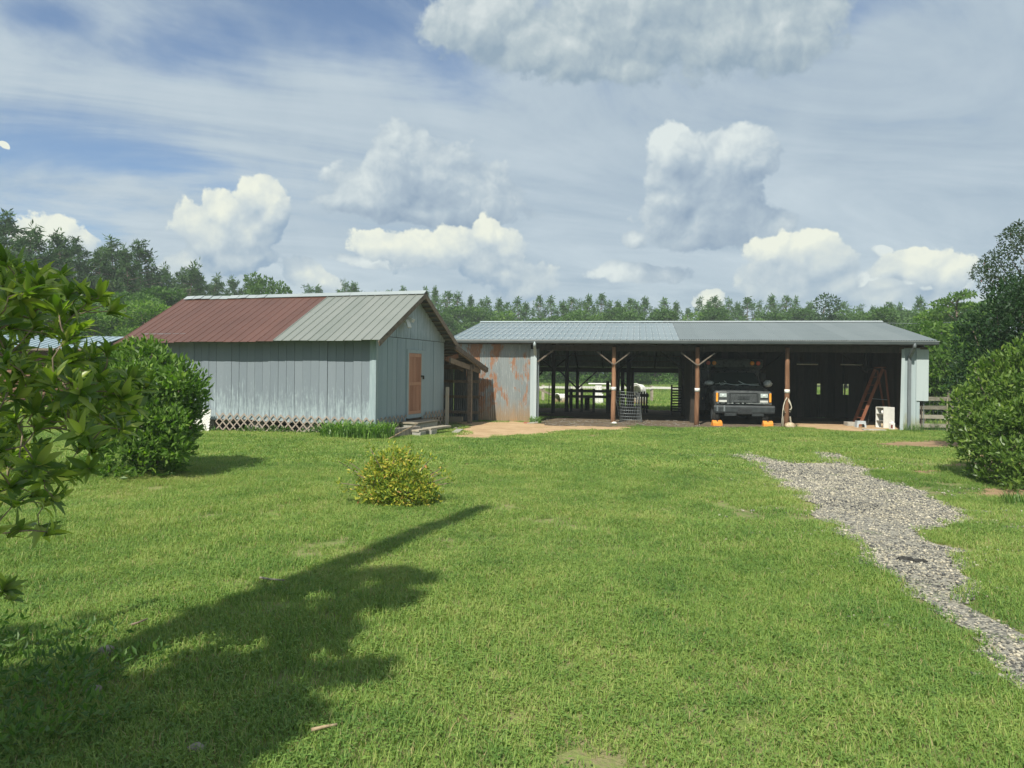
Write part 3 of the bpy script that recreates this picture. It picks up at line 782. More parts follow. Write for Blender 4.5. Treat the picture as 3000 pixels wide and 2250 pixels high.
# gable end: lower boards to the seam at 2.63 m, narrower upper boards cut to the roof slope
DS0, DS1, DZ0, DZ1 = 1.77, 2.83, 0.37, 2.32
ng = 16; gw = (SH_D - 0.1) / ng
for i in range(ng):
    y0 = 0.095 + i * gw; y1 = y0 + gw - rr.uniform(0.005, 0.014)
    y1 = min(y1, SH_D)
    xx = rr.uniform(0.0, 0.012)
    segs = [(0.30, 2.615, y0, y1)]
    if y1 > DS0 and y0 < DS1:
        segs = [(DZ1 + 0.004, 2.615, y0, y1)]
        if y0 < DS0 - 0.02: segs.append((0.30, DZ1 + 0.002, y0, DS0 - 0.002))
        if y1 > DS1 + 0.02: segs.append((0.30, DZ1 + 0.002, DS1 + 0.002, y1))
    for z0, z1, q0, q1 in segs:
        b = MB(); b.box((xx, q0, z0), (xx + 0.024, q1, z1)); b.build('gable_board', 'gable_board', shed)
nu = 20; uw = SH_D / nu
for i in range(nu):
    y0 = i * uw + 0.004; y1 = y0 + uw - rr.uniform(0.006, 0.014); xx = rr.uniform(0.0, 0.012) + 0.008
    z0 = 2.63; za = roof_z(y0) - 0.05; zb = roof_z(y1) - 0.05
    if min(za, zb) < z0 + 0.03: continue
    b = MB(); b.prism_x([(y0, z0), (y1, z0), (y1, zb), (y0, za)], xx, xx + 0.024); b.build('gable_board', 'gable_board', shed)
# door with its frame
fr = MB()
fr.box((0.015, DS0, DZ0), (0.055, DS0 + 0.11, DZ1 - 0.10)); fr.box((0.015, DS1 - 0.12, DZ0), (0.055, DS1, DZ1 - 0.10))
fr.box((0.013, DS0 - 0.01, DZ1 - 0.10), (0.058, DS1 + 0.01, DZ1)); fr.box((0.014, DS0 + 0.11, DZ0 - 0.01), (0.054, DS1 - 0.12, DZ0 + 0.10))
door_f = fr.build('door_frame', 'blue_trim', shed)
door = MB(); ya, yb, za, zb = DS0 + 0.115, DS1 - 0.125, 0.475, 2.215
door.box((0.012, ya, za), (0.030, yb, zb)); door = door.build('door', 'door_wood', shed)
for (a, b_) in (((0.031, ya, za), (0.052, ya + 0.05, zb)), ((0.031, yb - 0.05, za), (0.052, yb, zb)),
                ((0.031, ya + 0.051, zb - 0.10), (0.050, yb - 0.051, zb)), ((0.031, ya + 0.051, za), (0.050, yb - 0.051, za + 0.09)),
                ((0.031, ya + 0.051, 1.30), (0.050, yb - 0.051, 1.39))):
    q = MB(); q.box(a, b_); q.build('door_rail', 'door_rail', door)
pw = (yb - ya - 0.11) / 3
for k in range(3):
    for z0, z1 in ((za + 0.095, 1.295), (1.395, zb - 0.105)):
        q = MB(); q.box((0.031, ya + 0.055 + k * pw + 0.004, z0), (0.037, ya + 0.055 + (k + 1) * pw - 0.004, z1)); q.build('door_panel', 'door_wood', door)
lk = MB(); lk.box((0.058, DS1 - 0.16, 1.54), (0.075, DS1 + 0.03, 1.58)); lk.box((0.076, DS1 - 0.07, 1.47), (0.10, DS1 - 0.01, 1.56)); lk.build('padlock_hasp', 'char', shed)
# floodlight under the gable peak
lt = MB(); lt.box((0.06, 1.30, 3.06), (0.20, 1.62, 3.10)); lt.beam((0.24, 1.36, 3.12), (0.30, 1.36, 2.90), 0.05, 0.24, (0, 1, 0)); lt.beam((0.14, 1.52, 3.20), (0.33, 1.56, 3.10), 0.26, 0.10)
lt.build('floodlight', 'fixture_pale', shed, 0.008)
# roof: ribbed sheets lying side by side, front slope; the back slope runs on over the lean-to
def slope_sheet(name, x0, x1, ya, za, yb, zb, mat, parent, ribs=(0.0, 0.5), rib_h=0.022, sag=0.0, th=0.006, nseg=1):
    """a roof sheet from (ya, za) down to (yb, zb), with square ribs running down it"""
    d = Vector((0, yb - ya, zb - za)); n = Vector((0, -d.z, d.y)).normalized()
    if n.z < 0: n = -n
    w = x1 - x0; prof = []
    for r0 in ribs:
        c = x0 + r0 * w + 0.02
        prof += [(c - 0.018, 0), (c - 0.008, rib_h), (c + 0.008, rib_h), (c + 0.018, 0)]
    xs = [(x0, 0)] if not prof or prof[0][0] > x0 + 1e-4 else []
    prof = xs + prof + [(x1 - 0.0005, 0)]
    vs = []; fs = []; m = len(prof)
    for t in range(nseg + 1):
        q = t / nseg
        for lo in (0, 1):
            for x, h in prof:
                hh = h if lo == 0 else -th
                vs.append((x, ya + d.y * q + n.y * hh, za + d.z * q + n.z * hh - sag * math.sin(PI * q)))
    for t in range(nseg):
        b0 = t * 2 * m; b1 = (t + 1) * 2 * m
        for i in range(m - 1):
            fs.append((b0 + i, b0 + i + 1, b1 + i + 1, b1 + i)); fs.append((b0 + m + i, b1 + m + i, b1 + m + i + 1, b0 + m + i + 1))
        fs.append((b0, b1, b1 + m, b0 + m)); fs.append((b0 + m - 1, b0 + 2 * m - 1, b1 + 2 * m - 1, b1 + m - 1))
    for i in range(m - 1):
        fs.append((i, m + i, m + i + 1, i + 1)); e = nseg * 2 * m; fs.append((e + i, e + i + 1, e + m + i + 1, e + m + i))
    q = MB(); q.add(vs, fs); return q.build(name, mat, parent)
XR = GO; XL = -8.13; XM = -2.74
def eave_z(x): return 2.45 + 0.035 * (x + 4) / 4 + 0.012 * math.sin(x * 2.1)
nr = 10; w = (XM - XL) / nr
for i in range(nr):
    x0 = XL + i * w; e = eave_z(x0 + w / 2) - (0.05 if i == 0 else 0)
    slope_sheet('roof_panel', x0, x0 + w, SH_D / 2, RZ + rr.uniform(-.006, .006), -EO, e, 'roof_red', shed, (0.0, 0.5), 0.014)
npn = 6; w = (XR - XM) / npn
for i in range(npn):
    x0 = XM + i * w
    slope_sheet('roof_panel', x0, x0 + w, SH_D / 2, RZ + rr.uniform(-.004, .004), -EO, eave_z(x0 + w / 2), 'roof_pale', shed)
for i in range(nr + npn):
    w2 = (XR - XL) / (nr + npn); x0 = XL + i * w2
    slope_sheet('roof_panel', x0, x0 + w2, SH_D / 2, RZ - 0.006, SH_D + 0.42, RZ - SL * (SH_D / 2 + 0.42), 'roof_pale', shed)
# ridge cap: short overlapping pieces at the far end, one long strip nearer the gable
def cap(x0, x1, dz, mat='roof_cap', t=0.0):
    q = MB(); q.add([(x0, SH_D / 2 - 0.17, RZ - 0.060 + dz), (x1, SH_D / 2 - 0.17, RZ - 0.060 + dz + t), (x1, SH_D / 2, RZ + 0.050 + dz + t), (x0, SH_D / 2, RZ + 0.050 + dz), (x1, SH_D / 2 + 0.17, RZ - 0.060 + dz + t), (x0, SH_D / 2 + 0.17, RZ - 0.060 + dz)],
                    [(0, 1, 2, 3), (3, 2, 4, 5)])
    o = q.build('ridge_cap', mat, shed); m_ = o.modifiers.new('thick', 'SOLIDIFY'); m_.thickness = 0.012
for i in range(9): cap(-8.0 + i * 0.34, -8.0 + i * 0.34 + 0.325, rr.uniform(0.0, 0.02), t=rr.uniform(-0.02, 0.02))
cap(-4.93, -2.0, 0.012); cap(-1.99, XR + 0.01, 0.012)
# barge boards and rafter tails along the gable
b = MB(); b.beam((XR - 0.02, SH_D / 2, RZ - 0.085), (XR - 0.02, -EO, 2.385), 0.03, 0.13); b.build('barge_board', 'eave_wood', shed)
b = MB(); b.beam((XR - 0.02, SH_D / 2, RZ - 0.085), (XR - 0.02, SH_D + 0.45, RZ - SL * (SH_D / 2 + 0.45) - 0.085), 0.03, 0.14); b.build('barge_board', 'eave_wood', shed)
for k in range(12):
    y = 2.4 + k * 0.22
    b = MB(); b.beam((-0.3, y, roof_z(y) - 0.045), (XR - 0.05, y, roof_z(y) - 0.045), 0.14, 0.02, (0, 0, 1)); b.build('roof_batten', 'eave_wood', shed)
# lattice skirts: strips crossing on the diagonal
def lattice(name, x0, x1, z0, z1, step, w, mat, parent, y=0.0, rot=None, kind='stuff', clip=None):
    q = MB(); ht = z1 - z0
    def seg(ax, az, bx, bz, yy):
        q.beam((ax, yy, az), (bx, yy, bz), 0.008, w, (0, 0, 1))
    for s in (1, -1):
        k = x0 - ht if s == 1 else x0
        while k < (x1 if s == 1 else x1 + ht):
            ax, az, bx, bz = k, z0, k + s * ht, z1
            pts = []
            for t in (0.0, 1.0): pts.append([ax + (bx - ax) * t, az + (bz - az) * t])
            # clip to x0..x1
            (ax, az), (bx, bz) = pts
            if ax > bx: ax, az, bx, bz = bx, bz, ax, az
            if bx > x0 and ax < x1:
                if ax < x0: az += (bz - az) * (x0 - ax) / (bx - ax); ax = x0
                if bx > x1: bz = az + (bz - az) * (x1 - ax) / (bx - ax); bx = x1
                if bx - ax > 0.01: seg(ax, az, bx, bz, y + 0.004 * s)
            k += step
    if rot is not None:
        q.v = [tuple(rot @ Vector(p)) for p in q.v]
    o = q.build(name, mat, parent)
    if kind and parent: o['kind'] = kind
    return o
lattice('lattice_skirt', -4.90, 0.0, 0.02, 0.49, 0.235, 0.034, 'lattice_tan', shed, -0.06)
r90 = Matrix.Rotation(PI / 2, 4, 'Z')
lattice('lattice_skirt', 0.05, DS0 - 0.05, -0.02, 0.49, 0.235, 0.034, 'lattice_tan', shed, -0.07, r90)
lattice('lattice_skirt', DS1 + 0.02, SH_D, -0.06, 0.49, 0.235, 0.034, 'lattice_tan', shed, -0.07, r90)
lattice('lattice_skirt', -SH_L, -5.45, 0.02, 0.49, 0.235, 0.034, 'lattice_tan', shed, -0.06)

# lean-to behind the shed: its own low roof, rafters, post and boarded outer wall
lean = thing('lean_to', 'open lean-to with low tin roof and dark bays behind the blue shed', 'lean-to', SH_O, SH_A)
LA, LZA, LB, LZB = SH_D + 0.12, 2.50, 7.55, 1.78
nl = 11
for i in range(nl):
    w2 = (XR - 0.03 + 7.0) / nl; x0 = -7.0 + i * w2
    slope_sheet('roof_panel', x0, x0 + w2, LA, LZA + 0.03, LB, LZB + 0.03, 'roof_pale', lean, sag=0.05, nseg=3)
for k in range(7):
    x = XR - 0.05 - k * 0.85
    b = MB(); b.beam((x, LA, LZA - 0.06), (x, LB - 0.05, LZB - 0.06), 0.045, 0.12); b.build('rafter', 'eave_wood', lean)
b = MB(); b.beam((XR - 0.005, LA - 0.05, LZA - 0.02), (XR - 0.005, LB, LZB - 0.02), 0.025, 0.15); b.build('barge_board', 'eave_wood', lean)
for k in range(10):
    q = (k + 0.5) / 10; y = LA + (LB - LA) * q; z = LZA + (LZB - LZA) * q - 0.05 * math.sin(PI * q)
    b = MB(); b.beam((-6.9, y, z + 0.005), (XR - 0.06, y, z + 0.005), 0.12, 0.018); b.build('roof_batten', 'eave_wood', lean)
b = MB(); b.beam((0.20, 6.30, -0.2), (0.20, 6.30, 1.95), 0.13, 0.13); b.build('post', 'eave_wood', lean)
b = MB(); b.beam((-2.6, 6.30, -0.2), (-2.6, 6.30, 1.95), 0.13, 0.13); b.build('post', 'eave_wood', lean)
b = MB(); b.beam((0.20, SH_D + 0.08, 2.06), (0.20, LB - 0.3, 1.72), 0.05, 0.16); b.build('tie_beam', 'eave_wood', lean)
b = MB(); b.beam((0.10, SH_D + 0.06, 2.1), (0.16, 5.2, 2.22), 0.10, 0.14); b.build('bracket', 'post_wood', lean)
b = MB(); b.beam((-2.7, 6.30, 1.86), (0.35, 6.30, 1.86), 0.06, 0.16); b.build('header_beam', 'eave_wood', lean)
for k in range(9):
    x0 = -4.2 + k * 0.48
    s = MB(); s.sheet(x0, x0 + 0.475, -0.12, 1.82, 7.38 + rr.uniform(-.006, .006), 0.076, 0.008, 5); s.build('wall_sheet', 'dark_sheet', lean)
for z in (0.25, 0.80, 1.35):
    b = MB(); b.beam((-4.2, 7.33, z), (0.2, 7.33, z), 0.04, 0.10); b.build('girt', 'eave_wood', lean)
b = MB(); b.beam((-2.4, 5.9, 0.06), (0.1, 5.9, 0.10), 0.05, 0.17); b.build('sill_plank', 'plank_wood', lean)
# the tan fence post and the bits that stand about the corner
def shedw(x, y, z=0.0): 
    v = SH_O + Matrix.Rotation(SH_A, 3, 'Z') @ Vector((x, y, 0)); v.z = tz(v.x, v.y) + z; return v
p = G(1309, 1253)
b = MB(); b.beam((0, 0, -0.3), (0.01, 0, 1.28), 0.105, 0.10); o = b.build('fence_post', 'plank_wood', None, 0.006); o.location = p
tag(o, 'weathered square timber post standing free beside the back corner of the blue shed', 'post')
st = thing('door_step', 'low mossy timber step below the brown shed door', 'step', SH_O, SH_A)
b = MB(); b.box((0.09, 1.30, 0.255), (0.62, 2.72, 0.30)); b.build('tread', 'plank_wood', st, 0.006)
for (a, b_) in (((0.55, 1.34, -0.1), (0.59, 2.68, 0.253)), ((0.12, 1.34, -0.1), (0.548, 1.38, 0.253)), ((0.12, 2.64, -0.1), (0.548, 2.68, 0.253))):
    q = MB(); q.box(a, b_); q.build('riser', 'concrete', st)
# loose boards and blocks in front of the step
def plank(a, b, w, h, mat, name, label, cat):
    q = MB(); va, vb = Vector(a), Vector(b); c0 = (va + vb) / 2; q.beam(va - c0, vb - c0, w, h); o = q.build(name, mat, None, 0.004); o.location = c0
    return tag(o, label, cat)
a = shedw(0.95, 0.65, 0.09); b_ = shedw(0.72, 2.0, 0.10)
plank(shedw(0.50, -0.25, 0.12), shedw(0.75, 1.05, 0.13), 0.16, 0.22, 'grey_wood', 'timber', 'dark squared timber lying beside the lily clump below the gable', 'timber')
plank(shedw(0.95, 1.15, 0.17), shedw(1.0, 2.45, 0.19), 0.26, 0.05, 'plank_wood', 'plank', 'long weathered plank resting on blocks in front of the door step', 'plank')
plank(shedw(0.90, 0.55, 0.15), shedw(0.93, 1.10, 0.15), 0.22, 0.05, 'plank_wood', 'plank', 'short pale plank on a block left of the longer plank by the step', 'plank')
plank(shedw(1.35, 2.2, 0.03), shedw(1.05, 3.3, 0.05), 0.20, 0.03, 'concrete', 'plank', 'thin grey board lying flat in the grass right of the step', 'plank')
for nm, xy, lb in (('block', (0.98, 1.32), 'grey block under the left end of the long plank by the step'), ('block', (0.92, 0.75), 'grey block under the short pale plank by the lilies')):
    q = MB(); q.box((-0.12, -0.18, -0.1), (0.12, 0.18, 0.12 if 'short' in lb else 0.143)); o = q.build(nm, 'concrete', None, 0.008); o.location = shedw(*xy); o.rotation_euler = (0, 0, SH_A); tag(o, lb, 'block')
q = MB(); va = G(1138, 1289) + Vector((0, 0, .02)); vb = Vector(shedw(0.78, 0.9, 0.30)); q.tube([va - va, (vb - va) * 0.5 + Vector((0, 0, .01)), vb - va], 0.014, 6); o = q.build('garden_stake', 'stick_tan'); o.location = va
tag(o, 'thin pinkish stick leaning from the grass onto the timber by the lilies', 'stick')
q = MB(); q.box((-0.2, -0.12, 0), (0.2, 0.12, 0.035)); o = q.build('slab', 'concrete', None, 0.01); o.location = G(1335, 1252); o.rotation_euler = (0.03, -0.05, 0.4); tag(o, 'flat grey slab lying on the sand beside the tan fence post', 'slab')
q = MB(); q.ball((0, 0, 0.03), (0.10, 0.05, 0.035), 8, 5, 0.2, 4); o = q.build('stone', 'stone_grey'); o.location = G(1332, 1258); tag(o, 'small pale stone on the sand in front of the flat slab', 'stone')
# the white lattice panel leaning at the far end of the skirt and the pinkish one lying behind it
wl = lattice('lattice_panel', 0, 0.56, 0, 0.64, 0.085, 0.040, 'lattice_white', None, 0.0, None, None)
wl.location = shedw(-5.50, -0.30, 0.0); wl.rotation_euler = (R(-8), 0, SH_A); tag(wl, 'white plastic lattice panel leaning against the foot of the blue wall', 'lattice')
wl = lattice('lattice_panel', 0, 1.1, 0, 0.40, 0.085, 0.036, 'lattice_pink', None, 0.0, None, None)
wl.location = shedw(-6.6, -0.55, 0.06); wl.rotation_euler = (R(-68), 0, SH_A); tag(wl, 'pinkish lattice panel lying low in the grass beside the white one', 'lattice')
# ------------------------------------------------------------------ the pole barn
BN_O = Vector((0.83, 25.7, -0.07)); BN_A = math.atan2(-0.1725, 0.985)
BN_M = Matrix.Rotation(BN_A, 3, 'Z')
def bw_(b, by, z=0.0): return BN_O + BN_M @ Vector((b, by, z))
barn = thing('pole_barn', 'long open-fronted pole barn with silver tin roof, log posts and rusty sheet end wall', 'barn', BN_O, BN_A)
BL, BR = -3.1, 13.10; RDG, EV = 5.0, -0.42
ZE, ZR = 2.93, 3.90; BSL = (ZR - ZE) / (RDG - EV)
BY2, ZB2 = 9.7, 2.02          # the rear slope falls steeper, to a low back eave
def rz_(y): return ZR - BSL * (RDG - y) if y < RDG else ZR - (ZR - ZB2) / (BY2 - RDG) * (y - RDG)
rb = random.Random(11)
# front roof slope: ribbed silver sheets on the left, corrugated grey ones on the right
XS = 5.02
nS = 12; w = (XS - BL) / nS
for i in range(nS):
    x0 = BL + i * w
    slope_sheet('roof_panel', x0, x0 + w, RDG, ZR + rb.uniform(-.004, .004), EV, ZE, 'roof_silver', barn, (0.0, 0.34, 0.67), 0.022)
    # screw heads in rows, the pale dots on the sheets
    sc = MB()
    for r_ in range(5):
        for c_ in (0.07, 0.30, 0.41, 0.63, 0.74, 0.95):
            t = 0.08 + r_ * 0.21 + rb.uniform(-.01, .01); x = x0 + c_ * w; y = RDG + (EV - RDG) * t; z = ZR + (ZE - ZR) * t
            sc.add([(x - .016, y - .016, z + .010), (x + .016, y - .016, z + .010), (x + .016, y + .016, z + .014), (x - .016, y + .016, z + .014), (x, y, z + .026)], [(0, 1, 4), (1, 2, 4), (2, 3, 4), (3, 0, 4)])
    o = sc.build('screw_row', 'white_paint', barn); o['kind'] = 'stuff'
nG = 12; w = (BR - XS) / nG
def corr_slope(name, x0, x1, ya, za, yb, zb, mat, parent, pitch=0.076, amp=0.010, seg=6):
    n = int(round((x1 - x0) / pitch * seg)); vs = []; fs = []
    for i in range(n + 1):
        x = x0 + (x1 - x0) * i / n; h = amp * math.sin(2 * PI * x / pitch)
        vs += [(x, ya, za + h), (x, yb, zb + h)]
    for i in range(n): fs.append((2 * i, 2 * i + 1, 2 * i + 3, 2 * i + 2))
    q = MB(); q.add(vs, fs, True); return q.build(name, mat, parent)
for i in range(nG):
    x0 = XS + i * w + 0.001
    corr_slope('roof_panel', x0, x0 + w + 0.02, RDG, ZR + 0.008 + 0.002 * (i % 2), EV, ZE + 0.008 + 0.002 * (i % 2), 'roof_grey', barn)
nB = 22; w = (BR - BL) / nB
for i in range(nB):
    x0 = BL + i * w; corr_slope('roof_panel', x0, x0 + w, RDG, ZR, BY2, ZB2, 'roof_grey', barn, 0.152, 0.012, 6)
for x0, x1, m_ in ((BL - 0.02, 4.62, 'white_metal'), (4.622, BR + 0.02, 'roof_cap')):
    q = MB(); q.add([(x0, RDG - 0.18, ZR + 0.005), (x1, RDG - 0.18, ZR + 0.005), (x1, RDG, ZR + 0.062), (x0, RDG, ZR + 0.062), (x1, RDG + 0.18, ZR + 0.005), (x0, RDG + 0.18, ZR + 0.005)], [(0, 1, 2, 3), (3, 2, 4, 5)])
    o = q.build('ridge_cap', m_, barn); o.modifiers.new('thick', 'SOLIDIFY').thickness = 0.01
# gutter with its pale lip, fascia behind it, downspouts
q = MB(); q.box((BL + 0.02, EV - 0.10, 2.795), (BR + 0.02, EV + 0.005, 2.90)); q.build('gutter', 'gutter_metal', barn, 0.02)
q = MB(); q.box((BL + 0.015, EV - 0.112, 2.902), (BR + 0.025, EV - 0.085, 2.918)); q.build('gutter_lip', 'gutter_lip', barn)
q = MB(); q.box((BL + 0.06, EV + 0.012, 2.78), (BR - 0.05, EV + 0.05, ZE - 0.02)); q.build('fascia', 'dark_wood', barn)
def pipe(x, yf, yw, zt, zb, mat):
    q = MB(); q.tube([(x, yf, zt + .03), (x, yf, zt - 0.14)], 0.055, 10); a = q.build('downspout', mat, barn)
    q = MB(); q.beam((x, yf, zt - 0.13), (x - 0.02 if yw > yf else x, yw, zt - 0.42), 0.095, 0.075); q.build('downspout', mat, barn)
    q = MB(); q.box((x - 0.065, yw - 0.04, zb), (x + 0.03, yw + 0.04, zt - 0.40)); q.build('downspout', mat, barn)
pipe(0.04, EV - 0.05, -0.10, 2.82, 0.10, 'white_metal')
pipe(12.40, EV - 0.05, -0.10, 2.82, 0.02, 'pipe_metal')
# posts with braces, white band and stone at the foot
POSTS = [(2.795, 0.0), (5.65, 0.0), (8.60, 0.0)]
for k, (x, y) in enumerate(POSTS):
    q = MB(); q.tube([(x - .01, y, -0.4), (x - .01, y, 0.6), (x + .008, y, 1.4), (x, y, 2.02), (x, y, 2.70)], [0.085, 0.083, 0.080, 0.074, 0.070], 10); q.build('post', 'post_wood', barn)
    q = MB(); q.tube([(x, y, 1.17), (x, y, 1.29)], 0.089, 12); q.build('white_band', 'white_paint', barn)
    if k < 2:
        for s in (-1, 1):
            q = MB(); q.beam((x + s * 0.02, y - 0.10, 2.08), (x + s * 0.56, y - 0.10, 2.50), 0.04, 0.13, (0, 1, 0)); q.build('brace', 'brace_wood', barn)
for s, x in ((1, 0.10),):
    q = MB(); q.beam((x, -0.06, 2.15), (x + 0.55, -0.06, 2.56), 0.05, 0.13, (0, 1, 0)); q.build('brace', 'brace_wood', barn)
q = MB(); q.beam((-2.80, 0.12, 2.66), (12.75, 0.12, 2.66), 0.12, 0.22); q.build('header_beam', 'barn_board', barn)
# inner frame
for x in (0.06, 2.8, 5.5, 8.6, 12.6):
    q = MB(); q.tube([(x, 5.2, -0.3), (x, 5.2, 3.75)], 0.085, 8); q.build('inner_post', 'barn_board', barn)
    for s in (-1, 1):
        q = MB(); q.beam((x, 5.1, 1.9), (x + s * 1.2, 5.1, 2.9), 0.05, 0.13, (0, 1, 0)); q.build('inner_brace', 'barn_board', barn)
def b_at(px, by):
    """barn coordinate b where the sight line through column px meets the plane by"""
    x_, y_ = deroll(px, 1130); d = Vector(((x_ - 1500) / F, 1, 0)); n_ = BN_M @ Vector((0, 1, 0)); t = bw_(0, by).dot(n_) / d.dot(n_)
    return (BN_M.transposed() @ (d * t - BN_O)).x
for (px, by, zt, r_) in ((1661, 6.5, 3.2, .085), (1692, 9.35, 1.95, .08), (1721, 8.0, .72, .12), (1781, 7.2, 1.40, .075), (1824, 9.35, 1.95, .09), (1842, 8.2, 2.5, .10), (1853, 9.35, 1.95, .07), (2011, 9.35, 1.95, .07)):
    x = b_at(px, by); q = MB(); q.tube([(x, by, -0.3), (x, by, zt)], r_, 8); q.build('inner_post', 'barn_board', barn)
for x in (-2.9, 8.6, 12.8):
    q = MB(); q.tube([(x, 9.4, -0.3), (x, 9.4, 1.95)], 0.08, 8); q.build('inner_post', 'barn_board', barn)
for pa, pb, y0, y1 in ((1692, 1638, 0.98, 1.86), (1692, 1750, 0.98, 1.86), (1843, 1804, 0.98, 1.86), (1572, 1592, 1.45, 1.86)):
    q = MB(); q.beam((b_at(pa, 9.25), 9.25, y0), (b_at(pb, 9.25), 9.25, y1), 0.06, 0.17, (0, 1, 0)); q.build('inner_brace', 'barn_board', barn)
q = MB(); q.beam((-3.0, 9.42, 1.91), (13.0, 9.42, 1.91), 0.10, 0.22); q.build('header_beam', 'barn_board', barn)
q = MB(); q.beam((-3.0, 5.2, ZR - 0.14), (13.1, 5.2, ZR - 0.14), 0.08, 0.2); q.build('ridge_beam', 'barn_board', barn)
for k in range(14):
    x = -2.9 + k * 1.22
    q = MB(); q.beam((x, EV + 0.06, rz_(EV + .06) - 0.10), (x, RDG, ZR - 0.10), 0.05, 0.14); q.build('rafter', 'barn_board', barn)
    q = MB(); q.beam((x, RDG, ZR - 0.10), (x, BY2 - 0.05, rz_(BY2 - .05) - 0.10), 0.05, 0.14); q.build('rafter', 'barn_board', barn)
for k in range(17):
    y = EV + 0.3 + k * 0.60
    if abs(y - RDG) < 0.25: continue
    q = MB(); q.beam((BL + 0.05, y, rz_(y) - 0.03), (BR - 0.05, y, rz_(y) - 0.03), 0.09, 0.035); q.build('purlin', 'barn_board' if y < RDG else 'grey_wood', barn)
# end walls: rusty corrugated front sheets on the left, white ribbed ones on the right
nW = 5; w = 2.74 / nW
for i in range(nW):
    x0 = -2.90 + i * w
    s = MB(); s.sheet(x0, x0 + w, 0.0 - 0.02, 2.775, -0.055 + 0.006 * (i % 2), 0.068, 0.010, 6); s.build('wall_sheet', 'rust_sheet' if i > 1 else 'rust_brown_shade', barn)
q = MB(); q.box((-0.16, -0.095, 0.0), (0.075, -0.03, 2.22)); q.box((-0.155, -0.088, 2.222), (0.07, -0.03, 2.60)); q.build('corner_trim', 'white_metal', barn, 0.004)
q = MB(); q.box((0.078, -0.02, 0.0), (0.14, 0.10, 2.62)); q.build('corner_post', 'pipe_metal', barn)
for i in range(11):
    y0 = 0.0 + i * 0.86
    s = MB(); s.sheet(y0, y0 + 0.86, -0.02, rz_(y0 + .42) - 0.12, 0, 0.076, 0.009, 4); s.v = [(-2.92 + p_[1], p_[0], p_[2]) for p_ in s.v]; s.build('side_sheet', 'rust_sheet', barn)
    if y0 > 5.6: continue
    s = MB(); s.sheet(y0, y0 + 0.86, -0.02, rz_(y0 + .42) - 0.12, 0, 0.20, 0.010, 12, 'rib'); s.v = [(12.88 + p_[1], p_[0], p_[2]) for p_ in s.v]; s.build('side_sheet', 'white_metal', barn)
    for h_ in range(3):
        ya = y0 + h_ * 0.28 + 0.05; q = MB(); q.box((12.80, ya, 0.0), (12.83, ya + 0.275, rz_(ya + .14) - 0.15)); q.build('shade_lining', 'barn_board', barn)  # dark boards added so the pale sheets' inner side reads as shade
s = MB(); s.sheet(12.22, 12.72, 0.02, 2.70, -0.05, 0.20, 0.012, 12, 'rib'); s.build('wall_sheet', 'algae_white', barn)
q = MB(); q.box((12.60, -0.085, 0.98), (12.97, -0.066, 2.66)); q.build('wall_panel', 'white_metal', barn)
q = MB(); q.beam((12.15, -0.11, -0.12), (12.19, -0.11, 2.66), 0.10, 0.03, (0, 1, 0)); q.build('corner_trim', 'white_metal', barn)
q = MB(); q.box((12.10, -0.035, 2.55), (12.95, 0.0, 2.74)); q.build('fascia', 'dark_wood', barn)
# closed back of the right bays: dark boards with three small windows left open to the light
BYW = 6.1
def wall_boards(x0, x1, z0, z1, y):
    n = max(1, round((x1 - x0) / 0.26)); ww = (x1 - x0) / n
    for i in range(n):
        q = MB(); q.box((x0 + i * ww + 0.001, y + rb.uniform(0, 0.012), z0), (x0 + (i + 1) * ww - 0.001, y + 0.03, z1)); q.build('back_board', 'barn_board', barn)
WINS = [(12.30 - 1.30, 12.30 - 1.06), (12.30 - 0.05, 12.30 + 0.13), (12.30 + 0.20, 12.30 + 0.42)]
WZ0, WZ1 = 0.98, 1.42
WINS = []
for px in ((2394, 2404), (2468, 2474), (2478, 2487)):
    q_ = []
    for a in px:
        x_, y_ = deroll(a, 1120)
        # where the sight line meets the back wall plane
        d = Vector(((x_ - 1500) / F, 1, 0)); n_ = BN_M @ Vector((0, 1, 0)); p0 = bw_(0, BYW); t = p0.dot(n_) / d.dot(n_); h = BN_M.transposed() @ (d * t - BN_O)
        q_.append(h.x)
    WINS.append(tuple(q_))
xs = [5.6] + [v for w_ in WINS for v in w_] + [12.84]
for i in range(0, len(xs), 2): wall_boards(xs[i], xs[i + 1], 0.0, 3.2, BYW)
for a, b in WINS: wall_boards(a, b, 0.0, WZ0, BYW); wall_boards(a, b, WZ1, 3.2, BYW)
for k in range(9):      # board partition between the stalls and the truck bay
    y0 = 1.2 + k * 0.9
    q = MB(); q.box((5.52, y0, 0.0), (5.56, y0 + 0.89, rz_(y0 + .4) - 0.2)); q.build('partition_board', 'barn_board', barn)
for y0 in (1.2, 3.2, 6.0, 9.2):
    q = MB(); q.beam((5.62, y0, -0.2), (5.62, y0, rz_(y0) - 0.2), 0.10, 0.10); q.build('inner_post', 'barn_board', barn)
for (x, y, z, L_) in ((9.9, 3.0, 2.18, 0.75), (11.45, 3.0, 2.18, 0.75)):
    t = thing('tube_lamp', 'unlit fluorescent tube hanging in the dark right bay, ' + ('left of the two' if x < 11 else 'right of the two'), 'lamp', bw_(x, y, z), BN_A)
    q = MB(); q.tube([(-L_ / 2, 0, 0), (L_ / 2, 0, 0)], 0.018, 8); q.build('tube', 'tube_white', t)
    q = MB(); q.box((-L_ / 2, -0.05, 0.03), (L_ / 2, 0.05, 0.07)); q.build('housing', 'grille_dark', t)
    for s in (-1, 1):
        q = MB(); q.tube([(s * L_ * 0.4, 0, 0.07), (s * L_ * 0.4, 0, 1.1)], 0.004, 4); q.build('hanger', 'wire_dark', t)
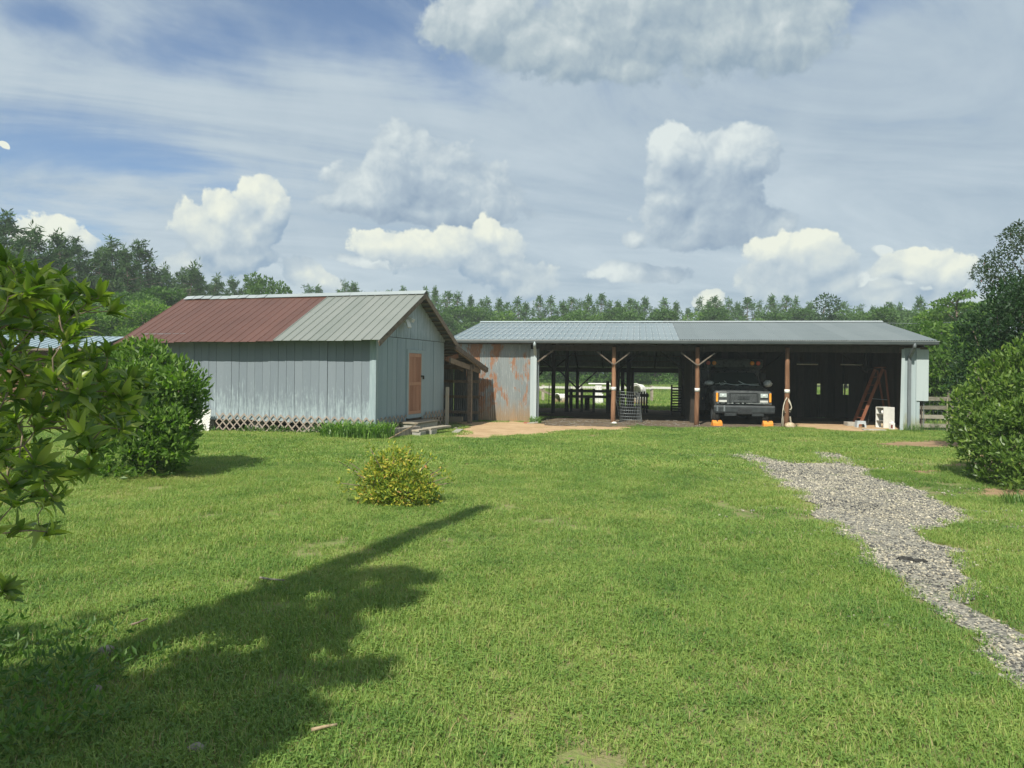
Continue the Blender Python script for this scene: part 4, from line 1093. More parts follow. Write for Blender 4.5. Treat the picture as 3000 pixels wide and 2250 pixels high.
for i, (x, y) in enumerate(((1.15, 2.2), (4.2, 2.4), (10.4, 2.0))):
    q = MB(); q.box((-0.16, -0.05, -0.03), (0.16, 0.05, 0.03)); o = q.build('ceiling_lamp', 'fixture_pale', None, 0.01); o.location = bw_(x, y, rz_(y) - 0.30); o.rotation_euler = (0, 0, BN_A)
    tag(o, ('pale ceiling fitting under the roof of the left bay', 'pale ceiling fitting under the roof of the second bay', 'pale ceiling fitting under the roof of the right bay')[i], 'lamp')
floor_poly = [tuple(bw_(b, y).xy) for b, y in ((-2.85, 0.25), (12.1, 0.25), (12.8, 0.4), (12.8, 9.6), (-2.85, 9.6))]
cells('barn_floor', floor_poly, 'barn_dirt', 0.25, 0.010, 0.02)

# ---- what stands in and behind the barn
def at(px, py, b_y=None): return G(px, py)
def picket_panel(x, y, w, h, n, label, rails, rz=0.0, horizontal=False):
    t = thing('stall_gate', label, 'gate', bw_(x, y), BN_A + rz)
    for k in range(n):
        q = MB()
        if horizontal: q.box((0.05, -0.012, 0.12 + k * (h - 0.12) / n), (w - 0.05, 0.012, 0.12 + k * (h - 0.12) / n + 0.06))
        else: q.box((k * w / n, -0.012, 0.05), (k * w / n + 0.07, 0.012, h + rb.uniform(-0.03, 0.05)))
        q.build('slat', 'barn_board', t)
    for z in rails:
        q = MB()
        if horizontal: q.box((z, -0.035, 0), (z + 0.07, -0.013, h + 0.04))
        else: q.box((0, -0.045, z), (w, -0.013, z + 0.13))
        q.build('rail', 'barn_board', t)
    return t
picket_panel(5.02, 5.9, 0.55, 1.25, 10, 'dark slatted stall gate standing open beside the partition', (0.0, 0.50), 0.25, True)
picket_panel(3.55, 6.0, 0.55, 0.95, 5, 'dark picket stall gate right of the leaning wire roll', (0.25, 0.75))
picket_panel(2.35, 6.2, 1.2, 0.98, 9, 'dark close-boarded stall gate behind the first log post', (0.2, 0.7))
sr = thing('stall_rail', 'two dark horizontal stall rails on thick posts across the left bay', 'stall', bw_(0.55, 6.6), BN_A)
for z in (0.70, 0.95):
    q = MB(); q.box((0, -0.025, z - 0.06), (2.05, 0.025, z + 0.06)); q.build('rail', 'barn_board', sr)
for x in (0.15, 0.62, 1.15, 1.95):
    q = MB(); q.box((x - 0.05, 0.027, -0.2), (x + 0.06, 0.11, 1.05 if x < 1.5 else 1.45)); q.build('post', 'barn_board', sr)
q = MB(); q.box((1.72, -0.3, 0.0), (2.02, -0.03, 0.88)); q.build('feed_box', 'barn_board', sr)
def wire_panel(name, label, loc, rz, w, h, sx, sz, r_, mat, posts=()):
    t = thing(name, label, 'wire fence', loc, rz); q = MB()
    x = 0
    while x <= w + 1e-6: q.tube([(x, 0, 0), (x, 0, h)], r_, 3, False); x += sx
    z = 0
    while z <= h + 1e-6: q.tube([(0, 0, z), (w, 0, z)], r_, 3, False); z += sz
    o = q.build('wire_mesh', mat, t); o['kind'] = 'stuff'
    for x in posts:
        q = MB(); q.tube([(x, 0.03, -0.3), (x + 0.02, 0.03, h + 0.12)], 0.022, 6); q.build('fence_post', 'barn_board', t)
    return t
wire_panel('wire_fence', 'welded wire fence on thin posts seen through the left bay of the barn', bw_(-0.9, 10.6), BN_A, 5.2, 1.05, 0.13, 0.15, 0.005, 'wire_dark', (0.1, 1.15, 1.75, 3.0, 4.2))
# the roll of stiff wire mesh leaning by the first post
wr = thing('wire_roll', 'silvery roll of welded wire mesh leaning on end right of the first log post', 'wire roll', G(1852, 1240) + Vector((0, 0.45, 0)), 0.0)
q = MB(); HN, VN = 10, 26
def wrp(u, v):
    a = R(-205) + u * R(250); r_ = 0.37 + 0.05 * u; sh = -0.24 * v * (1 - u * 0.75)
    return Vector((math.cos(a) * r_ * 1.02 + sh + 0.02, math.sin(a) * r_ * 0.8, v * (1.16 - 0.12 * u)))
for i in range(VN + 1): q.tube([wrp(i / VN, v) for v in (0, .5, 1)], 0.005, 3, False)
for j in range(HN + 1): q.tube([wrp(u / 24, j / HN) for u in range(25)], 0.007, 3, False)
o = q.build('wire_mesh', 'wire', wr); o['kind'] = 'stuff'
# calf hutches and white things in the paddock
def hutch_thing(px, py, d, w, h, ln, label, rz):
    p = Wp(px, py, d); base = Vector((p.x, p.y, tz(p.x, p.y)))
    t = thing('calf_hutch', label, 'hutch', base, rz)
    n = 12; prof = [(-w / 2, 0.0)] + [(w / 2 * math.cos(PI - PI * k / n), h - w / 2 + w / 2 * math.sin(PI * k / n)) for k in range(n + 1)] + [(w / 2, 0.0)]
    q = MB(); inn = [(x * 0.9, z * 0.94) for x, z in prof]
    m_ = len(prof); vs = [(x, -ln / 2, z) for x, z in prof] + [(x, ln / 2, z) for x, z in prof] + [(x, -ln / 2, z) for x, z in inn] + [(x, ln / 2 - 0.05, z) for x, z in inn]
    fs = [(i, i + 1, m_ + i + 1, m_ + i) for i in range(m_ - 1)] + [(2 * m_ + i, 3 * m_ + i, 3 * m_ + i + 1, 2 * m_ + i + 1) for i in range(m_ - 1)]
    fs += [(i, 2 * m_ + i, 2 * m_ + i + 1, i + 1) for i in range(m_ - 1)] + [tuple(m_ + i for i in range(m_))] + [tuple(3 * m_ + i for i in reversed(range(m_)))]
    q.add(vs, fs); q.build('shell', 'hutch_plastic', t)
    q = MB(); q.tube([(x * 1.06, -ln / 2 - 0.02, z * 1.02) for x, z in prof[1:-1]], 0.03, 6); q.build('rim', 'hutch_plastic', t)
    return t
hutch_thing(1645, 1188, 38.8, 0.58, 0.60, 0.55, 'low white plastic calf hutch with tan foot behind the left bay', R(-55))
hutch_thing(1870, 1188, 38.6, 0.66, 1.16, 0.5, 'tall white arched hutch showing above the wire roll', R(-38))
ws = thing('feed_stand', 'white feeding stand of a post with a flat top beam in the paddock', 'stand', Wp(1754, 1190, 38.6) * 1.0, BN_A)
ws.location.z = tz(ws.location.x, ws.location.y)
for (a, b_) in (((-0.25, -0.2, 0), (0.25, 0.2, 0.62)), ((-0.18, -0.16, 0.62), (0.18, 0.16, 1.13)), ((-0.55, -0.22, 1.132), (0.55, 0.22, 1.20))):
    q = MB(); q.box(a, b_); q.build('stand_block', 'white_paint', ws, 0.02)
q = MB(); q.beam((0.45, 0, 1.24), (1.2, 0.1, 0.85), 0.07, 0.09); q.build('stand_arm', 'white_paint', ws)
# pale plank fence across the paddock
fn = thing('plank_fence', 'pale plank fence with short posts crossing the paddock behind the barn', 'fence', (0, 0, 0), 0)
fa, fb = Wp(1480, 1130, 41), Wp(2110, 1150, 44)
nP = 7
for i in range(nP):
    u = i / (nP - 1); u2 = (i + 1) / (nP - 1); p = fa.lerp(fb, u); g0 = tz(p.x, p.y)
    q = MB(); q.beam((p.x, p.y, g0 - 0.2), (p.x, p.y, g0 + 1.02), 0.16, 0.14); q.build('post', 'plank_wood', fn)
    if i < nP - 1:
        p2 = fa.lerp(fb, u2); q = MB(); q.beam((p.x, p.y - 0.1, g0 + 0.90), (p2.x, p2.y - 0.1, tz(p2.x, p2.y) + 0.87), 0.05, 0.13); q.build('plank', 'lattice_white', fn)
q = MB(); q.beam((fa.x + 1.5, fa.y - 0.2, 0.9), (fa.x + 2.8, fa.y - 0.2, 0.35), 0.05, 0.12); q.build('plank', 'plank_wood', fn)
# ------------------------------------------------------------------ the black truck with its box body
TX, TD = 8.12, 25.0
trk_o = Vector((TX, TD, tz(TX, TD) - 0.02))
trk = thing('truck', 'black box-bodied truck with amber and red beacons parked nose-out in the barn bay', 'truck', trk_o, BN_A + R(3))
def tp(mb, name, mat, bevel=0.0, parent=None): return mb.build(name, mat, parent or trk, bevel)
# local axes: x to the right, y backwards from the bumper, z up
def loft(secs, smoothf=True, cap=True):
    """sections: lists of points of equal count, joined in order (closed loops)"""
    q = MB(); n = len(secs[0]); vs = [p for s in secs for p in s]; fs = []
    for i in range(len(secs) - 1):
        for k in range(n): fs.append((i * n + k, i * n + (k + 1) % n, (i + 1) * n + (k + 1) % n, (i + 1) * n + k))
    if cap: fs.append(tuple(reversed(range(n)))); fs.append(tuple((len(secs) - 1) * n + k for k in range(n)))
    q.add(vs, fs, smoothf); return q
def sec(y, hw, zb, zt, r=0.10, crown=0.0, hwb=None):
    hwb = hw if hwb is None else hwb
    return [(-hwb, y, zb), (-hw, y, (zb + zt) / 2), (-hw, y, zt - r), (-hw + r * .4, y, zt - r * .3), (-hw + r, y, zt), (-hw * .4, y, zt + crown), (hw * .4, y, zt + crown), (hw - r, y, zt), (hw - r * .4, y, zt - r * .3), (hw, y, zt - r), (hw, y, (zb + zt) / 2), (hwb, y, zb)]
# hood and wings in one skin, sloping up from the grille to the windscreen
body = loft([sec(0.24, 0.955, 0.72, 1.17, 0.05), sec(0.28, 0.975, 0.68, 1.20, 0.06, 0.012), sec(0.7, 0.99, 0.60, 1.26, 0.08, 0.02), sec(1.35, 0.985, 0.55, 1.34, 0.10, 0.02), sec(1.55, 0.985, 0.50, 1.37, 0.10, 0.01)])
tp(body, 'hood', 'truck_black')
cab = loft([sec(1.50, 0.985, 0.45, 1.34, 0.08), sec(1.56, 0.97, 0.45, 1.39, 0.07), sec(2.15, 0.83, 0.45, 1.90, 0.12, 0.015, 0.98), sec(2.9, 0.83, 0.45, 1.93, 0.12, 0.02, 0.98)])
tp(cab, 'cab', 'truck_black')
# windscreen set just proud of the cab front
q = MB(); q.add([(-0.86, 1.535, 1.415), (0.86, 1.535, 1.415), (0.74, 2.06, 1.855), (-0.74, 2.06, 1.855), (-0.45, 1.50, 1.43), (0.45, 1.50, 1.43), (0.4, 2.03, 1.87), (-0.4, 2.03, 1.87)], [(0, 4, 7, 3), (4, 5, 6, 7), (5, 1, 2, 6)], True)
tp(q, 'windscreen', 'windscreen')
# pale cables lying behind the glass line, wipers
for k, pts in enumerate(([(-0.78, 1.47, 1.43), (-0.5, 1.43, 1.47), (-0.2, 1.40, 1.42), (0.05, 1.36, 1.39)], [(-0.62, 1.47, 1.49), (-0.58, 1.44, 1.40), (-0.35, 1.42, 1.46), (-0.45, 1.45, 1.55)],
                         [(0.05, 1.38, 1.55), (0.25, 1.40, 1.45), (0.5, 1.40, 1.40), (0.80, 1.45, 1.40)], [(-0.1, 1.38, 1.41), (0.2, 1.38, 1.44), (0.45, 1.40, 1.43), (0.78, 1.46, 1.45)])):
    q = MB(); q.tube(pts, 0.013, 6); tp(q, 'loose_cable', 'cable_pale')
for x in (-0.55, 0.15):
    q = MB(); q.beam((x, 1.40, 1.385), (x + 0.55, 1.45, 1.44), 0.02, 0.02); tp(q, 'wiper', 'char')
# grille: surround, bars, the three letters
q = MB(); q.box((-0.955, 0.19, 0.80), (0.955, 0.235, 1.165)); tp(q, 'front_panel', 'truck_black', 0.02)
q = MB(); q.box((-0.46, 0.165, 0.80), (0.46, 0.189, 1.13)); grille = tp(q, 'grille', 'grille_dark')
for k in range(7):
    z = 0.835 + k * 0.042; q = MB(); q.box((-0.44, 0.150, z), (0.44, 0.164, z + 0.013)); tp(q, 'grille_bar', 'grille_bar', 0, grille)
for (a, b_) in (((-0.50, 0.145, 0.80), (-0.462, 0.188, 1.14)), ((0.462, 0.145, 0.80), (0.50, 0.188, 1.14)), ((-0.50, 0.147, 1.142), (0.50, 0.188, 1.165))):
    q = MB(); q.box(a, b_); tp(q, 'grille_frame', 'bumper_black', 0.006, grille)
q = MB(); rq = random.Random(5)
for k in range(26):
    x = -0.92 + k * 0.072
    if rq.random() < 0.75: q.box((x, 0.140, 0.772 + rq.uniform(-.006, .006)), (x + 0.066, 0.188, 0.772 + rq.uniform(0.012, 0.026)))
tp(q, 'lower_trim', 'worn_chrome')
tc = bpy.data.curves.new('badge', 'FONT'); tc.body = 'GMC'; tc.size = 0.13; tc.align_x = 'CENTER'; tc.align_y = 'CENTER'; tc.extrude = 0.008; tc.offset = 0.004; tc.space_character = 1.15
to = bpy.data.objects.new('badge_tmp', tc); COL.objects.link(to)
dg = bpy.context.evaluated_depsgraph_get(); me = bpy.data.meshes.new_from_object(to.evaluated_get(dg)); bpy.data.objects.remove(to)
me.materials.clear(); me.materials.append(M['grille_dark']); bd = link('badge', me, grille); bd.location = (0, 0.138, 0.975); bd.rotation_euler = (PI / 2, 0, 0)
q = MB(); q.box((-0.20, 0.141, 0.915), (0.20, 0.149, 1.035)); tp(q, 'badge_plate', 'bumper_black', 0, grille)
for s in (-1, 1):
    x = s * 0.70
    q = MB(); q.box((x - 0.125, 0.150, 0.985), (x + 0.125, 0.188, 1.125)); h = tp(q, 'headlight', 'lamp_glass', 0.012)
    q = MB(); q.ball((x, 0.150, 1.055), (0.055, 0.012, 0.04), 10, 6); tp(q, 'bulb', 'cable_pale', 0, h)
    q = MB(); q.box((x - 0.14, 0.160, 0.815), (x + 0.13, 0.188, 0.885)); tp(q, 'front_lamp', 'fixture_pale', 0.008)
    q = MB(); q.box((s * 0.905 - 0.035, 0.150, 0.83), (s * 0.905 + 0.035, 0.188, 1.14)); tp(q, 'marker_lamp', 'amber', 0.01)
# bumper: bar, centre recess, lower valance
q = loft([[(-1.03, y0, z) for y0, z in ()]]) if False else MB()
pr = [(0.02, 0.44), (0.0, 0.50), (0.0, 0.66), (0.03, 0.71), (0.14, 0.71), (0.14, 0.44)]
q.prism_x(pr, -1.03, 1.03); bump = tp(q, 'bumper', 'bumper_black', 0.012)
q = MB(); q.box((-0.22, -0.012, 0.42), (0.26, -0.001, 0.62)); tp(q, 'plate_recess', 'grille_dark', 0.004, bump)
for x in (-0.12, 0.14):
    q = MB(); q.tube([(x, -0.03, 0.505), (x, -0.012, 0.505)], 0.03, 10); tp(q, 'bolt', 'bumper_black', 0, bump)
for s in (-1, 1):
    q = MB(); q.prism_x([(0.03, 0.34), (0.02, 0.435), (0.12, 0.435), (0.12, 0.36)], min(s * 0.26, s * 0.66), max(s * 0.26, s * 0.66)); tp(q, 'valance', 'bumper_black', 0.01, bump)
for x in (-0.92, -0.68):
    q = MB(); q.box((x - 0.025, -0.018, 0.50), (x + 0.025, -0.001, 0.71)); tp(q, 'strap', 'pipe_metal', 0, bump)
# wheels
for s in (-1, 1):
    for yy, nm in ((0.95, 'wheel'), (4.6, 'wheel')):
        q = MB(); x0, x1 = s * 0.72, s * 0.97
        prof = []; n = 20
        for xx, r_ in ((x0, 0.24), (x0, 0.36), (x0 + s * 0.04, 0.385), (x1 - s * 0.04, 0.385), (x1, 0.36), (x1, 0.24)):
            prof.append([(xx, yy + r_ * math.cos(2 * PI * k / n), 0.385 + r_ * math.sin(2 * PI * k / n)) for k in range(n)])
        wq = loft(prof, True, True); wo = tp(wq, 'wheel', 'tyre')
        q = MB(); q.tube([(x1 - s * 0.03, yy, 0.385), (x1 + s * 0.004, yy, 0.385)], 0.22, 14); tp(q, 'rim', 'grille_bar', 0, wo)
q = MB(); q.box((-0.65, 0.2, 0.35), (0.65, 5.6, 0.52)); tp(q, 'chassis', 'char')
# box body: over-cab front, beacons, wide lower flanks
q = MB(); q.box((-1.17, 2.95, 0.95), (1.17, 6.0, 2.38)); tp(q, 'box_body', 'truck_black', 0.05)
q = MB(); q.prism_x([(2.35, 2.02), (2.25, 2.10), (2.30, 2.36), (2.40, 2.38), (2.945, 2.38), (2.945, 1.96)], -1.10, 1.10); tp(q, 'box_front', 'truck_black', 0.03)
for s in (-1, 1):
    q = MB(); q.box((s * 1.17 - 0.09 if s > 0 else -1.28, 3.0, 0.42), (1.28 if s > 0 else -1.08, 5.9, 0.948)); tp(q, 'side_skirt', 'bumper_black', 0.03)
    for x, m_ in ((0.70, 'amber'), (0.92, 'beacon_red')):
        q = MB(); q.tube([(s * x, 2.235, 2.22), (s * x, 2.20, 2.22), (s * x, 2.18, 2.22)], [0.082, 0.078, 0.05], 16); tp(q, 'beacon', m_)
    # door mirrors wrapped in crumpled plastic
    q = MB(); q.tube([(s * 0.93, 1.62, 1.30), (s * 1.06, 1.55, 1.22), (s * 1.12, 1.50, 1.30)], 0.016, 6); arm = tp(q, 'mirror_arm', 'bumper_black')
    q = MB(); q.ball((s * 1.11 if s > 0 else -0.99, 1.48, 1.47), (0.16, 0.10, 0.12) if s > 0 else (0.17, 0.10, 0.085), 16, 10, 0.13, 3 + s); tp(q, 'mirror', 'bag_white')
for k in range(4):
    q = MB(); z = 1.46 + k * 0.155; q.box((-1.36, 2.55, z), (-1.20, 2.75, z + 0.13)); tp(q, 'side_lamp', 'pipe_metal', 0.01)
for k in (0, 2):
    q = MB(); z = 1.595 + k * 0.155; q.box((-1.35, 2.535, z), (-1.21, 2.549, z + 0.018)); tp(q, 'lamp_rim', 'worn_chrome')
q = MB(); q.tube([(-1.21, 2.5, 2.18), (-1.19, 2.48, 1.9), (-1.16, 2.3, 1.5), (-1.10, 1.8, 1.38)], 0.012, 5); tp(q, 'grab_rail', 'worn_chrome')
q = MB(); q.tube([(-1.21, 2.5, 2.18), (-0.95, 2.3, 2.16)], 0.010, 5); tp(q, 'grab_rail', 'worn_chrome')
q = MB(); q.tube([(-0.93, 1.9, 1.45), (-0.98, 1.95, 2.12)], 0.010, 5); tp(q, 'aerial', 'worn_chrome')
q = MB(); q.box((-1.30, 2.2, 0.42), (-1.02, 2.90, 1.32)); tp(q, 'step_locker', 'bumper_black', 0.02)
q = MB(); q.box((-1.14, 2.185, 0.83), (-1.10, 2.199, 0.90)); tp(q, 'side_marker', 'stone_tan', 0.004)
q = MB(); q.box((1.02, 2.3, 1.55), (1.22, 2.5, 1.85)); tp(q, 'side_lamp', 'grille_dark', 0.02)
# bright orange wheel chocks
def chock(px, py, rz, label):
    o = thing('wheel_chock', label, 'chock', G(px, py) + Vector((0, 0.02, 0.0)), rz, 'orange wheel chocks')
    q = MB(); prof = [(-0.11, 0.0), (-0.10, 0.10), (-0.03, 0.185), (0.04, 0.195), (0.16, 0.02), (0.16, 0.0)]
    q.prism_x(prof, -0.165, 0.165); q.build('wedge', 'orange_plastic', o, 0.012)
    for x in (-0.15, 0.11):
        q = MB(); q.prism_x([(y * 1.02 - 0.004, z * 1.02 + 0.002) for y, z in prof], x, x + 0.04); q.build('ridge', 'orange_plastic', o, 0.004)
    q = MB(); q.box((-0.02, -0.06, 0.13), (0.01, 0.03, 0.205)); q.build('slot', 'char', o)
chock(2101, 1248, 0.12, 'orange wheel chock under the left front wheel of the truck')
chock(2250, 1250, -0.06, 'orange wheel chock under the right front wheel of the truck')
# ------------------------------------------------------------------ things standing about the right bay
# wooden step ladder, seen from its side
ld = thing('step_ladder', 'tall reddish wooden step ladder standing open in the dark right bay', 'ladder', (0, 0, 0), 0)
top = Wp(2580, 1080, 25.3)
fl = [Wp(2499, 1238, 25.7), Wp(2518, 1232, 25.0)]; bk = [Wp(2600, 1192, 25.7), Wp(2613, 1196, 25.1)]
for p in fl + bk: p.z = -0.06
tA = [top + Vector((-0.03, 0.32, -0.02)), top + Vector((0.0, -0.16, 0.0))]
for i in range(2):
    q = MB(); q.beam(fl[i], tA[i], 0.035, 0.10, (1, 0, 0)); q.build('front_rail', 'ladder_wood', ld)
    q = MB(); q.beam(bk[i], tA[i] + Vector((0.08, 0, -0.04)), 0.03, 0.06, (1, 0, 0)); q.build('rear_leg', 'ladder_wood', ld)
for k in range(1, 7):
    u = k / 7; q = MB(); q.beam(fl[0].lerp(tA[0], u), fl[1].lerp(tA[1], u), 0.09, 0.022); q.build('step', 'ladder_wood', ld)
q = MB(); q.beam(tA[0] + Vector((0.03, 0, 0.05)), tA[1] + Vector((0.03, 0, 0.05)), 0.16, 0.03); q.build('top_step', 'ladder_wood', ld)
q = MB(); q.beam(fl[1].lerp(tA[1], 0.48), bk[1].lerp(tA[1], 0.46), 0.012, 0.02); q.build('spreader', 'wire', ld)
q = MB(); q.beam(bk[0].lerp(tA[0], 0.3), bk[1].lerp(tA[1], 0.3), 0.02, 0.04); q.build('rear_brace', 'ladder_wood', ld)
# white cabinet, open shelves on its left side
p = G(2604, 1256); p = p + Vector((0, 0.30, 0))
cb = thing('cabinet', 'small white cabinet with open shelves on its left side beside the white barn corner', 'cabinet', p, R(14)); cb.scale = (0.84, 0.8, 1)
q = MB()
for a, b_ in (((-0.22, -0.23, 0), (0.30, -0.21, 0.72)), ((-0.22, 0.21, 0), (0.30, 0.23, 0.72)), ((-0.218, -0.209, 0.70), (0.298, 0.209, 0.718)), ((-0.218, -0.209, 0.002), (0.298, 0.209, 0.02)), ((0.28, -0.209, 0.02), (0.298, 0.209, 0.70))):
    q.box(a, b_)
q.build('carcass', 'white_paint', cb)
for z in (0.24, 0.47):
    q = MB(); q.box((-0.21, -0.208, z), (0.279, 0.208, z + 0.018)); q.build('shelf', 'cabinet_inside', cb)
for i, (z, h, m_, lb) in enumerate(((0.492, 0.1, 'white_plastic', 'white can on the upper shelf of the small cabinet'), (0.022, 0.13, 'stone_tan', 'tan tub on the bottom shelf of the small cabinet'))):
    q = MB(); q.tube([(0, 0, 0), (0, 0, h)], 0.05, 10); q.tube([(0, 0, h), (0, 0, h + 0.02)], 0.052, 10); o = q.build('can', m_); o.location = p + Matrix.Rotation(R(14), 3, 'Z') @ Vector((-0.10, -0.04, z)); tag(o, lb, 'can')
# jug in front of the cabinet
p = G(2613, 1259)
jg = thing('jug', 'white plastic jug with dark red label standing before the small cabinet', 'jug', p, R(10))
q = MB(); q.box((-0.075, -0.055, 0), (0.075, 0.055, 0.22)); q.add([(-0.075, -0.055, 0.22), (0.075, -0.055, 0.22), (0.075, 0.055, 0.22), (-0.075, 0.055, 0.22), (-0.05, -0.03, 0.27), (0.0, -0.03, 0.28), (0.0, 0.03, 0.28), (-0.05, 0.03, 0.27)],
      [(0, 1, 5, 4), (1, 2, 6, 5), (2, 3, 7, 6), (3, 0, 4, 7), (4, 5, 6, 7)]); q.build('body', 'white_plastic', jg)
q = MB(); q.tube([(-0.025, 0, 0.275), (-0.025, 0, 0.305)], 0.022, 10); q.build('cap', 'white_plastic', jg)
q = MB(); q.tube([(0.01, 0, 0.275), (0.055, 0, 0.27), (0.07, 0, 0.21)], 0.012, 6); q.build('handle', 'white_plastic', jg)
q = MB(); q.box((-0.079, -0.058, 0.05), (-0.01, -0.056, 0.17)); q.build('label_panel', 'dark_red', jg)
# plastic step stool
p = G(2526, 1254)
stl = thing('step_stool', 'grey plastic step stool with arched front on the sand by the right bay', 'stool', p + Vector((0, 0.12, 0)), R(-4))
q = MB(); q.box((-0.14, -0.10, 0.20), (0.14, 0.10, 0.235)); q.build('seat', 'stool_grey', stl, 0.008)
for yy in (-0.105, 0.085):
    out = [(-0.165, 0), (-0.14, 0.199), (0.14, 0.199), (0.165, 0)]
    inn = [(0.105, 0), (0.10, 0.09), (0.075, 0.135), (-0.075, 0.135), (-0.10, 0.09), (-0.105, 0)]
    vs = [(x, yy, z) for x, z in out + inn] + [(x, yy + 0.02, z) for x, z in out + inn]
    fs = [(0, 1, 8, 9), (1, 2, 6, 7), (1, 7, 8), (2, 3, 4, 5), (2, 5, 6)]
    n_ = 10
    fs2 = [tuple(reversed([i + n_ for i in f])) for f in fs] + [(i, i + n_, (i + 1) % n_ + n_, (i + 1) % n_) for i in range(n_)]
    q = MB(); q.add(vs, fs + fs2); q.build('side_panel', 'stool_grey', stl)
for s in (-1, 1):
    q = MB(); q.add([(s * 0.165, -0.085, 0), (s * 0.165, 0.085, 0), (s * 0.142, 0.085, 0.199), (s * 0.142, -0.085, 0.199), (s * 0.15, -0.085, 0), (s * 0.15, 0.085, 0), (s * 0.127, 0.085, 0.199), (s * 0.127, -0.085, 0.199)],
                    [(0, 1, 2, 3), (7, 6, 5, 4), (0, 3, 7, 4), (1, 5, 6, 2), (0, 4, 5, 1), (3, 2, 6, 7)]); q.build('side_panel', 'stool_grey', stl)
q = MB(); q.box((-0.15, -0.15, 0), (0.15, 0.15, 0.15)); o = q.build('block', 'concrete', None, 0.006); o.location = G(2500, 1250) + Vector((0, 0.25, 0)); tag(o, 'grey concrete block lying left of the step stool', 'block')
q = MB(); q.box((-0.36, -0.09, 0), (0.36, 0.09, 0.05)); o = q.build('slab', 'concrete', None, 0.01); o.location = G(2561, 1262); o.rotation_euler = (0.05, 0.02, -0.05); tag(o, 'long pale slab lying in the grass edge right of the stool', 'slab')
q = MB(); q.beam((0, 0, 0), (0.30, 0.25, 0.95), 0.03, 0.03); o = q.build('iron_bar', 'char'); o.location = G(2556, 1250) + Vector((0, 0.35, 0)); tag(o, 'thin dark bar leaning between the ladder and the cabinet', 'bar')
q = MB(); q.beam((0, 0, 0), (0.38, 0.1, 0.62), 0.02, 0.02); o = q.build('iron_bar', 'char'); o.location = G(2543, 1246) + Vector((0, 0.7, 0)); tag(o, 'second dark bar leaning behind the first one near the cabinet', 'bar')
# sawn log lying at the third post, rope hung on it, boards at its foot
q = MB(); q.ball((0, 0, 0.085), (0.20, 0.13, 0.115), 14, 9, 0.08, 8); o = q.build('log_chunk', 'stone_tan'); o.location = G(2314, 1255); o.rotation_euler = (0, 0.12, 0.1); tag(o, 'pale tan chunk of rock at the foot of the third log post', 'rock')
rp = thing('rope_coil', 'pale rope looped over the third log post with one end hanging', 'rope', bw_(8.60, 0), BN_A)
for k, (s, z0, z1) in enumerate(((1, 0.86, 0.52), (-1, 0.90, 0.50), (1, 0.80, 0.60))):
    q = MB(); q.tube([(s * 0.02, -0.11, z0 + 0.12), (s * 0.085, -0.10, z0), (s * 0.135, -0.09, (z0 + z1) / 2), (s * 0.09, -0.10, z1), (s * 0.06, -0.11, z1 + 0.03)], 0.016, 6); q.build('rope_loop', 'rope', rp)
q = MB(); q.tube([(-0.10, -0.10, 0.86), (-0.15, -0.10, 0.6), (-0.17, -0.10, 0.3), (-0.18, -0.10, 0.06)], 0.014, 6); q.build('rope_end', 'rope', rp)
for i, s in enumerate((-1, 1)):
    q = MB(); q.beam((0, 0, 0), (-s * 0.05, 0.02, 0.38), 0.05, 0.03, (0, 1, 0)); o = q.build('stake', 'plank_wood'); o.location = bw_(8.60 + s * 0.15, -0.02, 0.0); tag(o, 'short board leaning on the ' + ('left' if s < 0 else 'right') + ' of the third log post', 'board')
for i, (px, py) in enumerate(((1799, 1240), (2042, 1245))):
    q = MB(); q.ball((0, 0, 0.025), (0.10, 0.07, 0.05), 9, 6, 0.15, i); o = q.build('post_stone', 'lattice_white'); o.location = G(px, py + 1) + Vector((0, -0.03, 0)); tag(o, 'pale stone at the foot of the %s log post from the rusty wall' % ('first', 'second')[i], 'stone')
# bricks and a board at the rusty wall's corner
q = MB(); q.box((-0.10, -0.05, 0), (0.10, 0.05, 0.06)); o = q.build('brick', 'brick_red', None, 0.005); o.location = G(1543, 1241) + Vector((0, 0, 0.0)); tag(o, 'red brick lying at the corner of the rusty sheet wall', 'brick')
q = MB(); q.box((-0.20, -0.06, 0), (0.20, 0.06, 0.05)); o = q.build('splash_block', 'concrete', None, 0.01); o.location = G(1560, 1241); o.rotation_euler = (0.0, -0.10, 0.35); tag(o, 'pale concrete splash block under the left downspout', 'block')
# litter of wood chips on the mulch
ch = MB(); rc = random.Random(21)
for k in range(160):
    px, py = rc.uniform(1590, 2060), rc.uniform(1230, 1250); v = G(px, py); a = rc.uniform(0, PI); L_ = rc.uniform(0.02, 0.09)
    ch.beam((v.x - L_ * math.cos(a), v.y - L_ * math.sin(a), v.z + 0.02), (v.x + L_ * math.cos(a), v.y + L_ * math.sin(a), v.z + 0.03), rc.uniform(0.015, 0.04), 0.012)
tag(ch.build('wood_chips', 'grey_wood'), kind='stuff')
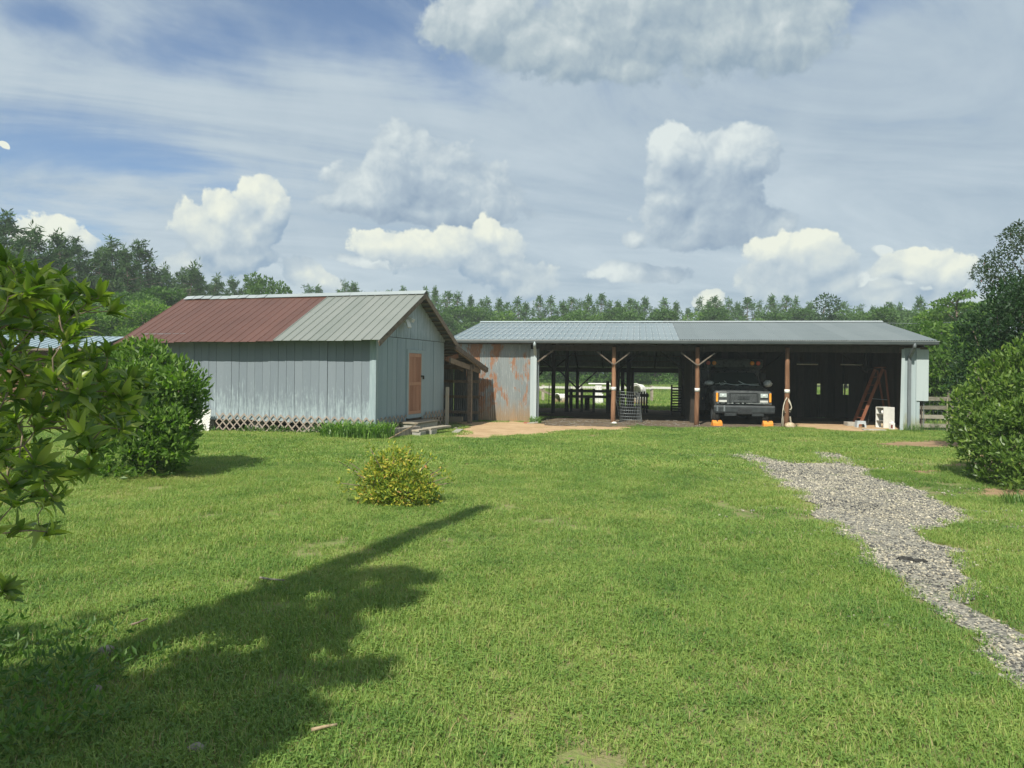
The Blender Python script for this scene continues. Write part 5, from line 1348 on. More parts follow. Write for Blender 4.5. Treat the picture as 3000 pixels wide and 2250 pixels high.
# fence at the right: posts, rails, wire, steel picket
fz = thing('rail_fence', 'weathered four-rail plank fence with wire between white barn corner and bushes', 'fence', (0, 0, 0), 0)
f0, f1 = Wp(2688, 1200, 23.6), Wp(2850, 1205, 23.2)
fd = (f1 - f0); fd.z = 0
def fpt(u, z): v = f0 + fd * u; return Vector((v.x, v.y, tz(v.x, v.y) + z))
for z in (0.17, 0.46, 0.76, 1.05):
    q = MB(); q.beam(fpt(0.0, z), fpt(1.0, z + 0.01), 0.03, 0.125); q.build('rail', 'fence_wood', fz)
for u, h, m_ in ((0.12, 1.02, 'fence_wood'), (0.615, 1.32, 'brace_wood'), (1.0, 1.2, 'fence_wood')):
    v = fpt(u, 0) + Vector((0, 0.10, 0)); q = MB(); q.tube([v - Vector((0, 0, .3)), v + Vector((0, 0, h))], 0.065, 9); q.build('post', m_, fz)
v = fpt(0.525, 0) + Vector((0, -0.05, 0)); q = MB(); q.beam(v - Vector((0, 0, .2)), v + Vector((0, 0, 1.07)), 0.035, 0.03); q.build('steel_picket', 'post_green', fz)
q = MB()
for i in range(14): q.tube([fpt(i / 13, 0.05) + Vector((0, .04, 0)), fpt(i / 13, 1.0) + Vector((0, .04, 0))], 0.003, 3, False)
for j in range(7): q.tube([fpt(0, 0.05 + j * .15) + Vector((0, .04, 0)), fpt(1, 0.05 + j * .15) + Vector((0, .04, 0))], 0.003, 3, False)
o = q.build('wire_mesh', 'wire', fz); o['kind'] = 'stuff'
# power lines
for i, (a, b_) in enumerate((((2560, 945), (3100, 900)), ((2640, 972), (3150, 936)))):
    va, vb = Wp(*a, 42), Wp(*b_, 34)
    q = MB(); q.tube([va + (vb - va) * t + Vector((0, 0, -0.35 * math.sin(PI * max(0, min(1, t))))) for t in (-0.5, 0, 0.25, 0.5, 0.75, 1.0, 1.4)], 0.011, 5)
    tag(q.build('power_line', 'wire'), ('upper' if i == 0 else 'lower') + ' of two pale overhead wires crossing before the trees on the right', 'wire')
# log cabin behind the left shrubs
lc = thing('log_cabin', 'brown log cabin with pale blue metal roof half hidden behind the left bushes', 'cabin', Wp(232, 1080, 33.5) * 1.0, R(4))
lc.location.z = tz(lc.location.x, lc.location.y)
for k in range(13):
    q = MB(); q.tube([(-7.0, 0, 0.1 + k * 0.2), (0.05, 0, 0.1 + k * 0.2)], 0.112, 8); q.build('wall_log', 'log_wood', lc)
    q = MB(); q.tube([(0, -0.05, 0.2 + k * 0.2), (0, 5.0, 0.2 + k * 0.2)], 0.112, 8); q.build('wall_log', 'log_wood', lc)
q = MB(); q.box((-6.9, 0.1, 0), (-0.1, 4.9, 2.5)); q.build('wall_core', 'dark_wood', lc)
for i in range(9):
    x0 = -7.4 + i * 0.92; slope_sheet('roof_panel', x0, x0 + 0.92, 2.6, 3.32, -0.7, 2.62, 'roof_blue', lc, (0.0, 0.33, 0.66), 0.03)
    slope_sheet('roof_panel', x0, x0 + 0.92, 2.6, 3.32, 5.7, 2.62, 'roof_blue', lc, (0.0,), 0.03)
q = MB(); q.beam((-7.4, -0.68, 2.56), (0.88, -0.68, 2.56), 0.03, 0.10); q.build('fascia', 'eave_wood', lc)
# small things on the lawn
def stone(px, py, r_, label, seed):
    q = MB(); q.ball((0, 0, r_ * 0.45), (r_, r_ * 0.75, r_ * 0.62), 10, 7, 0.14, seed); o = q.build('stone', 'stone_grey'); o.location = G(px, py); tag(o, label, 'stone')
stone(313, 1918, 0.050, 'grey-pink stone in the weeds at the left, upper of the pair', 1)
stone(277, 2035, 0.045, 'pale tan stone among the dark weeds near the bottom left', 2)
stone(575, 2205, 0.040, 'small pale stone half sunk in the shaded lawn at the bottom', 5)
def stick(pts, r_, mat, label):
    base = G(*pts[0]); q = MB(); pp = [G(*p) - base + Vector((0, 0, 0.045)) for p in pts]; q.tube(pp, [r_ * (1 - 0.4 * i / len(pp)) for i in range(len(pp))], 6); o = q.build('stick', mat); o.location = base; tag(o, label, 'stick')
stick([(912, 2166), (950, 2157), (988, 2150)], 0.009, 'stick_tan', 'broken tan stick lying on the lawn near the bottom of the view')
stick([(762, 1708), (790, 1713), (833, 1716)], 0.009, 'stone_grey', 'pale forked twig lying on the sunny lawn beside the long shadow')
stick([(385, 1850), (410, 1842), (432, 1832)], 0.008, 'twig', 'brown twig on the lawn above the weeds at the left')
q = MB(); q.ball((0, 0, 0.02), (0.07, 0.032, 0.028), 9, 6, 0.25, 3); q.ball((0.10, -0.02, 0.015), (0.075, 0.022, 0.02), 9, 6, 0.25, 4); o = q.build('charred_wood', 'char'); o.location = G(2655, 1645); o.rotation_euler = (0, 0, -0.15); tag(o, 'charred black piece of wood lying on the gravel drive', 'wood')
# ------------------------------------------------------------------ trees
def tree_trunk(h, r0, seed, n=7, lean=0.02, top=0.92):
    r_ = random.Random(seed); pts = []; rad = []
    x = y = 0
    for i in range(n):
        t = i / (n - 1); pts.append((x, y, h * top * t - (0.4 if i == 0 else 0))); rad.append(r0 * (1 - 0.82 * t))
        x += r_.uniform(-1, 1) * h * lean; y += r_.uniform(-1, 1) * h * lean
    return pts, rad
def at_h(pts, z):
    for a, b in zip(pts, pts[1:]):
        if a[2] <= z <= b[2] + 1e-6:
            t = (z - a[2]) / max(b[2] - a[2], 1e-6); return Vector(a).lerp(Vector(b), t)
    return Vector(pts[-1])
def pine_mesh(seed, H, spread, live, mat, clump_n=15, needle=0.55, whorls=15, ragged=0.35):
    r_ = random.Random(seed); nr_ = np.random.default_rng(seed)
    pts, rad = tree_trunk(H, H * 0.0115, seed)
    tm = MB(); tm.tube(pts, rad, 7, True)
    P = []; 
    for w_ in range(whorls):
        t = live + (1 - live) * (w_ + r_.uniform(0, .7)) / whorls; z = H * t * 0.93
        k = (t - live) / (1 - live)
        prof = (math.sin(PI * min(1, 0.28 + 0.72 * k)) ** 0.75) * (1 - 0.25 * k)
        nb_ = r_.randint(3, 5); a0 = r_.uniform(0, 2 * PI)
        for b in range(nb_):
            L_ = spread * prof * r_.uniform(1 - ragged, 1.15)
            a = a0 + 2 * PI * b / nb_ + r_.uniform(-.5, .5); c = at_h(pts, z)
            rise = L_ * r_.uniform(0.05, 0.5)
            e = c + Vector((math.cos(a) * L_, math.sin(a) * L_, rise)); m_ = c.lerp(e, 0.5) + Vector((0, 0, -0.04 * L_))
            tm.tube([c, m_, e], [0.05 * H / 16, 0.035 * H / 16, 0.015], 4, False)
            for q in range(max(2, int(L_ / 0.62))):
                u = 1 - q * r_.uniform(0.13, 0.24)
                if u < 0.25: break
                p = c.lerp(e, u) + Vector((r_.gauss(0, .22), r_.gauss(0, .22), r_.gauss(0.08, .18))); P.append(p)
    for q in range(5): P.append(at_h(pts, H * 0.92) + Vector((r_.gauss(0, .25), r_.gauss(0, .25), r_.uniform(-0.3, H * 0.06))))
    C = np.repeat(np.array([tuple(p) for p in P]), clump_n, 0)
    n = len(C); D = unit(nr_.normal(size=(n, 3)) + np.array([0, 0, 0.35])); S = perp(D, nr_)
    C = C + nr_.normal(size=(n, 3)) * 0.13
    V, Fc = leaf_arrays(C, D, S, needle * nr_.uniform(0.7, 1.2, n), 0.13 * nr_.uniform(0.7, 1.3, n), 0.1)
    rv = np.repeat(np.clip(np.repeat(nr_.normal(0.45, 0.17, len(P)), clump_n) + nr_.normal(0, 0.1, n), 0, 1), 2)
    tr = tm.mesh('pine_trunk'); tr.materials.append(M['bark_pine'])
    return tr, np_mesh('pine_crown', V, Fc, mat, rv)
def crown_top(m_): return max(v.co.z for v in m_[1].vertices)
def broad_mesh(seed, H, spread, base, mat, n=4200, leaf_l=0.34, leaf_w=0.2, lobes_n=22, flat=0.75):
    r_ = random.Random(seed)
    pts, rad = tree_trunk(H, H * 0.016, seed, top=0.75)
    tm = MB(); tm.tube(pts, rad, 7, True); lobes = []
    for i in range(lobes_n):
        k = r_.random(); z = H * (base + (0.97 - base) * k); prof = math.sin(PI * (0.15 + 0.8 * k)) ** 0.6
        a = r_.uniform(0, 2 * PI); rr_ = spread * prof * math.sqrt(r_.random()) * 0.85
        q = spread * r_.uniform(0.22, 0.42)
        c = (math.cos(a) * rr_, math.sin(a) * rr_, min(z, H - q * flat)); lobes.append((*c, q, q, q * flat))
        if r_.random() < 0.8:
            s = at_h(pts, min(H * 0.72, max(H * base * 0.6, c[2] - rr_ * 0.8))); tm.tube([s, s.lerp(Vector(c), 0.55) + Vector((0, 0, .1)), Vector(c)], [H * 0.006, H * 0.004, 0.012], 5, False)
    tr = tm.mesh('tree_trunk'); tr.materials.append(M['bark'])
    return tr, foliage('tree_crown', mat, lobes, n, leaf_l, leaf_w, seed, 0.3, 0.6)
PINES = [pine_mesh(s, 16, sp, lv, 'leaf_pine', 19, 0.58, 17) for s, sp, lv in ((1, 2.7, 0.30), (2, 2.3, 0.40), (3, 3.1, 0.28), (4, 2.5, 0.36), (5, 2.1, 0.52))]
FPINES = [pine_mesh(s, 16, sp, lv, 'leaf_pine_far', 15, 0.55, 14) for s, sp, lv in ((11, 2.5, 0.36), (12, 2.0, 0.45), (13, 2.9, 0.33), (14, 2.3, 0.50))]
BROADS = [broad_mesh(s, 10, sp, b, m_, nn) for s, sp, b, m_, nn in ((21, 3.2, 0.22, 'leaf_wood', 4600), (22, 2.7, 0.18, 'leaf_wood', 4200), (23, 3.6, 0.12, 'leaf_light', 5200), (24, 2.4, 0.2, 'leaf_light', 3600), (25, 3.4, 0.2, 'leaf_dark', 5200))]
def plant_tree(name, meshes, loc, s, rz, label, cat, group, s_xy=None):
    t = thing(name, label, cat, loc, rz, group)
    t.scale = (s_xy or s, s_xy or s, s)
    link('trunk', meshes[0], t); link('crown', meshes[1], t)
    return t
def top_tree(name, meshes, H0, px, py, d, label, cat, group, wide=1.0, seed=0):
    """a tree whose top shows at (px, py) of the photograph when it stands d metres away"""
    p = Wp(px, py, d); g0 = tz(p.x, d); h = p.z - g0
    rs = random.Random(int(px * 7 + py)); s = h / (crown_top(meshes) * 0.985)
    return plant_tree(name, meshes, (p.x, d, g0), s, rs.uniform(0, 6.28), label, cat, group, s * wide)
ORD = ['first', 'second', 'third', 'fourth', 'fifth', 'sixth', 'seventh', 'eighth', 'ninth', 'tenth', 'eleventh', 'twelfth', 'thirteenth', 'fourteenth', 'fifteenth', 'sixteenth', 'seventeenth', 'eighteenth', 'nineteenth', 'twentieth']
def ordn(i):
    if i < 20: return ORD[i]
    tens = ['twenty', 'thirty', 'forty', 'fifty', 'sixty', 'seventy', 'eighty'][(i + 1) // 10 - 2]
    return tens + '-' + ORD[(i + 1) % 10 - 1] if (i + 1) % 10 else {20: 'twentieth', 30: 'thirtieth', 40: 'fortieth', 50: 'fiftieth', 60: 'sixtieth', 70: 'seventieth'}[i + 1]
# the tall pine stand on the left: front rank and filling ranks behind
rt = random.Random(31)
LEFT = [(-150, 640, 60), (-60, 655, 62), (45, 642, 64), (110, 672, 62), (170, 690, 66), (225, 712, 70), (275, 740, 68), (325, 706, 72), (378, 735, 70), (415, 722, 76), (450, 800, 78), (488, 775, 80), (520, 790, 86), (548, 757, 84), (590, 798, 92), (640, 806, 98), (690, 812, 104), (735, 822, 110)]
for i, (px, py, d) in enumerate(LEFT):
    py -= 18 if px < 430 else 4
    top_tree('pine_tree', PINES[(i * 3 + 1) % 4] if px != 548 else PINES[4], 16, px, py, d, 'tall dark pine, %s from the left in the front rank of the left pine stand' % ordn(i), 'tree', 'pines of the left stand', 1.05 + 0.25 * rt.random())
LB = []
for i in range(22):
    px = -160 + i * 40 + rt.uniform(-15, 15); py = np.interp(px, [-160, 100, 400, 600, 740], [690, 700, 775, 822, 850]) + rt.uniform(0, 45)
    LB.append((px, py, np.interp(px, [-160, 740], [74, 118]) + rt.uniform(-4, 8)))
for i, (px, py, d) in enumerate(sorted(LB)):
    top_tree('pine_tree', PINES[(i * 2) % 4], 16, px, py, d, 'shaded pine, %s from the left in the rear rank of the left stand' % ordn(i), 'tree', 'rear pines of the left stand', 1.25)
# undergrowth and lighter broadleaf trees before the left stand
UND = [(-120, 900, 46, 2), (0, 850, 50, 3), (90, 880, 48, 1), (170, 860, 52, 0), (250, 900, 46, 3), (310, 900, 50, 2), (370, 850, 54, 0), (420, 880, 50, 2), (470, 840, 60, 1), (520, 900, 56, 2), (560, 880, 64, 0), (355, 960, 44, 3), (450, 950, 48, 2), (270, 990, 42, 2), (180, 960, 44, 1), (600, 900, 70, 1)]
for i, (px, py, d, k) in enumerate(sorted(UND)):
    top_tree('broadleaf_tree', BROADS[k], 10, px, py, d, 'leafy green tree, %s from the left before the left pines' % ordn(i), 'tree', 'broadleaf trees before the left pines', 1.35)
t = top_tree('broadleaf_tree', BROADS[0], 10, 775, 798, 74, 'round-topped broadleaf tree rising behind the rusty shed roof', 'tree', None, 0.8)
# far pines over the two roofs
FT = [(905, 838, 118), (935, 845, 122), (985, 850, 122), (1010, 838, 118), (1040, 842, 120), (1075, 856, 128), (1105, 846, 118), (1140, 842, 116), (1175, 848, 122), (1245, 848, 112), (1275, 852, 110), (1310, 872, 108), (1345, 872, 106), (1380, 878, 108), (1405, 870, 106), (1430, 884, 110), (1462, 868, 108), (1490, 876, 112), (1515, 872, 108), (1545, 888, 114), (1580, 872, 110), (1612, 884, 112), (1645, 874, 110), (1668, 868, 112), (1700, 890, 116), (1730, 878, 110), (1765, 878, 112), (1790, 890, 118), (1815, 875, 112), (1840, 888, 116), (1868, 877, 112), (1895, 888, 116), (1925, 895, 120), (1950, 886, 114), (1985, 890, 116), (2020, 896, 120), (2050, 884, 116), (2078, 890, 120), (2105, 877, 112), (2135, 890, 116), (2165, 882, 114), (2198, 876, 110), (2225, 892, 118), (2258, 882, 114), (2300, 878, 112), (2335, 888, 116), (2370, 890, 116), (2480, 894, 116), (2520, 892, 112), (2560, 888, 108), (2600, 886, 104), (2640, 888, 100), (2690, 884, 98)]
for i, (px, py, d) in enumerate(FT):
    py += rt.uniform(-22, 14)
    top_tree('pine_tree', FPINES[(i * 5 + i // 3) % 4], 16, px, py, d, 'small far pine, %s from the left in the line over the roofs' % ordn(i), 'tree', 'far pines over the roofs', rt.uniform(0.75, 1.35))
FB = []
for i in range(44):
    px = 1220 + i * 35 + rt.uniform(-12, 12); FB.append((px, 928 + rt.uniform(-34, 22), 92 + rt.uniform(-4, 10), rt.choice((0, 1, 1, 2, 3))))
for i, (px, py, d, k) in enumerate(sorted(FB)):
    top_tree('broadleaf_tree', BROADS[k], 10, px, py, d, 'far broadleaf tree, %s from the left under the pine line behind the barn' % ordn(i), 'tree', 'broadleaf trees under the far pines', 1.3)
top_tree('broadleaf_tree', BROADS[4], 10, 2415, 858, 86, 'dark spreading oak rising above the barn ridge right of its middle', 'tree', None, 0.95)
HEDGE = [broad_mesh(s_, 10, 4.6, 0.02, 'leaf_hedge', 5200, 0.42, 0.26, 26, 0.9) for s_ in (27, 28, 29)]
# hedge of low trees closing the paddock, seen through the barn
for i in range(22):
    px = 1380 + i * 34 + rt.uniform(-10, 10)
    top_tree('hedge_tree', HEDGE[(i * 2 + i // 4) % 3], 10, px, 985 + rt.uniform(-10, 16), 82 + rt.uniform(-3, 5), 'low leafy tree, %s from the left in the hedge seen through the barn' % ordn(i), 'tree', 'hedge trees across the paddock', 1.5)

# ------------------------------------------------------------------ shrubs with stems and foliage
def shrub(name, loc, lobes, n, L, W, mat, seed, label, cat, stems=7, up=0.4, clump=0.10, clumps=260, stem_mat='bark', stem_r=0.03, shell=0.6, fold=0.3, solo=False):
    t = thing(name, label, cat, loc)
    me = foliage(name + '_leaves', mat, lobes, n, L, W, seed, up, shell, fold=fold, cut_z=0.02, clump=clump, clumps=clumps, single=(t, tuple(loc)) if solo else None)
    o = link('foliage', me, t); o['kind'] = 'stuff'
    r_ = random.Random(seed); q = MB()
    for k in range(stems):
        l_ = lobes[k % len(lobes)]; a = Vector((r_.uniform(-.15, .15), r_.uniform(-.15, .15), -0.1)); e = Vector((l_[0] + r_.uniform(-.5, .5) * l_[3], l_[1] + r_.uniform(-.5, .5) * l_[4], l_[2] + r_.uniform(0, .6) * l_[5]))
        m_ = a.lerp(e, 0.5) + Vector((r_.uniform(-.1, .1), r_.uniform(-.1, .1), 0.1)); q.tube([a, m_, e], [stem_r, stem_r * .7, stem_r * .3], 5, False)
    q.build('stems', stem_mat, t)
    return t
# big rounded shrub on the left, before the shed
sp = G(415, 1400); d = sp.y + 0.55; k = d / F
def at_px(px, py, dd=0.0): 
    v = Wp(px, py, d + dd); return (v.x - sx0, v.y - d, v.z - tz(sx0, d))
sx0 = Wp(420, 1400, d).x
lb = []
SPR = random.Random(4)
for px, py, r_, dd in [(385, 1012, 20, 0), (432, 1004, 18, .1), (450, 1030, 26, 0), (330, 1050, 24, 0), (300, 1075, 22, .1), (560, 1098, 24, 0), (600, 1165, 22, 0), (600, 1195, 16, .1), (585, 1135, 22, 0), (520, 1070, 26, 0), (480, 1050, 26, .1), (570, 1255, 22, 0), (560, 1310, 24, 0), (275, 1130, 26, .1)] + [(SPR.uniform(300, 545), SPR.uniform(1080, 1360), SPR.uniform(24, 40), -.75) for _ in range(16)] + list(((430, 1060, 75, 0.1), (360, 1110, 95, 0), (470, 1120, 90, -.1), (540, 1130, 75, 0), (556, 1195, 42, 0), (430, 1200, 140, -.2), (340, 1220, 120, 0), (480, 1230, 104, -.1), (508, 1285, 66, 0), (400, 1300, 140, -.3), (468, 1340, 78, -.2), (340, 1340, 90, -.1), (400, 1040, 40, 0), (290, 1200, 90, .2), (300, 1100, 60, .2))):
    x, y, z = at_px(418 + (px - 418) * .93, py + 4, dd); q = r_ * k * .90; lb.append((x, y, z, q, q * 1.1, q))
shrub('shrub', (sx0, d, tz(sx0, d)), lb, 10500, 0.125, 0.055, 'leaf_shrub', 41, 'large rounded glossy green shrub standing before the left end of the blue shed', 'shrub', 12, 0.75, 0.085, 150, solo=True)
# yellow-leaved low bush in the middle of the lawn
yp = G(1160, 1488); d = yp.y + 0.30
lb = [(0.0, 0, 0.32, 0.42, 0.38, 0.30), (-0.22, -.05, 0.20, 0.32, 0.30, 0.22), (0.22, -.08, 0.18, 0.34, 0.30, 0.20), (-0.05, 0.02, 0.52, 0.25, 0.24, 0.20), (0.08, -.15, 0.14, 0.42, 0.25, 0.16), (-0.25, 0, 0.42, 0.18, 0.18, 0.18)]
yb = shrub('yellow_bush', (yp.x - 0.02, d, tz(yp.x, d)), lb, 5200, 0.060, 0.027, 'leaf_yellow', 43, 'low mounded bush with yellow and orange leaves alone on the lawn', 'bush', 14, 0.45, 0.10, 330, 'twig', 0.009)
q = MB(); ry = random.Random(9); tips = []
for (x, z) in ((-0.78, 0.56), (-0.62, 0.55), (-0.72, 0.30), (-0.40, 0.72), (-0.30, 0.70), (0.30, 0.66), (0.42, 0.60), (0.60, 0.52), (0.56, 0.42), (0.65, 0.36), (-0.55, 0.44), (-0.68, 0.20), (0.15, 0.74), (0.72, 0.30), (-0.10, 0.76)):
    a = Vector((x * 0.2, 0, 0.08)); e = Vector((x, ry.uniform(-.25, .2), z)); q.tube([a, a.lerp(e, .55) + Vector((0, 0, .05)), e], [0.009, 0.007, 0.004], 5, False); tips.append(tuple(e))
q.build('bare_twigs', 'twig', yb)
tl = [(x, y, z, .045, .045, .04) for x, y, z in tips]
o = link('tip_leaves', foliage('tip_leaves', 'leaf_yellow', tl, 260, 0.055, 0.024, 44, 0.3), yb); o['kind'] = 'stuff'
# front right bush, dark evergreen behind it, light growth behind the fence
def px_lobes(base, lst, d0):
    out = []
    for px, py, r_, dd in lst:
        v = Wp(px, py, d0 + dd); q = r_ * (d0 + dd) / F; out.append((v.x - base.x, v.y - base.y, v.z - base.z, q, q, q * 0.95))
    return out
def ground_at(px, d):
    v = Wp(px, 1200, d); return Vector((v.x, d, tz(v.x, d)))
b0 = ground_at(3000, 12.0)
shrub('bush', b0, px_lobes(b0, [(2870, 1080, 26, .5), (2905, 1058, 24, .4), (2950, 1050, 30, .3), (2990, 1030, 34, .2), (2800, 1230, 26, .5), (2815, 1290, 28, .4), (2840, 1330, 30, .2), (2870, 1380, 34, 0), (2900, 1420, 30, -.4), (2830, 1160, 30, .5), (2920, 1230, 36, -.6), (2960, 1330, 40, -1.0), (2900, 1310, 34, -.5), (2985, 1210, 40, -.6), (2940, 1130, 30, -.2), (2927, 1130, 75, 0.6), (2862, 1200, 70, .4), (2982, 1160, 110, .2), (3072, 1120, 130, 0), (2902, 1260, 90, 0.1), (2982, 1290, 130, -.3), (3092, 1300, 150, -.6), (2962, 1370, 80, -.6), (3062, 1420, 110, -1.1), (2847, 1270, 50, .5), (3012, 1450, 55, -1.3), (3142, 1200, 160, 0)], 12.0), 14000, 0.105, 0.047, 'leaf_bush', 51,
      'broad green bush with leaf whorls at the right edge in front', 'bush', 10, 0.7, 0.085, 210, solo=True)
b1 = ground_at(2960, 16.5)
shrub('bush', b1, px_lobes(b1, [(2938, 960, 90, 0), (2868, 1010, 70, .3), (3008, 930, 110, 0), (3098, 960, 140, 0), (2908, 1080, 90, 0), (2998, 1060, 120, -.2), (3088, 1100, 150, 0), (2838, 1110, 60, .4), (2873, 1180, 60, .3), (2838, 960, 40, .5), (2958, 880, 60, .3), (3058, 860, 90, .4)], 16.5), 12500, 0.12, 0.055, 'leaf_dark', 53,
      'tall dark evergreen bush behind the front bush at the right', 'bush', 9, 0.4, 0.10, 240)
b2 = ground_at(2700, 27.5)
shrub('bush', b2, px_lobes(b2, [(2580 + 90, 1120, 60, 0), (2740, 1100, 70, 0), (2790, 1060, 60, 0), (2720, 1030, 45, .5), (2760, 1160, 60, 0), (2680, 1180, 50, .4), (2800, 1150, 60, 0), (2735, 985, 40, .6), (2690, 1060, 40, .6), (2820, 1000, 50, .8)], 27.5), 6000, 0.22, 0.13, 'leaf_light', 55,
      'bright green vine-grown bush behind the plank fence right of the barn', 'bush', 6, 0.4, 0.15, 260)
# trees on the right
for i, (px, py, d, k, w_, lbl) in enumerate(((2740, 905, 44, 3, 1.2, 'light green tree just right of the barn roof end'), (2700, 940, 40, 1, 1.1, 'low green tree directly behind the barn roof end'), (2590, 900, 72, 1, 1.2, 'mid-green tree above the right end of the barn roof'),
        (2860, 880, 50, 0, 1.3, 'green tree behind the layered tree on the right'), (2960, 870, 46, 0, 1.4, 'shaded green tree behind the pink-flowering one'), (2780, 980, 36, 2, 1.2, 'bright low tree over the plank fence on the right'), (3080, 840, 44, 1, 1.4, 'green tree at the far right edge'))):
    top_tree('broadleaf_tree', BROADS[k], 10, px, py, d, lbl, 'tree', 'trees right of the barn', w_)
# layered, feathery tree
def layered_tree():
    base = ground_at(2800, 42); t = thing('layered_tree', 'feathery tree with flat layered boughs standing clear at the right', 'tree', base)
    lobes = []; rl = random.Random(5); tq = MB(); k_ = 42 / F
    H_ = (1086 + ROLL * 1300 - 858) * k_ + 1.8
    for j in range(26):
        z = H_ * (0.35 + 0.64 * j / 25); w_ = 1.75 * math.sin(PI * (0.18 + 0.72 * j / 25)) ** 0.7; a = rl.uniform(0, 6.28); q = w_ * rl.uniform(0.3, 0.8)
        c = (math.cos(a) * q, math.sin(a) * q, z); lobes.append((*c, rl.uniform(.45, .8), rl.uniform(.45, .8), 0.13)); tq.tube([(0, 0, z - 0.5), (c[0] * .6, c[1] * .6, z - 0.15), c], [0.04, .03, .012], 5, False)
    tq.tube([(0, 0, -.3), (0.05, 0, H_ * .5), (0, 0.05, H_ * .97)], [0.11, 0.08, 0.02], 7); tq.build('trunk', 'bark', t)
    link('crown', foliage('layered_crown', 'leaf_light', lobes, 4200, 0.24, 0.11, 61, 0.1, 0.3), t)
layered_tree()
# pink-tipped flowering tree leaning into view at the right edge
def myrtle():
    base = ground_at(3120, 21); t = thing('flowering_tree', 'slender-branched tree with sparse pink flowers reaching in from the right edge', 'tree', base)
    rl = random.Random(8); tq = MB(); lobes = []; trunk_top = Wp(3130, 1000, 21) - base
    tq.tube([(0, 0, -.3), tuple(trunk_top * .5 + Vector((.1, 0, 0))), tuple(trunk_top)], [0.13, 0.10, 0.08], 8)
    for px, py in ((2880, 800), (2900, 830), (2890, 780), (2915, 760), (2950, 740), (2930, 800), (2960, 700), (2985, 680), (3000, 720), (2975, 780), (2950, 830), (3000, 820), (3030, 700), (3050, 760), (3020, 860), (2990, 670), (3060, 650), (3090, 720), (3080, 800), (3120, 690), (3150, 780), (2920, 850), (2970, 850), (3180, 700), (3060, 850)):
        v = Wp(px, py, 21 + rl.uniform(-1.2, 1.2)) - base; lobes.append((v.x, v.y, v.z, .34, .34, .22))
        m_ = trunk_top.lerp(v, .5) + Vector((rl.uniform(-.2, .2), 0, rl.uniform(-.3, .1))); tq.tube([tuple(trunk_top), tuple(m_), tuple(v)], [.05, .025, .008], 5, False)
    tq.build('trunk', 'bark', t)
    link('crown', foliage('myrtle_crown', 'leaf_myrtle', lobes, 4600, 0.10, 0.045, 63, 0.2, 0.4), t)
myrtle()
# unseen tree and pole added behind the viewer, shaped to throw the long shadow
K = math.tan(SUN_EL) / math.hypot(0.39 / 0.92 * 0.92, 0.92) if False else math.tan(SUN_EL)
def caster(px, py, yc=-1.5):
    g_ = G(px, py); t_ = (g_.y - yc) / SUN_DIR.y; return Vector((g_.x - SUN_DIR.x * t_, yc, t_ * math.tan(SUN_EL)))
c_tip = caster(1420, 1490); c_low = caster(629, 1863)
pole = thing('shadow_pole', 'tall timber pole added unseen behind the viewer to cast the shadow across the lawn', 'pole', (c_tip.x, c_tip.y, 0))
q = MB(); q.tube([(0.05, 0, -0.5), (0.02, 0, c_tip.z * .6), (0, 0, c_tip.z)], [0.22, 0.19, 0.13], 10); q.build('shaft', 'bark', pole)
tre = thing('shadow_tree', 'unseen leafy tree added behind the viewer, crown shaped to shade the lower left lawn', 'tree', (-5.8, -1.5, 0))
lob = []
for px, py, r_ in ((1240, 1690, 32), (1185, 1730, 40), (1115, 1755, 42), (1040, 1745, 45), (1150, 1690, 36), (1065, 1685, 34), (1110, 1650, 18), (1185, 1690, 30), (1100, 1715, 40), (1010, 1720, 36), (960, 1790, 30), (900, 1850, 40), (985, 1705, 40), (930, 1745, 40), (875, 1780, 42), (815, 1815, 45), (755, 1845, 50), (690, 1880, 55),
        (1085, 1985, 45), (1020, 1960, 50), (950, 1930, 52), (870, 1915, 52), (985, 2030, 40), (925, 2055, 42), (845, 2075, 55), (785, 1990, 64), (705, 1950, 64), (765, 2130, 52), (690, 2095, 72), (640, 2020, 74), (560, 1990, 64), (690, 2210, 52), (600, 2180, 80), (500, 2080, 80),
        (420, 2150, 90), (480, 2230, 84), (300, 2120, 90), (330, 2225, 90), (180, 2180, 100), (60, 2200, 100), (380, 2040, 52), (240, 2040, 60), (120, 2080, 80), (20, 2060, 80), (60, 1960, 50), (200, 1960, 34), (400, 2090, 80), (250, 2140, 90), (120, 2240, 100), (560, 2120, 80), (600, 2240, 80), (360, 2250, 90), (120, 1850, 20), (220, 1838, 16), (60, 1845, 24), (20, 1860, 26)):
    v = caster(px, py); q = r_ * G(px, py).y / F; lob.append((v.x + 5.8, random.uniform(-.4, .4), v.z, q, q * 1.2, q))
link('crown', foliage('shadow_crown', 'leaf_wood', lob, 8200, 0.13, 0.08, 71, 0.2, 0.35), tre)
q = MB(); q.tube([(0, 0, -.4), (0.1, 0, 2.5), (0.6, 0, 4.6)], [0.2, 0.16, 0.07], 8); q.build('trunk', 'bark', tre)

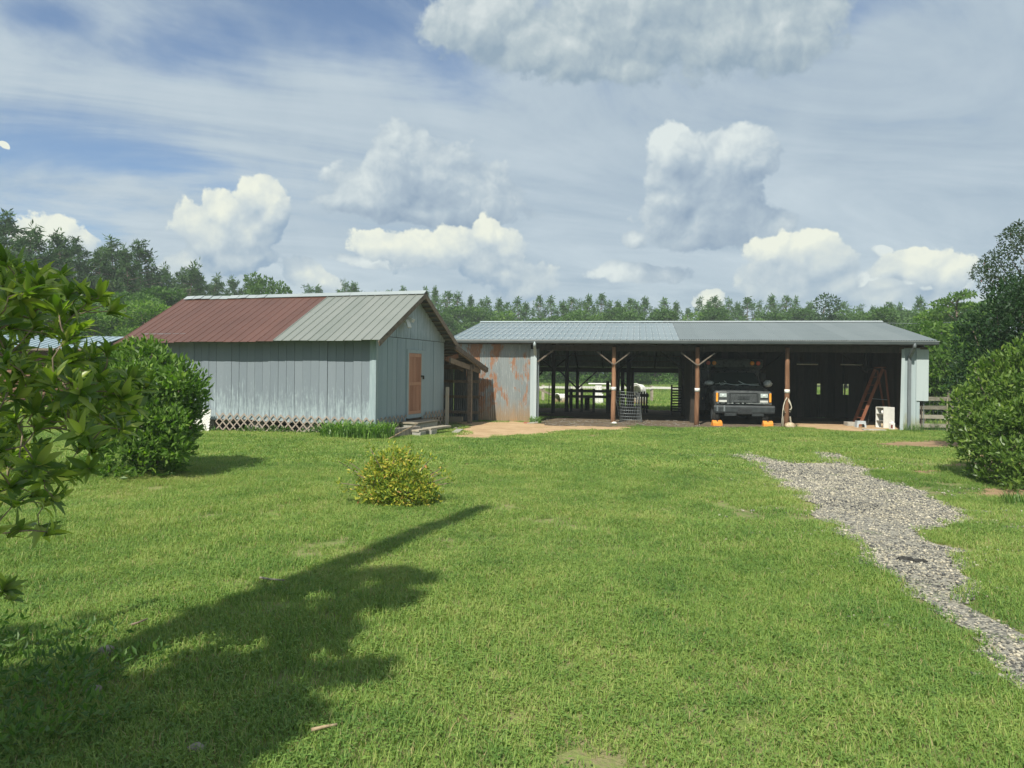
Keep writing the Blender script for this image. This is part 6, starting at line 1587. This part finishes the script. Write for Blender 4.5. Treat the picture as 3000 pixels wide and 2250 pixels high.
# ------------------------------------------------------------------ plants at the buildings
def blades_clump(name, loc, n, h, spread, w, mat, seed, label, cat, bend=0.9, sy=1.0):
    r_ = np.random.default_rng(seed); V = []; Fc = []; rv = []
    for i in range(n):
        a = r_.uniform(0, 2 * PI); rr_ = spread * math.sqrt(r_.random()); x, y = rr_ * math.cos(a), rr_ * math.sin(a) * sy
        hh = h * r_.uniform(0.6, 1.15); b_ = bend * hh * r_.uniform(0.3, 1.1); da = r_.uniform(0, 2 * PI); ww = w * r_.uniform(.7, 1.2)
        sx, sy_ = -math.sin(da) * ww / 2, math.cos(da) * ww / 2; base = len(V); sg = 4
        for k_ in range(sg + 1):
            t = k_ / sg; out = b_ * t * t; z = hh * (t - 0.42 * t ** 3 * bend); wd = 1 - 0.9 * t ** 2
            cx, cy = x + math.cos(da) * out, y + math.sin(da) * out
            V += [(cx - sx * wd, cy - sy_ * wd, z), (cx + sx * wd, cy + sy_ * wd, z)]
        for k_ in range(sg): Fc.append((base + 2 * k_, base + 2 * k_ + 1, base + 2 * k_ + 3, base + 2 * k_ + 2)); rv.append(float(np.clip(r_.normal(.5, .2), 0, 1)))
    t = link(name, np_mesh(name, V, Fc, mat, rv)); t.location = loc
    return tag(t, label, cat)
p = G(1032, 1288); blades_clump('lily_clump', Vector((p.x, p.y + 0.55, p.z)), 560, 0.62, 0.95, 0.030, 'leaf_lily', 81, 'arching clump of strappy lily leaves at the front corner of the blue shed', 'plant', 0.95, 0.45)
p = G(1568, 1240); blades_clump('corner_plant', Vector((p.x, p.y, p.z)), 70, 0.42, 0.22, 0.025, 'leaf_lily', 82, 'tuft of long arching leaves at the foot of the left downspout', 'plant', 1.25)
for i, (px, py, h_, n_, lb_) in enumerate(((2170 + 160, 1252, .16, 40, 'weed tuft beside the right wheel chock'), (1872, 1250, .14, 50, 'weed tuft at the foot of the wire roll'), (2680, 1265, .35, 120, 'long grass tuft below the white barn corner'), (2740, 1262, .4, 150, 'long grass tuft before the plank fence'), (1800, 1247, .10, 30, 'weed tuft at the first log post'), (2985, 1480, .3, 60, 'grass tuft in front of the right bush'), (2580, 1250, .2, 50, 'weed tuft left of the small cabinet'))):
    p = G(px, py); blades_clump('weed_tuft', p + Vector((0, 0.05, 0)), n_, h_, 0.3 if i in (2, 3) else 0.16, 0.012, 'leaf_weed', 90 + i, lb_, 'weed', 0.8)
# weeds along the foot of the lattice skirt
lobes = []
for i in range(30):
    x = -0.9 - i * 0.15 + random.uniform(-.1, .1); p = shedw(x, -0.2 + random.uniform(-.1, .08)); q = random.uniform(.03, .11); lobes.append((p.x, p.y, p.z + q * .8, q * 1.3, q, q))
tag(link('weeds', foliage('weeds', 'leaf_weed', lobes, 1300, 0.07, 0.03, 120, .5)), kind='stuff')
# ------------------------------------------------------------------ the near left tree: whorls of long leaves on branching twigs
def z1(l): return [(a / 2.37, 600 + b / 2.37) for a, b in l]
def z2(l): return [(a / 2.074, 1200 + b / 2.074) for a, b in l]
WH = z1([(60, 420), (130, 440), (30, 390), (340, 520), (240, 600), (120, 580), (560, 590), (480, 620), (690, 620), (750, 690), (775, 735), (420, 640), (60, 640), (200, 700), (330, 700), (600, 720), (500, 760), (400, 800), (90, 760), (250, 830), (550, 840), (500, 890), (150, 850), (30, 1000), (60, 1100), (150, 1160),
        (420, 1090), (520, 1070), (410, 1190), (300, 1190), (700, 1190), (780, 1230), (900, 1240), (1020, 1250), (960, 1290), (600, 1210), (500, 1230), (350, 1260), (100, 1230), (200, 1290), (700, 1300), (850, 1340), (950, 1400), (800, 1400), (600, 1390), (450, 1330), (300, 1360), (120, 1330), (30, 1340),
        (70, 1640), (200, 1420), (400, 1450), (500, 1500), (700, 1500), (620, 1590), (830, 1540), (330, 1540), (100, 1480), (-40, 500), (-30, 800), (-60, 1100), (-20, 1450), (160, 520), (300, 610), (630, 660), (20, 560), (450, 710), (540, 640), (170, 640), (350, 900), (660, 1240), (760, 1300), (550, 1300), (240, 1220), (880, 1420), (520, 1420)])
WL = z2([(70, 200), (110, 190), (130, 320), (230, 330), (270, 430), (330, 410), (420, 390), (540, 360), (100, 560), (90, 740), (240, 715), (310, 745), (30, 1095), (50, 1140), (-300, 1130), (-300, 1000), (-420, 1130), (0, 200), (-40, 330), (-60, 520), (-80, 760), (-90, 1100), (190, 400), (40, 440)])
FILL = [(rn_.uniform(-60, 300), rn_.uniform(900, 1340)) for rn_ in [random.Random(501)] for _ in range(46)] + [(rn_.uniform(-60, 200), rn_.uniform(800, 1000)) for rn_ in [random.Random(502)] for _ in range(26)] + [(rn_.uniform(200, 400), rn_.uniform(1100, 1260)) for rn_ in [random.Random(503)] for _ in range(16)] + [(rn_.uniform(-60, 340), rn_.uniform(1000, 1390)) for rn_ in [random.Random(504)] for _ in range(20)] + [(rn_.uniform(-60, 170), rn_.uniform(1360, 1480)) for rn_ in [random.Random(505)] for _ in range(10)]
root = Vector((-3.35, 3.4, tz(-3.35, 3.4)))
near = thing('near_tree', 'near tree with whorls of long pointed leaves reaching in from the left edge', 'tree', root)
rn = random.Random(77); nodes = []
for (px, py) in WH + WL + FILL:
    dd = 3.15 + rn.uniform(-0.45, 0.75) + (0.35 if px > 250 else 0)
    nodes.append(Wp(px, py, dd))
trunk = [root + Vector((0.0, 0.0, z)) for z in (0.2, 0.7, 1.2, 1.7, 2.2)]
conn = [(p, 0.030 - 0.004 * i, None) for i, p in enumerate(trunk)]
bq = MB(); bq.tube([p - root for p in [root + Vector((0, 0, -.3))] + trunk], [0.045, 0.042, .04, .036, .03, .022], 8)
bq.build('trunk', 'bark', near); bq = MB()
dirs = []
for p in sorted(nodes, key=lambda v: (v - trunk[2]).length):
    best = min(conn, key=lambda c: (c[0] - p).length + 0.25 * (c[0] - trunk[2]).length + (0.0 if c[2] is None else 0.0))
    a = best[0]; r0 = max(0.0035, best[1] * 0.72); dirn = (p - a)
    m_ = a.lerp(p, 0.5) + Vector((rn.uniform(-.03, .03), rn.uniform(-.03, .03), -0.06 * dirn.length + rn.uniform(-.02, .02)))
    bq.tube([a - root, m_ - root, p - root], [r0, r0 * 0.85, r0 * 0.65], 6, False)
    conn.append((p, r0 * 0.8, a)); conn.append((m_, r0 * 0.9, a)); dirs.append((p, (p - m_).normalized()))
bq.build('branches', 'twig', near)['kind'] = 'stuff'
# leaf shapes: a long folded blade, curved along its length
def near_leaf(seed, Lr=1.0, Wr=0.30, curve=0.25):
    n_ = 6; vs = []; fs = []
    for i in range(n_ + 1):
        t = i / n_; w_ = Wr * (math.sin(PI * min(1, t * 0.97 + 0.03)) ** 0.8) * (1 - 0.25 * t) * 0.5 + 0.008; z = -curve * t * t; y = Lr * (t - 0.08 * curve * t * t)
        vs += [(-w_, y, z + w_ * 0.45), (0, y, z), (w_, y, z + w_ * 0.45)]
    for i in range(n_):
        b = i * 3; fs += [(b, b + 1, b + 4, b + 3), (b + 1, b + 2, b + 5, b + 4)]
    return np.array(vs), np.array(fs)
LEAVES = [near_leaf(k, 1.0, w_, c_) for k, (w_, c_) in enumerate(((0.30, 0.12), (0.34, 0.28), (0.27, 0.42), (0.32, 0.05)))]
LMESH = []
for k, (vs, fs) in enumerate(LEAVES):
    for j, rv in enumerate((0.2, 0.5, 0.85)): LMESH.append(np_mesh('leaf_blade', vs, fs, 'leaf_near', np.full(len(fs), rv), True))
inst = []
for p, dn in dirs:
    nL = rn.randint(9, 13); up = Vector((0, 0, 1)); axis_ = (dn * 0.7 + up * 0.55).normalized(); u_ = axis_.orthogonal().normalized(); w_ = axis_.cross(u_)
    for i in range(nL):
        a = i * 2.399 + rn.uniform(-.25, .25); el_ = R(rn.uniform(18, 78)); o_ = u_ * math.cos(a) + w_ * math.sin(a)
        D = (axis_ * math.sin(el_) + o_ * math.cos(el_)).normalized(); zz = axis_ - D * axis_.dot(D); zz.normalize(); xx = D.cross(zz).normalized()
        s = rn.uniform(0.066, 0.115) * (1.12 if p.y > 3.4 else 1.0); mt = Matrix((xx, D, zz)).transposed().to_4x4(); mt = Matrix.Translation(p - root - axis_ * rn.uniform(0, .035)) @ mt @ Matrix.Scale(s, 4)
        inst.append((rn.randrange(len(LMESH)), mt, (p - Vector((0, 0, EYE))).length))
def in_view(mt):
    v = mt.translation + root; px = 1500 + v.x / v.y * F; py = HOR - (v.z - EYE) / v.y * F
    return -30 < px < 3000 and 0 < py < 2250
vis = [k for k, i in enumerate(inst) if in_view(i[1])]; vis.sort(key=lambda k: inst[k][2] / inst[k][1].to_scale().x); solo = set(vis[:300])
Vs = []; Fs = []; rv = []; off = 0
for k, (mi, mt, _) in enumerate(inst):
    if k in solo:
        o = bpy.data.objects.new('leaf', LMESH[mi]); COL.objects.link(o); o.parent = near; o.matrix_local = mt
    else:
        vs, fs = LEAVES[mi // 3]; q = vs @ np.array(mt.to_3x3()).T + np.array(mt.translation); Vs.append(q); Fs.append(fs + off); off += len(vs); rv += [(0.2, 0.5, 0.85)[mi % 3]] * len(fs)
o = link('foliage', np_mesh('near_foliage', np.concatenate(Vs), np.concatenate(Fs), 'leaf_near', rv, True), near); o['kind'] = 'stuff'
# dark weeds at the bottom left
for i, (px, py, n_, h_, lb_) in enumerate(((60, 2080, 260, .22, 'dense dark weeds at the bottom left corner'), (200, 2010, 170, .20, 'leafy weeds around the stones at the bottom left'), (330, 1960, 90, .15, 'weed patch right of the upper stone at the left'), (200, 1900, 90, .17, 'sunlit weeds under the left branch tips'), (130, 2180, 200, .18, 'low dark weeds at the very bottom left'), (10, 1930, 160, .28, 'taller weeds at the left edge below the branches'))):
    p = G(px, py); lobes = [(rn.uniform(-.25, .25), rn.uniform(-.15, .15), h_ * .45, .16, .14, h_ * .5) for _ in range(5)]
    w_ = link('weed_patch', foliage('weed_patch', 'leaf_weed', lobes, n_, 0.058, 0.022, 140 + i, .7, .4)); w_.location = p; tag(w_, kind='stuff')
# ------------------------------------------------------------------ lawn and stones, scattered with geometry nodes
def tuft(name, size, n, h, w, seed, broad=0.0):
    r_ = np.random.default_rng(seed); V = []; Fc = []; rv = []
    for i in range(n):
        x, y = r_.uniform(-size / 2, size / 2, 2); a = r_.uniform(0, 2 * PI); hh = h * np.clip(r_.normal(1.0, 0.3), .4, 1.9); ln = hh * r_.uniform(0.25, 1.3); ww = w * r_.uniform(.6, 1.3)
        dx, dy = math.cos(a), math.sin(a); px_, py_ = -dy * ww / 2, dx * ww / 2; b = len(V)
        if r_.random() < broad:      # clover-like leaf: a small flat diamond on top
            s = ww * 2.4; z = hh * .8
            V += [(x, y, z), (x + dx * s - dy * s * .6, y + dy * s + dx * s * .6, z + s * .25), (x + dx * s * 2, y + dy * s * 2, z), (x + dx * s + dy * s * .6, y + dy * s - dx * s * .6, z + s * .25)]
            Fc.append((b, b + 1, b + 2, b + 3)); rv.append(r_.uniform(.1, .6)); continue
        V += [(x - px_, y - py_, 0), (x + px_, y + py_, 0), (x + dx * ln * .35 + px_ * .8, y + dy * ln * .35 + py_ * .8, hh * .62), (x + dx * ln * .35 - px_ * .8, y + dy * ln * .35 - py_ * .8, hh * .62), (x + dx * ln, y + dy * ln, hh)]
        v = float(np.clip(r_.normal(.5, .25), 0, .95)) if r_.random() > 0.05 else 1.0
        Fc += [(b, b + 1, b + 2, b + 3), (b + 3, b + 2, b + 4)]; rv += [v, v]
    return bpy.data.objects.new(name, np_mesh(name, V, Fc, 'grass_blade', rv))
def scatter(name, pts, scl, variants, mat, tilt=0.0, seed=0):
    me = bpy.data.meshes.new(name); me.from_pydata(pts, [], [])
    at = me.attributes.new('scl', 'FLOAT_VECTOR', 'POINT'); at.data.foreach_set('vector', np.asarray(scl, np.float32).ravel())
    me.materials.append(M[mat]); o = link(name, me)
    src = bpy.data.collections.new(name + '_source')
    for v in variants: src.objects.link(v)
    ng = bpy.data.node_groups.new(name + '_nodes', 'GeometryNodeTree')
    ng.interface.new_socket('Geometry', in_out='INPUT', socket_type='NodeSocketGeometry'); ng.interface.new_socket('Geometry', in_out='OUTPUT', socket_type='NodeSocketGeometry')
    N = ng.nodes; Lk = ng.links; gi = N.new('NodeGroupInput'); go = N.new('NodeGroupOutput'); ip = N.new('GeometryNodeInstanceOnPoints'); ci = N.new('GeometryNodeCollectionInfo')
    ci.inputs['Collection'].default_value = src; ci.inputs['Separate Children'].default_value = True; ci.inputs['Reset Children'].default_value = True
    rv = N.new('FunctionNodeRandomValue'); rv.data_type = 'FLOAT_VECTOR'; rv.inputs[0].default_value = (-tilt, -tilt, 0); rv.inputs[1].default_value = (tilt, tilt, 2 * PI); rv.inputs['Seed'].default_value = seed
    na = N.new('GeometryNodeInputNamedAttribute'); na.data_type = 'FLOAT_VECTOR'; na.inputs['Name'].default_value = 'scl'
    Lk.new(gi.outputs[0], ip.inputs['Points']); Lk.new(ci.outputs[0], ip.inputs['Instance']); ip.inputs['Pick Instance'].default_value = True
    Lk.new(rv.outputs[0], ip.inputs['Rotation']); Lk.new(na.outputs[0], ip.inputs['Scale']); Lk.new(ip.outputs[0], go.inputs[0])
    md = o.modifiers.new('scatter', 'NODES'); md.node_group = ng
    o['kind'] = 'stuff'
    return o
def bare(x, y):
    wx, wy = wob(x, y, 0.06); k = np.zeros(x.shape, bool)
    for p_ in [GRAVEL, DIRT, MULCH, APRON] + SOILS: k |= inside(p_, wx, wy)
    shed_p = [tuple(shedw(a, b).xy) for a, b in ((-7.6, -0.02), (0.02, -0.02), (0.02, 4.5), (0.3, 7.5), (-7.6, 7.6))]
    barn_p = [tuple(bw_(a, b).xy) for a, b in ((-3.0, -0.1), (12.9, -0.1), (12.9, 9.8), (-3.0, 9.8))]
    k |= inside(shed_p, x, y) | inside(barn_p, x, y)
    return k
rg = np.random.default_rng(99)
def field(y0, y1, step, keep_bare, margin=4.0):
    w_ = 0.80 * y1 + margin; nx_, ny_ = int(2 * w_ / step), int((y1 - y0) / step)
    a, b = np.meshgrid(np.arange(nx_), np.arange(ny_)); x = -w_ + (a + rg.random(a.shape)) * step; y = y0 + (b + rg.random(a.shape)) * step
    k = np.abs(x) < 0.80 * y + margin; x, y = x[k], y[k]
    ba = bare(x, y); isl = np.sin(x * 2.7 + 1.7 * np.sin(y * 1.9)) * np.sin(y * 2.2 + 1.3 * np.sin(x * 2.1)); keep = ~ba | (rg.random(x.shape) < keep_bare + 0.5 * (isl > 0.74))
    thin = np.sin(x * 1.9 + 2 * np.sin(y * .8)) + np.sin(y * 2.3 + 1.5 * np.sin(x * 1.1))
    right = smooth(0.25, 0.45, x / np.maximum(y, 1)) * smooth(6, 9, y)
    worn = np.sin(x * 3.1 + 1.9 * np.sin(y * 2.7 + 1)) * np.sin(y * 3.7 + 1.6 * np.sin(x * 2.3)) + 0.4 * np.sin(x * 0.8 + y * 0.55)
    keep &= ~((worn > 0.86) & (rg.random(x.shape) < 0.42) & (y < 14))
    keep &= ~((thin > 1.35 - 1.0 * right) & (rg.random(x.shape) < 0.3 + .25 * right))
    return x[keep], y[keep]
def do_field(name, y0, y1, step, variants, s0, s1, hz, keep_bare=0.03):
    x, y = field(y0, y1, step, keep_bare); z = terr(x, y); s = rg.uniform(s0, s1, len(x))
    lush = 0.8 + 0.5 * (0.5 + 0.5 * np.sin(x * 0.9 + 1.7 * np.sin(y * 0.7)) * np.sin(y * 1.1 + np.sin(x * .6)))
    ba = bare(x, y); lush = np.where(ba, 0.6, lush); s = np.where(ba, s * .6, s)
    return scatter(name, np.stack([x, y, z - 0.004], 1).tolist(), np.stack([s, s, s * lush * hz], 1), variants, 'grass_blade')
near_v = [tuft('lawn_tuft', 0.30, 330, 0.037, 0.0046, 200 + i, 0.12) for i in range(5)]
far_v = [tuft('lawn_tuft_far', 0.75, 620, 0.040, 0.010, 210 + i, 0.08) for i in range(4)]
do_field('grass', 1.6, 7.0, 0.145, near_v, 0.85, 1.2, 1.0)
do_field('grass', 7.0, 13.0, 0.185, near_v, 1.0, 1.35, 0.95)
do_field('grass', 13.0, 27.0, 0.40, far_v, 0.9, 1.3, 0.9, 0.0)
do_field('grass', 27.0, 62.0, 1.0, far_v, 1.6, 2.4, 1.5, 0.0)
# tall rough grass under the paddock hedge
x = rg.uniform(-8, 32, 700); y = rg.uniform(66, 76, 700); s = rg.uniform(1.5, 2.2, 700)
scatter('tall_grass', np.stack([x, y, terr(x, y)], 1).tolist(), np.stack([s, s, s * 4.5], 1), far_v, 'grass_blade')
def pebble_obj(name, seed):
    q = MB(); q.ball((0, 0, 0.3), (1.0, 0.75, 0.55), 6, 4, 0.25, seed); me = q.mesh(name); me.polygons.foreach_set('use_smooth', [False] * len(me.polygons)); me.materials.append(M['pebble']); return bpy.data.objects.new(name, me)
pv = [pebble_obj('pebble', 300 + i) for i in range(5)]
gp = np.array(GRAVEL); x0, y0 = gp.min(0) - .3; x1, y1 = gp.max(0) + .3
x1 = min(x1, 8.5); n_ = int((x1 - x0) * (y1 - y0) * 1450); x = rg.uniform(x0, x1, n_); y = rg.uniform(y0, y1, n_)
wx, wy = wob(x, y, 0.06); k = inside(GRAVEL, wx, wy) & (x < 0.8 * y + 3)
patch = np.sin(x * 2.1 + 1.4 * np.sin(y * 1.3)) + np.sin(y * 1.7 + 1.2 * np.sin(x * 1.6)); k &= ~((patch > 1.1) & (rg.random(n_) < .7))
x, y = x[k], y[k]; s = np.clip(rg.lognormal(math.log(0.0080), 0.42, len(x)), 0.0045, 0.024)
scatter('gravel', np.stack([x, y, terr(x, y) + 0.012], 1).tolist(), np.stack([s, s, s], 1), pv, 'pebble', 0.35, 3)
# strays at the edges of the drive and crumbs on the bare earth
n_ = 60000; x = rg.uniform(x0 - .4, x1 + .4, n_); y = rg.uniform(y0, y1, n_); wx, wy = wob(x, y, 0.9); k = inside(GRAVEL, wx, wy) & (x < 0.8 * y + 1) & (rg.random(n_) < .16)
x, y = x[k], y[k]; s = rg.uniform(0.007, 0.02, len(x)); scatter('gravel', np.stack([x, y, terr(x, y) + .012], 1).tolist(), np.stack([s, s, s], 1), pv, 'pebble', .35, 4)
# ------------------------------------------------------------------ summer haze
hz = MB(); hz.box((-420, -140, -1.6), (420, 545, 24.0))
def haze_mat(g):
    v = g.new('ShaderNodeVolumePrincipled'); g.put(v.inputs['Color'], (0.84, 0.95, 0.94)); v.inputs['Density'].default_value = 0.0010; v.inputs['Anisotropy'].default_value = 0.0
    return v.outputs[0]
hm = bpy.data.materials.new('haze'); hm.use_nodes = True; _g = NG(hm.node_tree); _g.n.clear(); _o = _g.new('ShaderNodeOutputMaterial'); _g.l.new(haze_mat(_g), _o.inputs['Volume']); M['haze'] = hm
tag(hz.build('haze', 'haze'), kind='stuff')
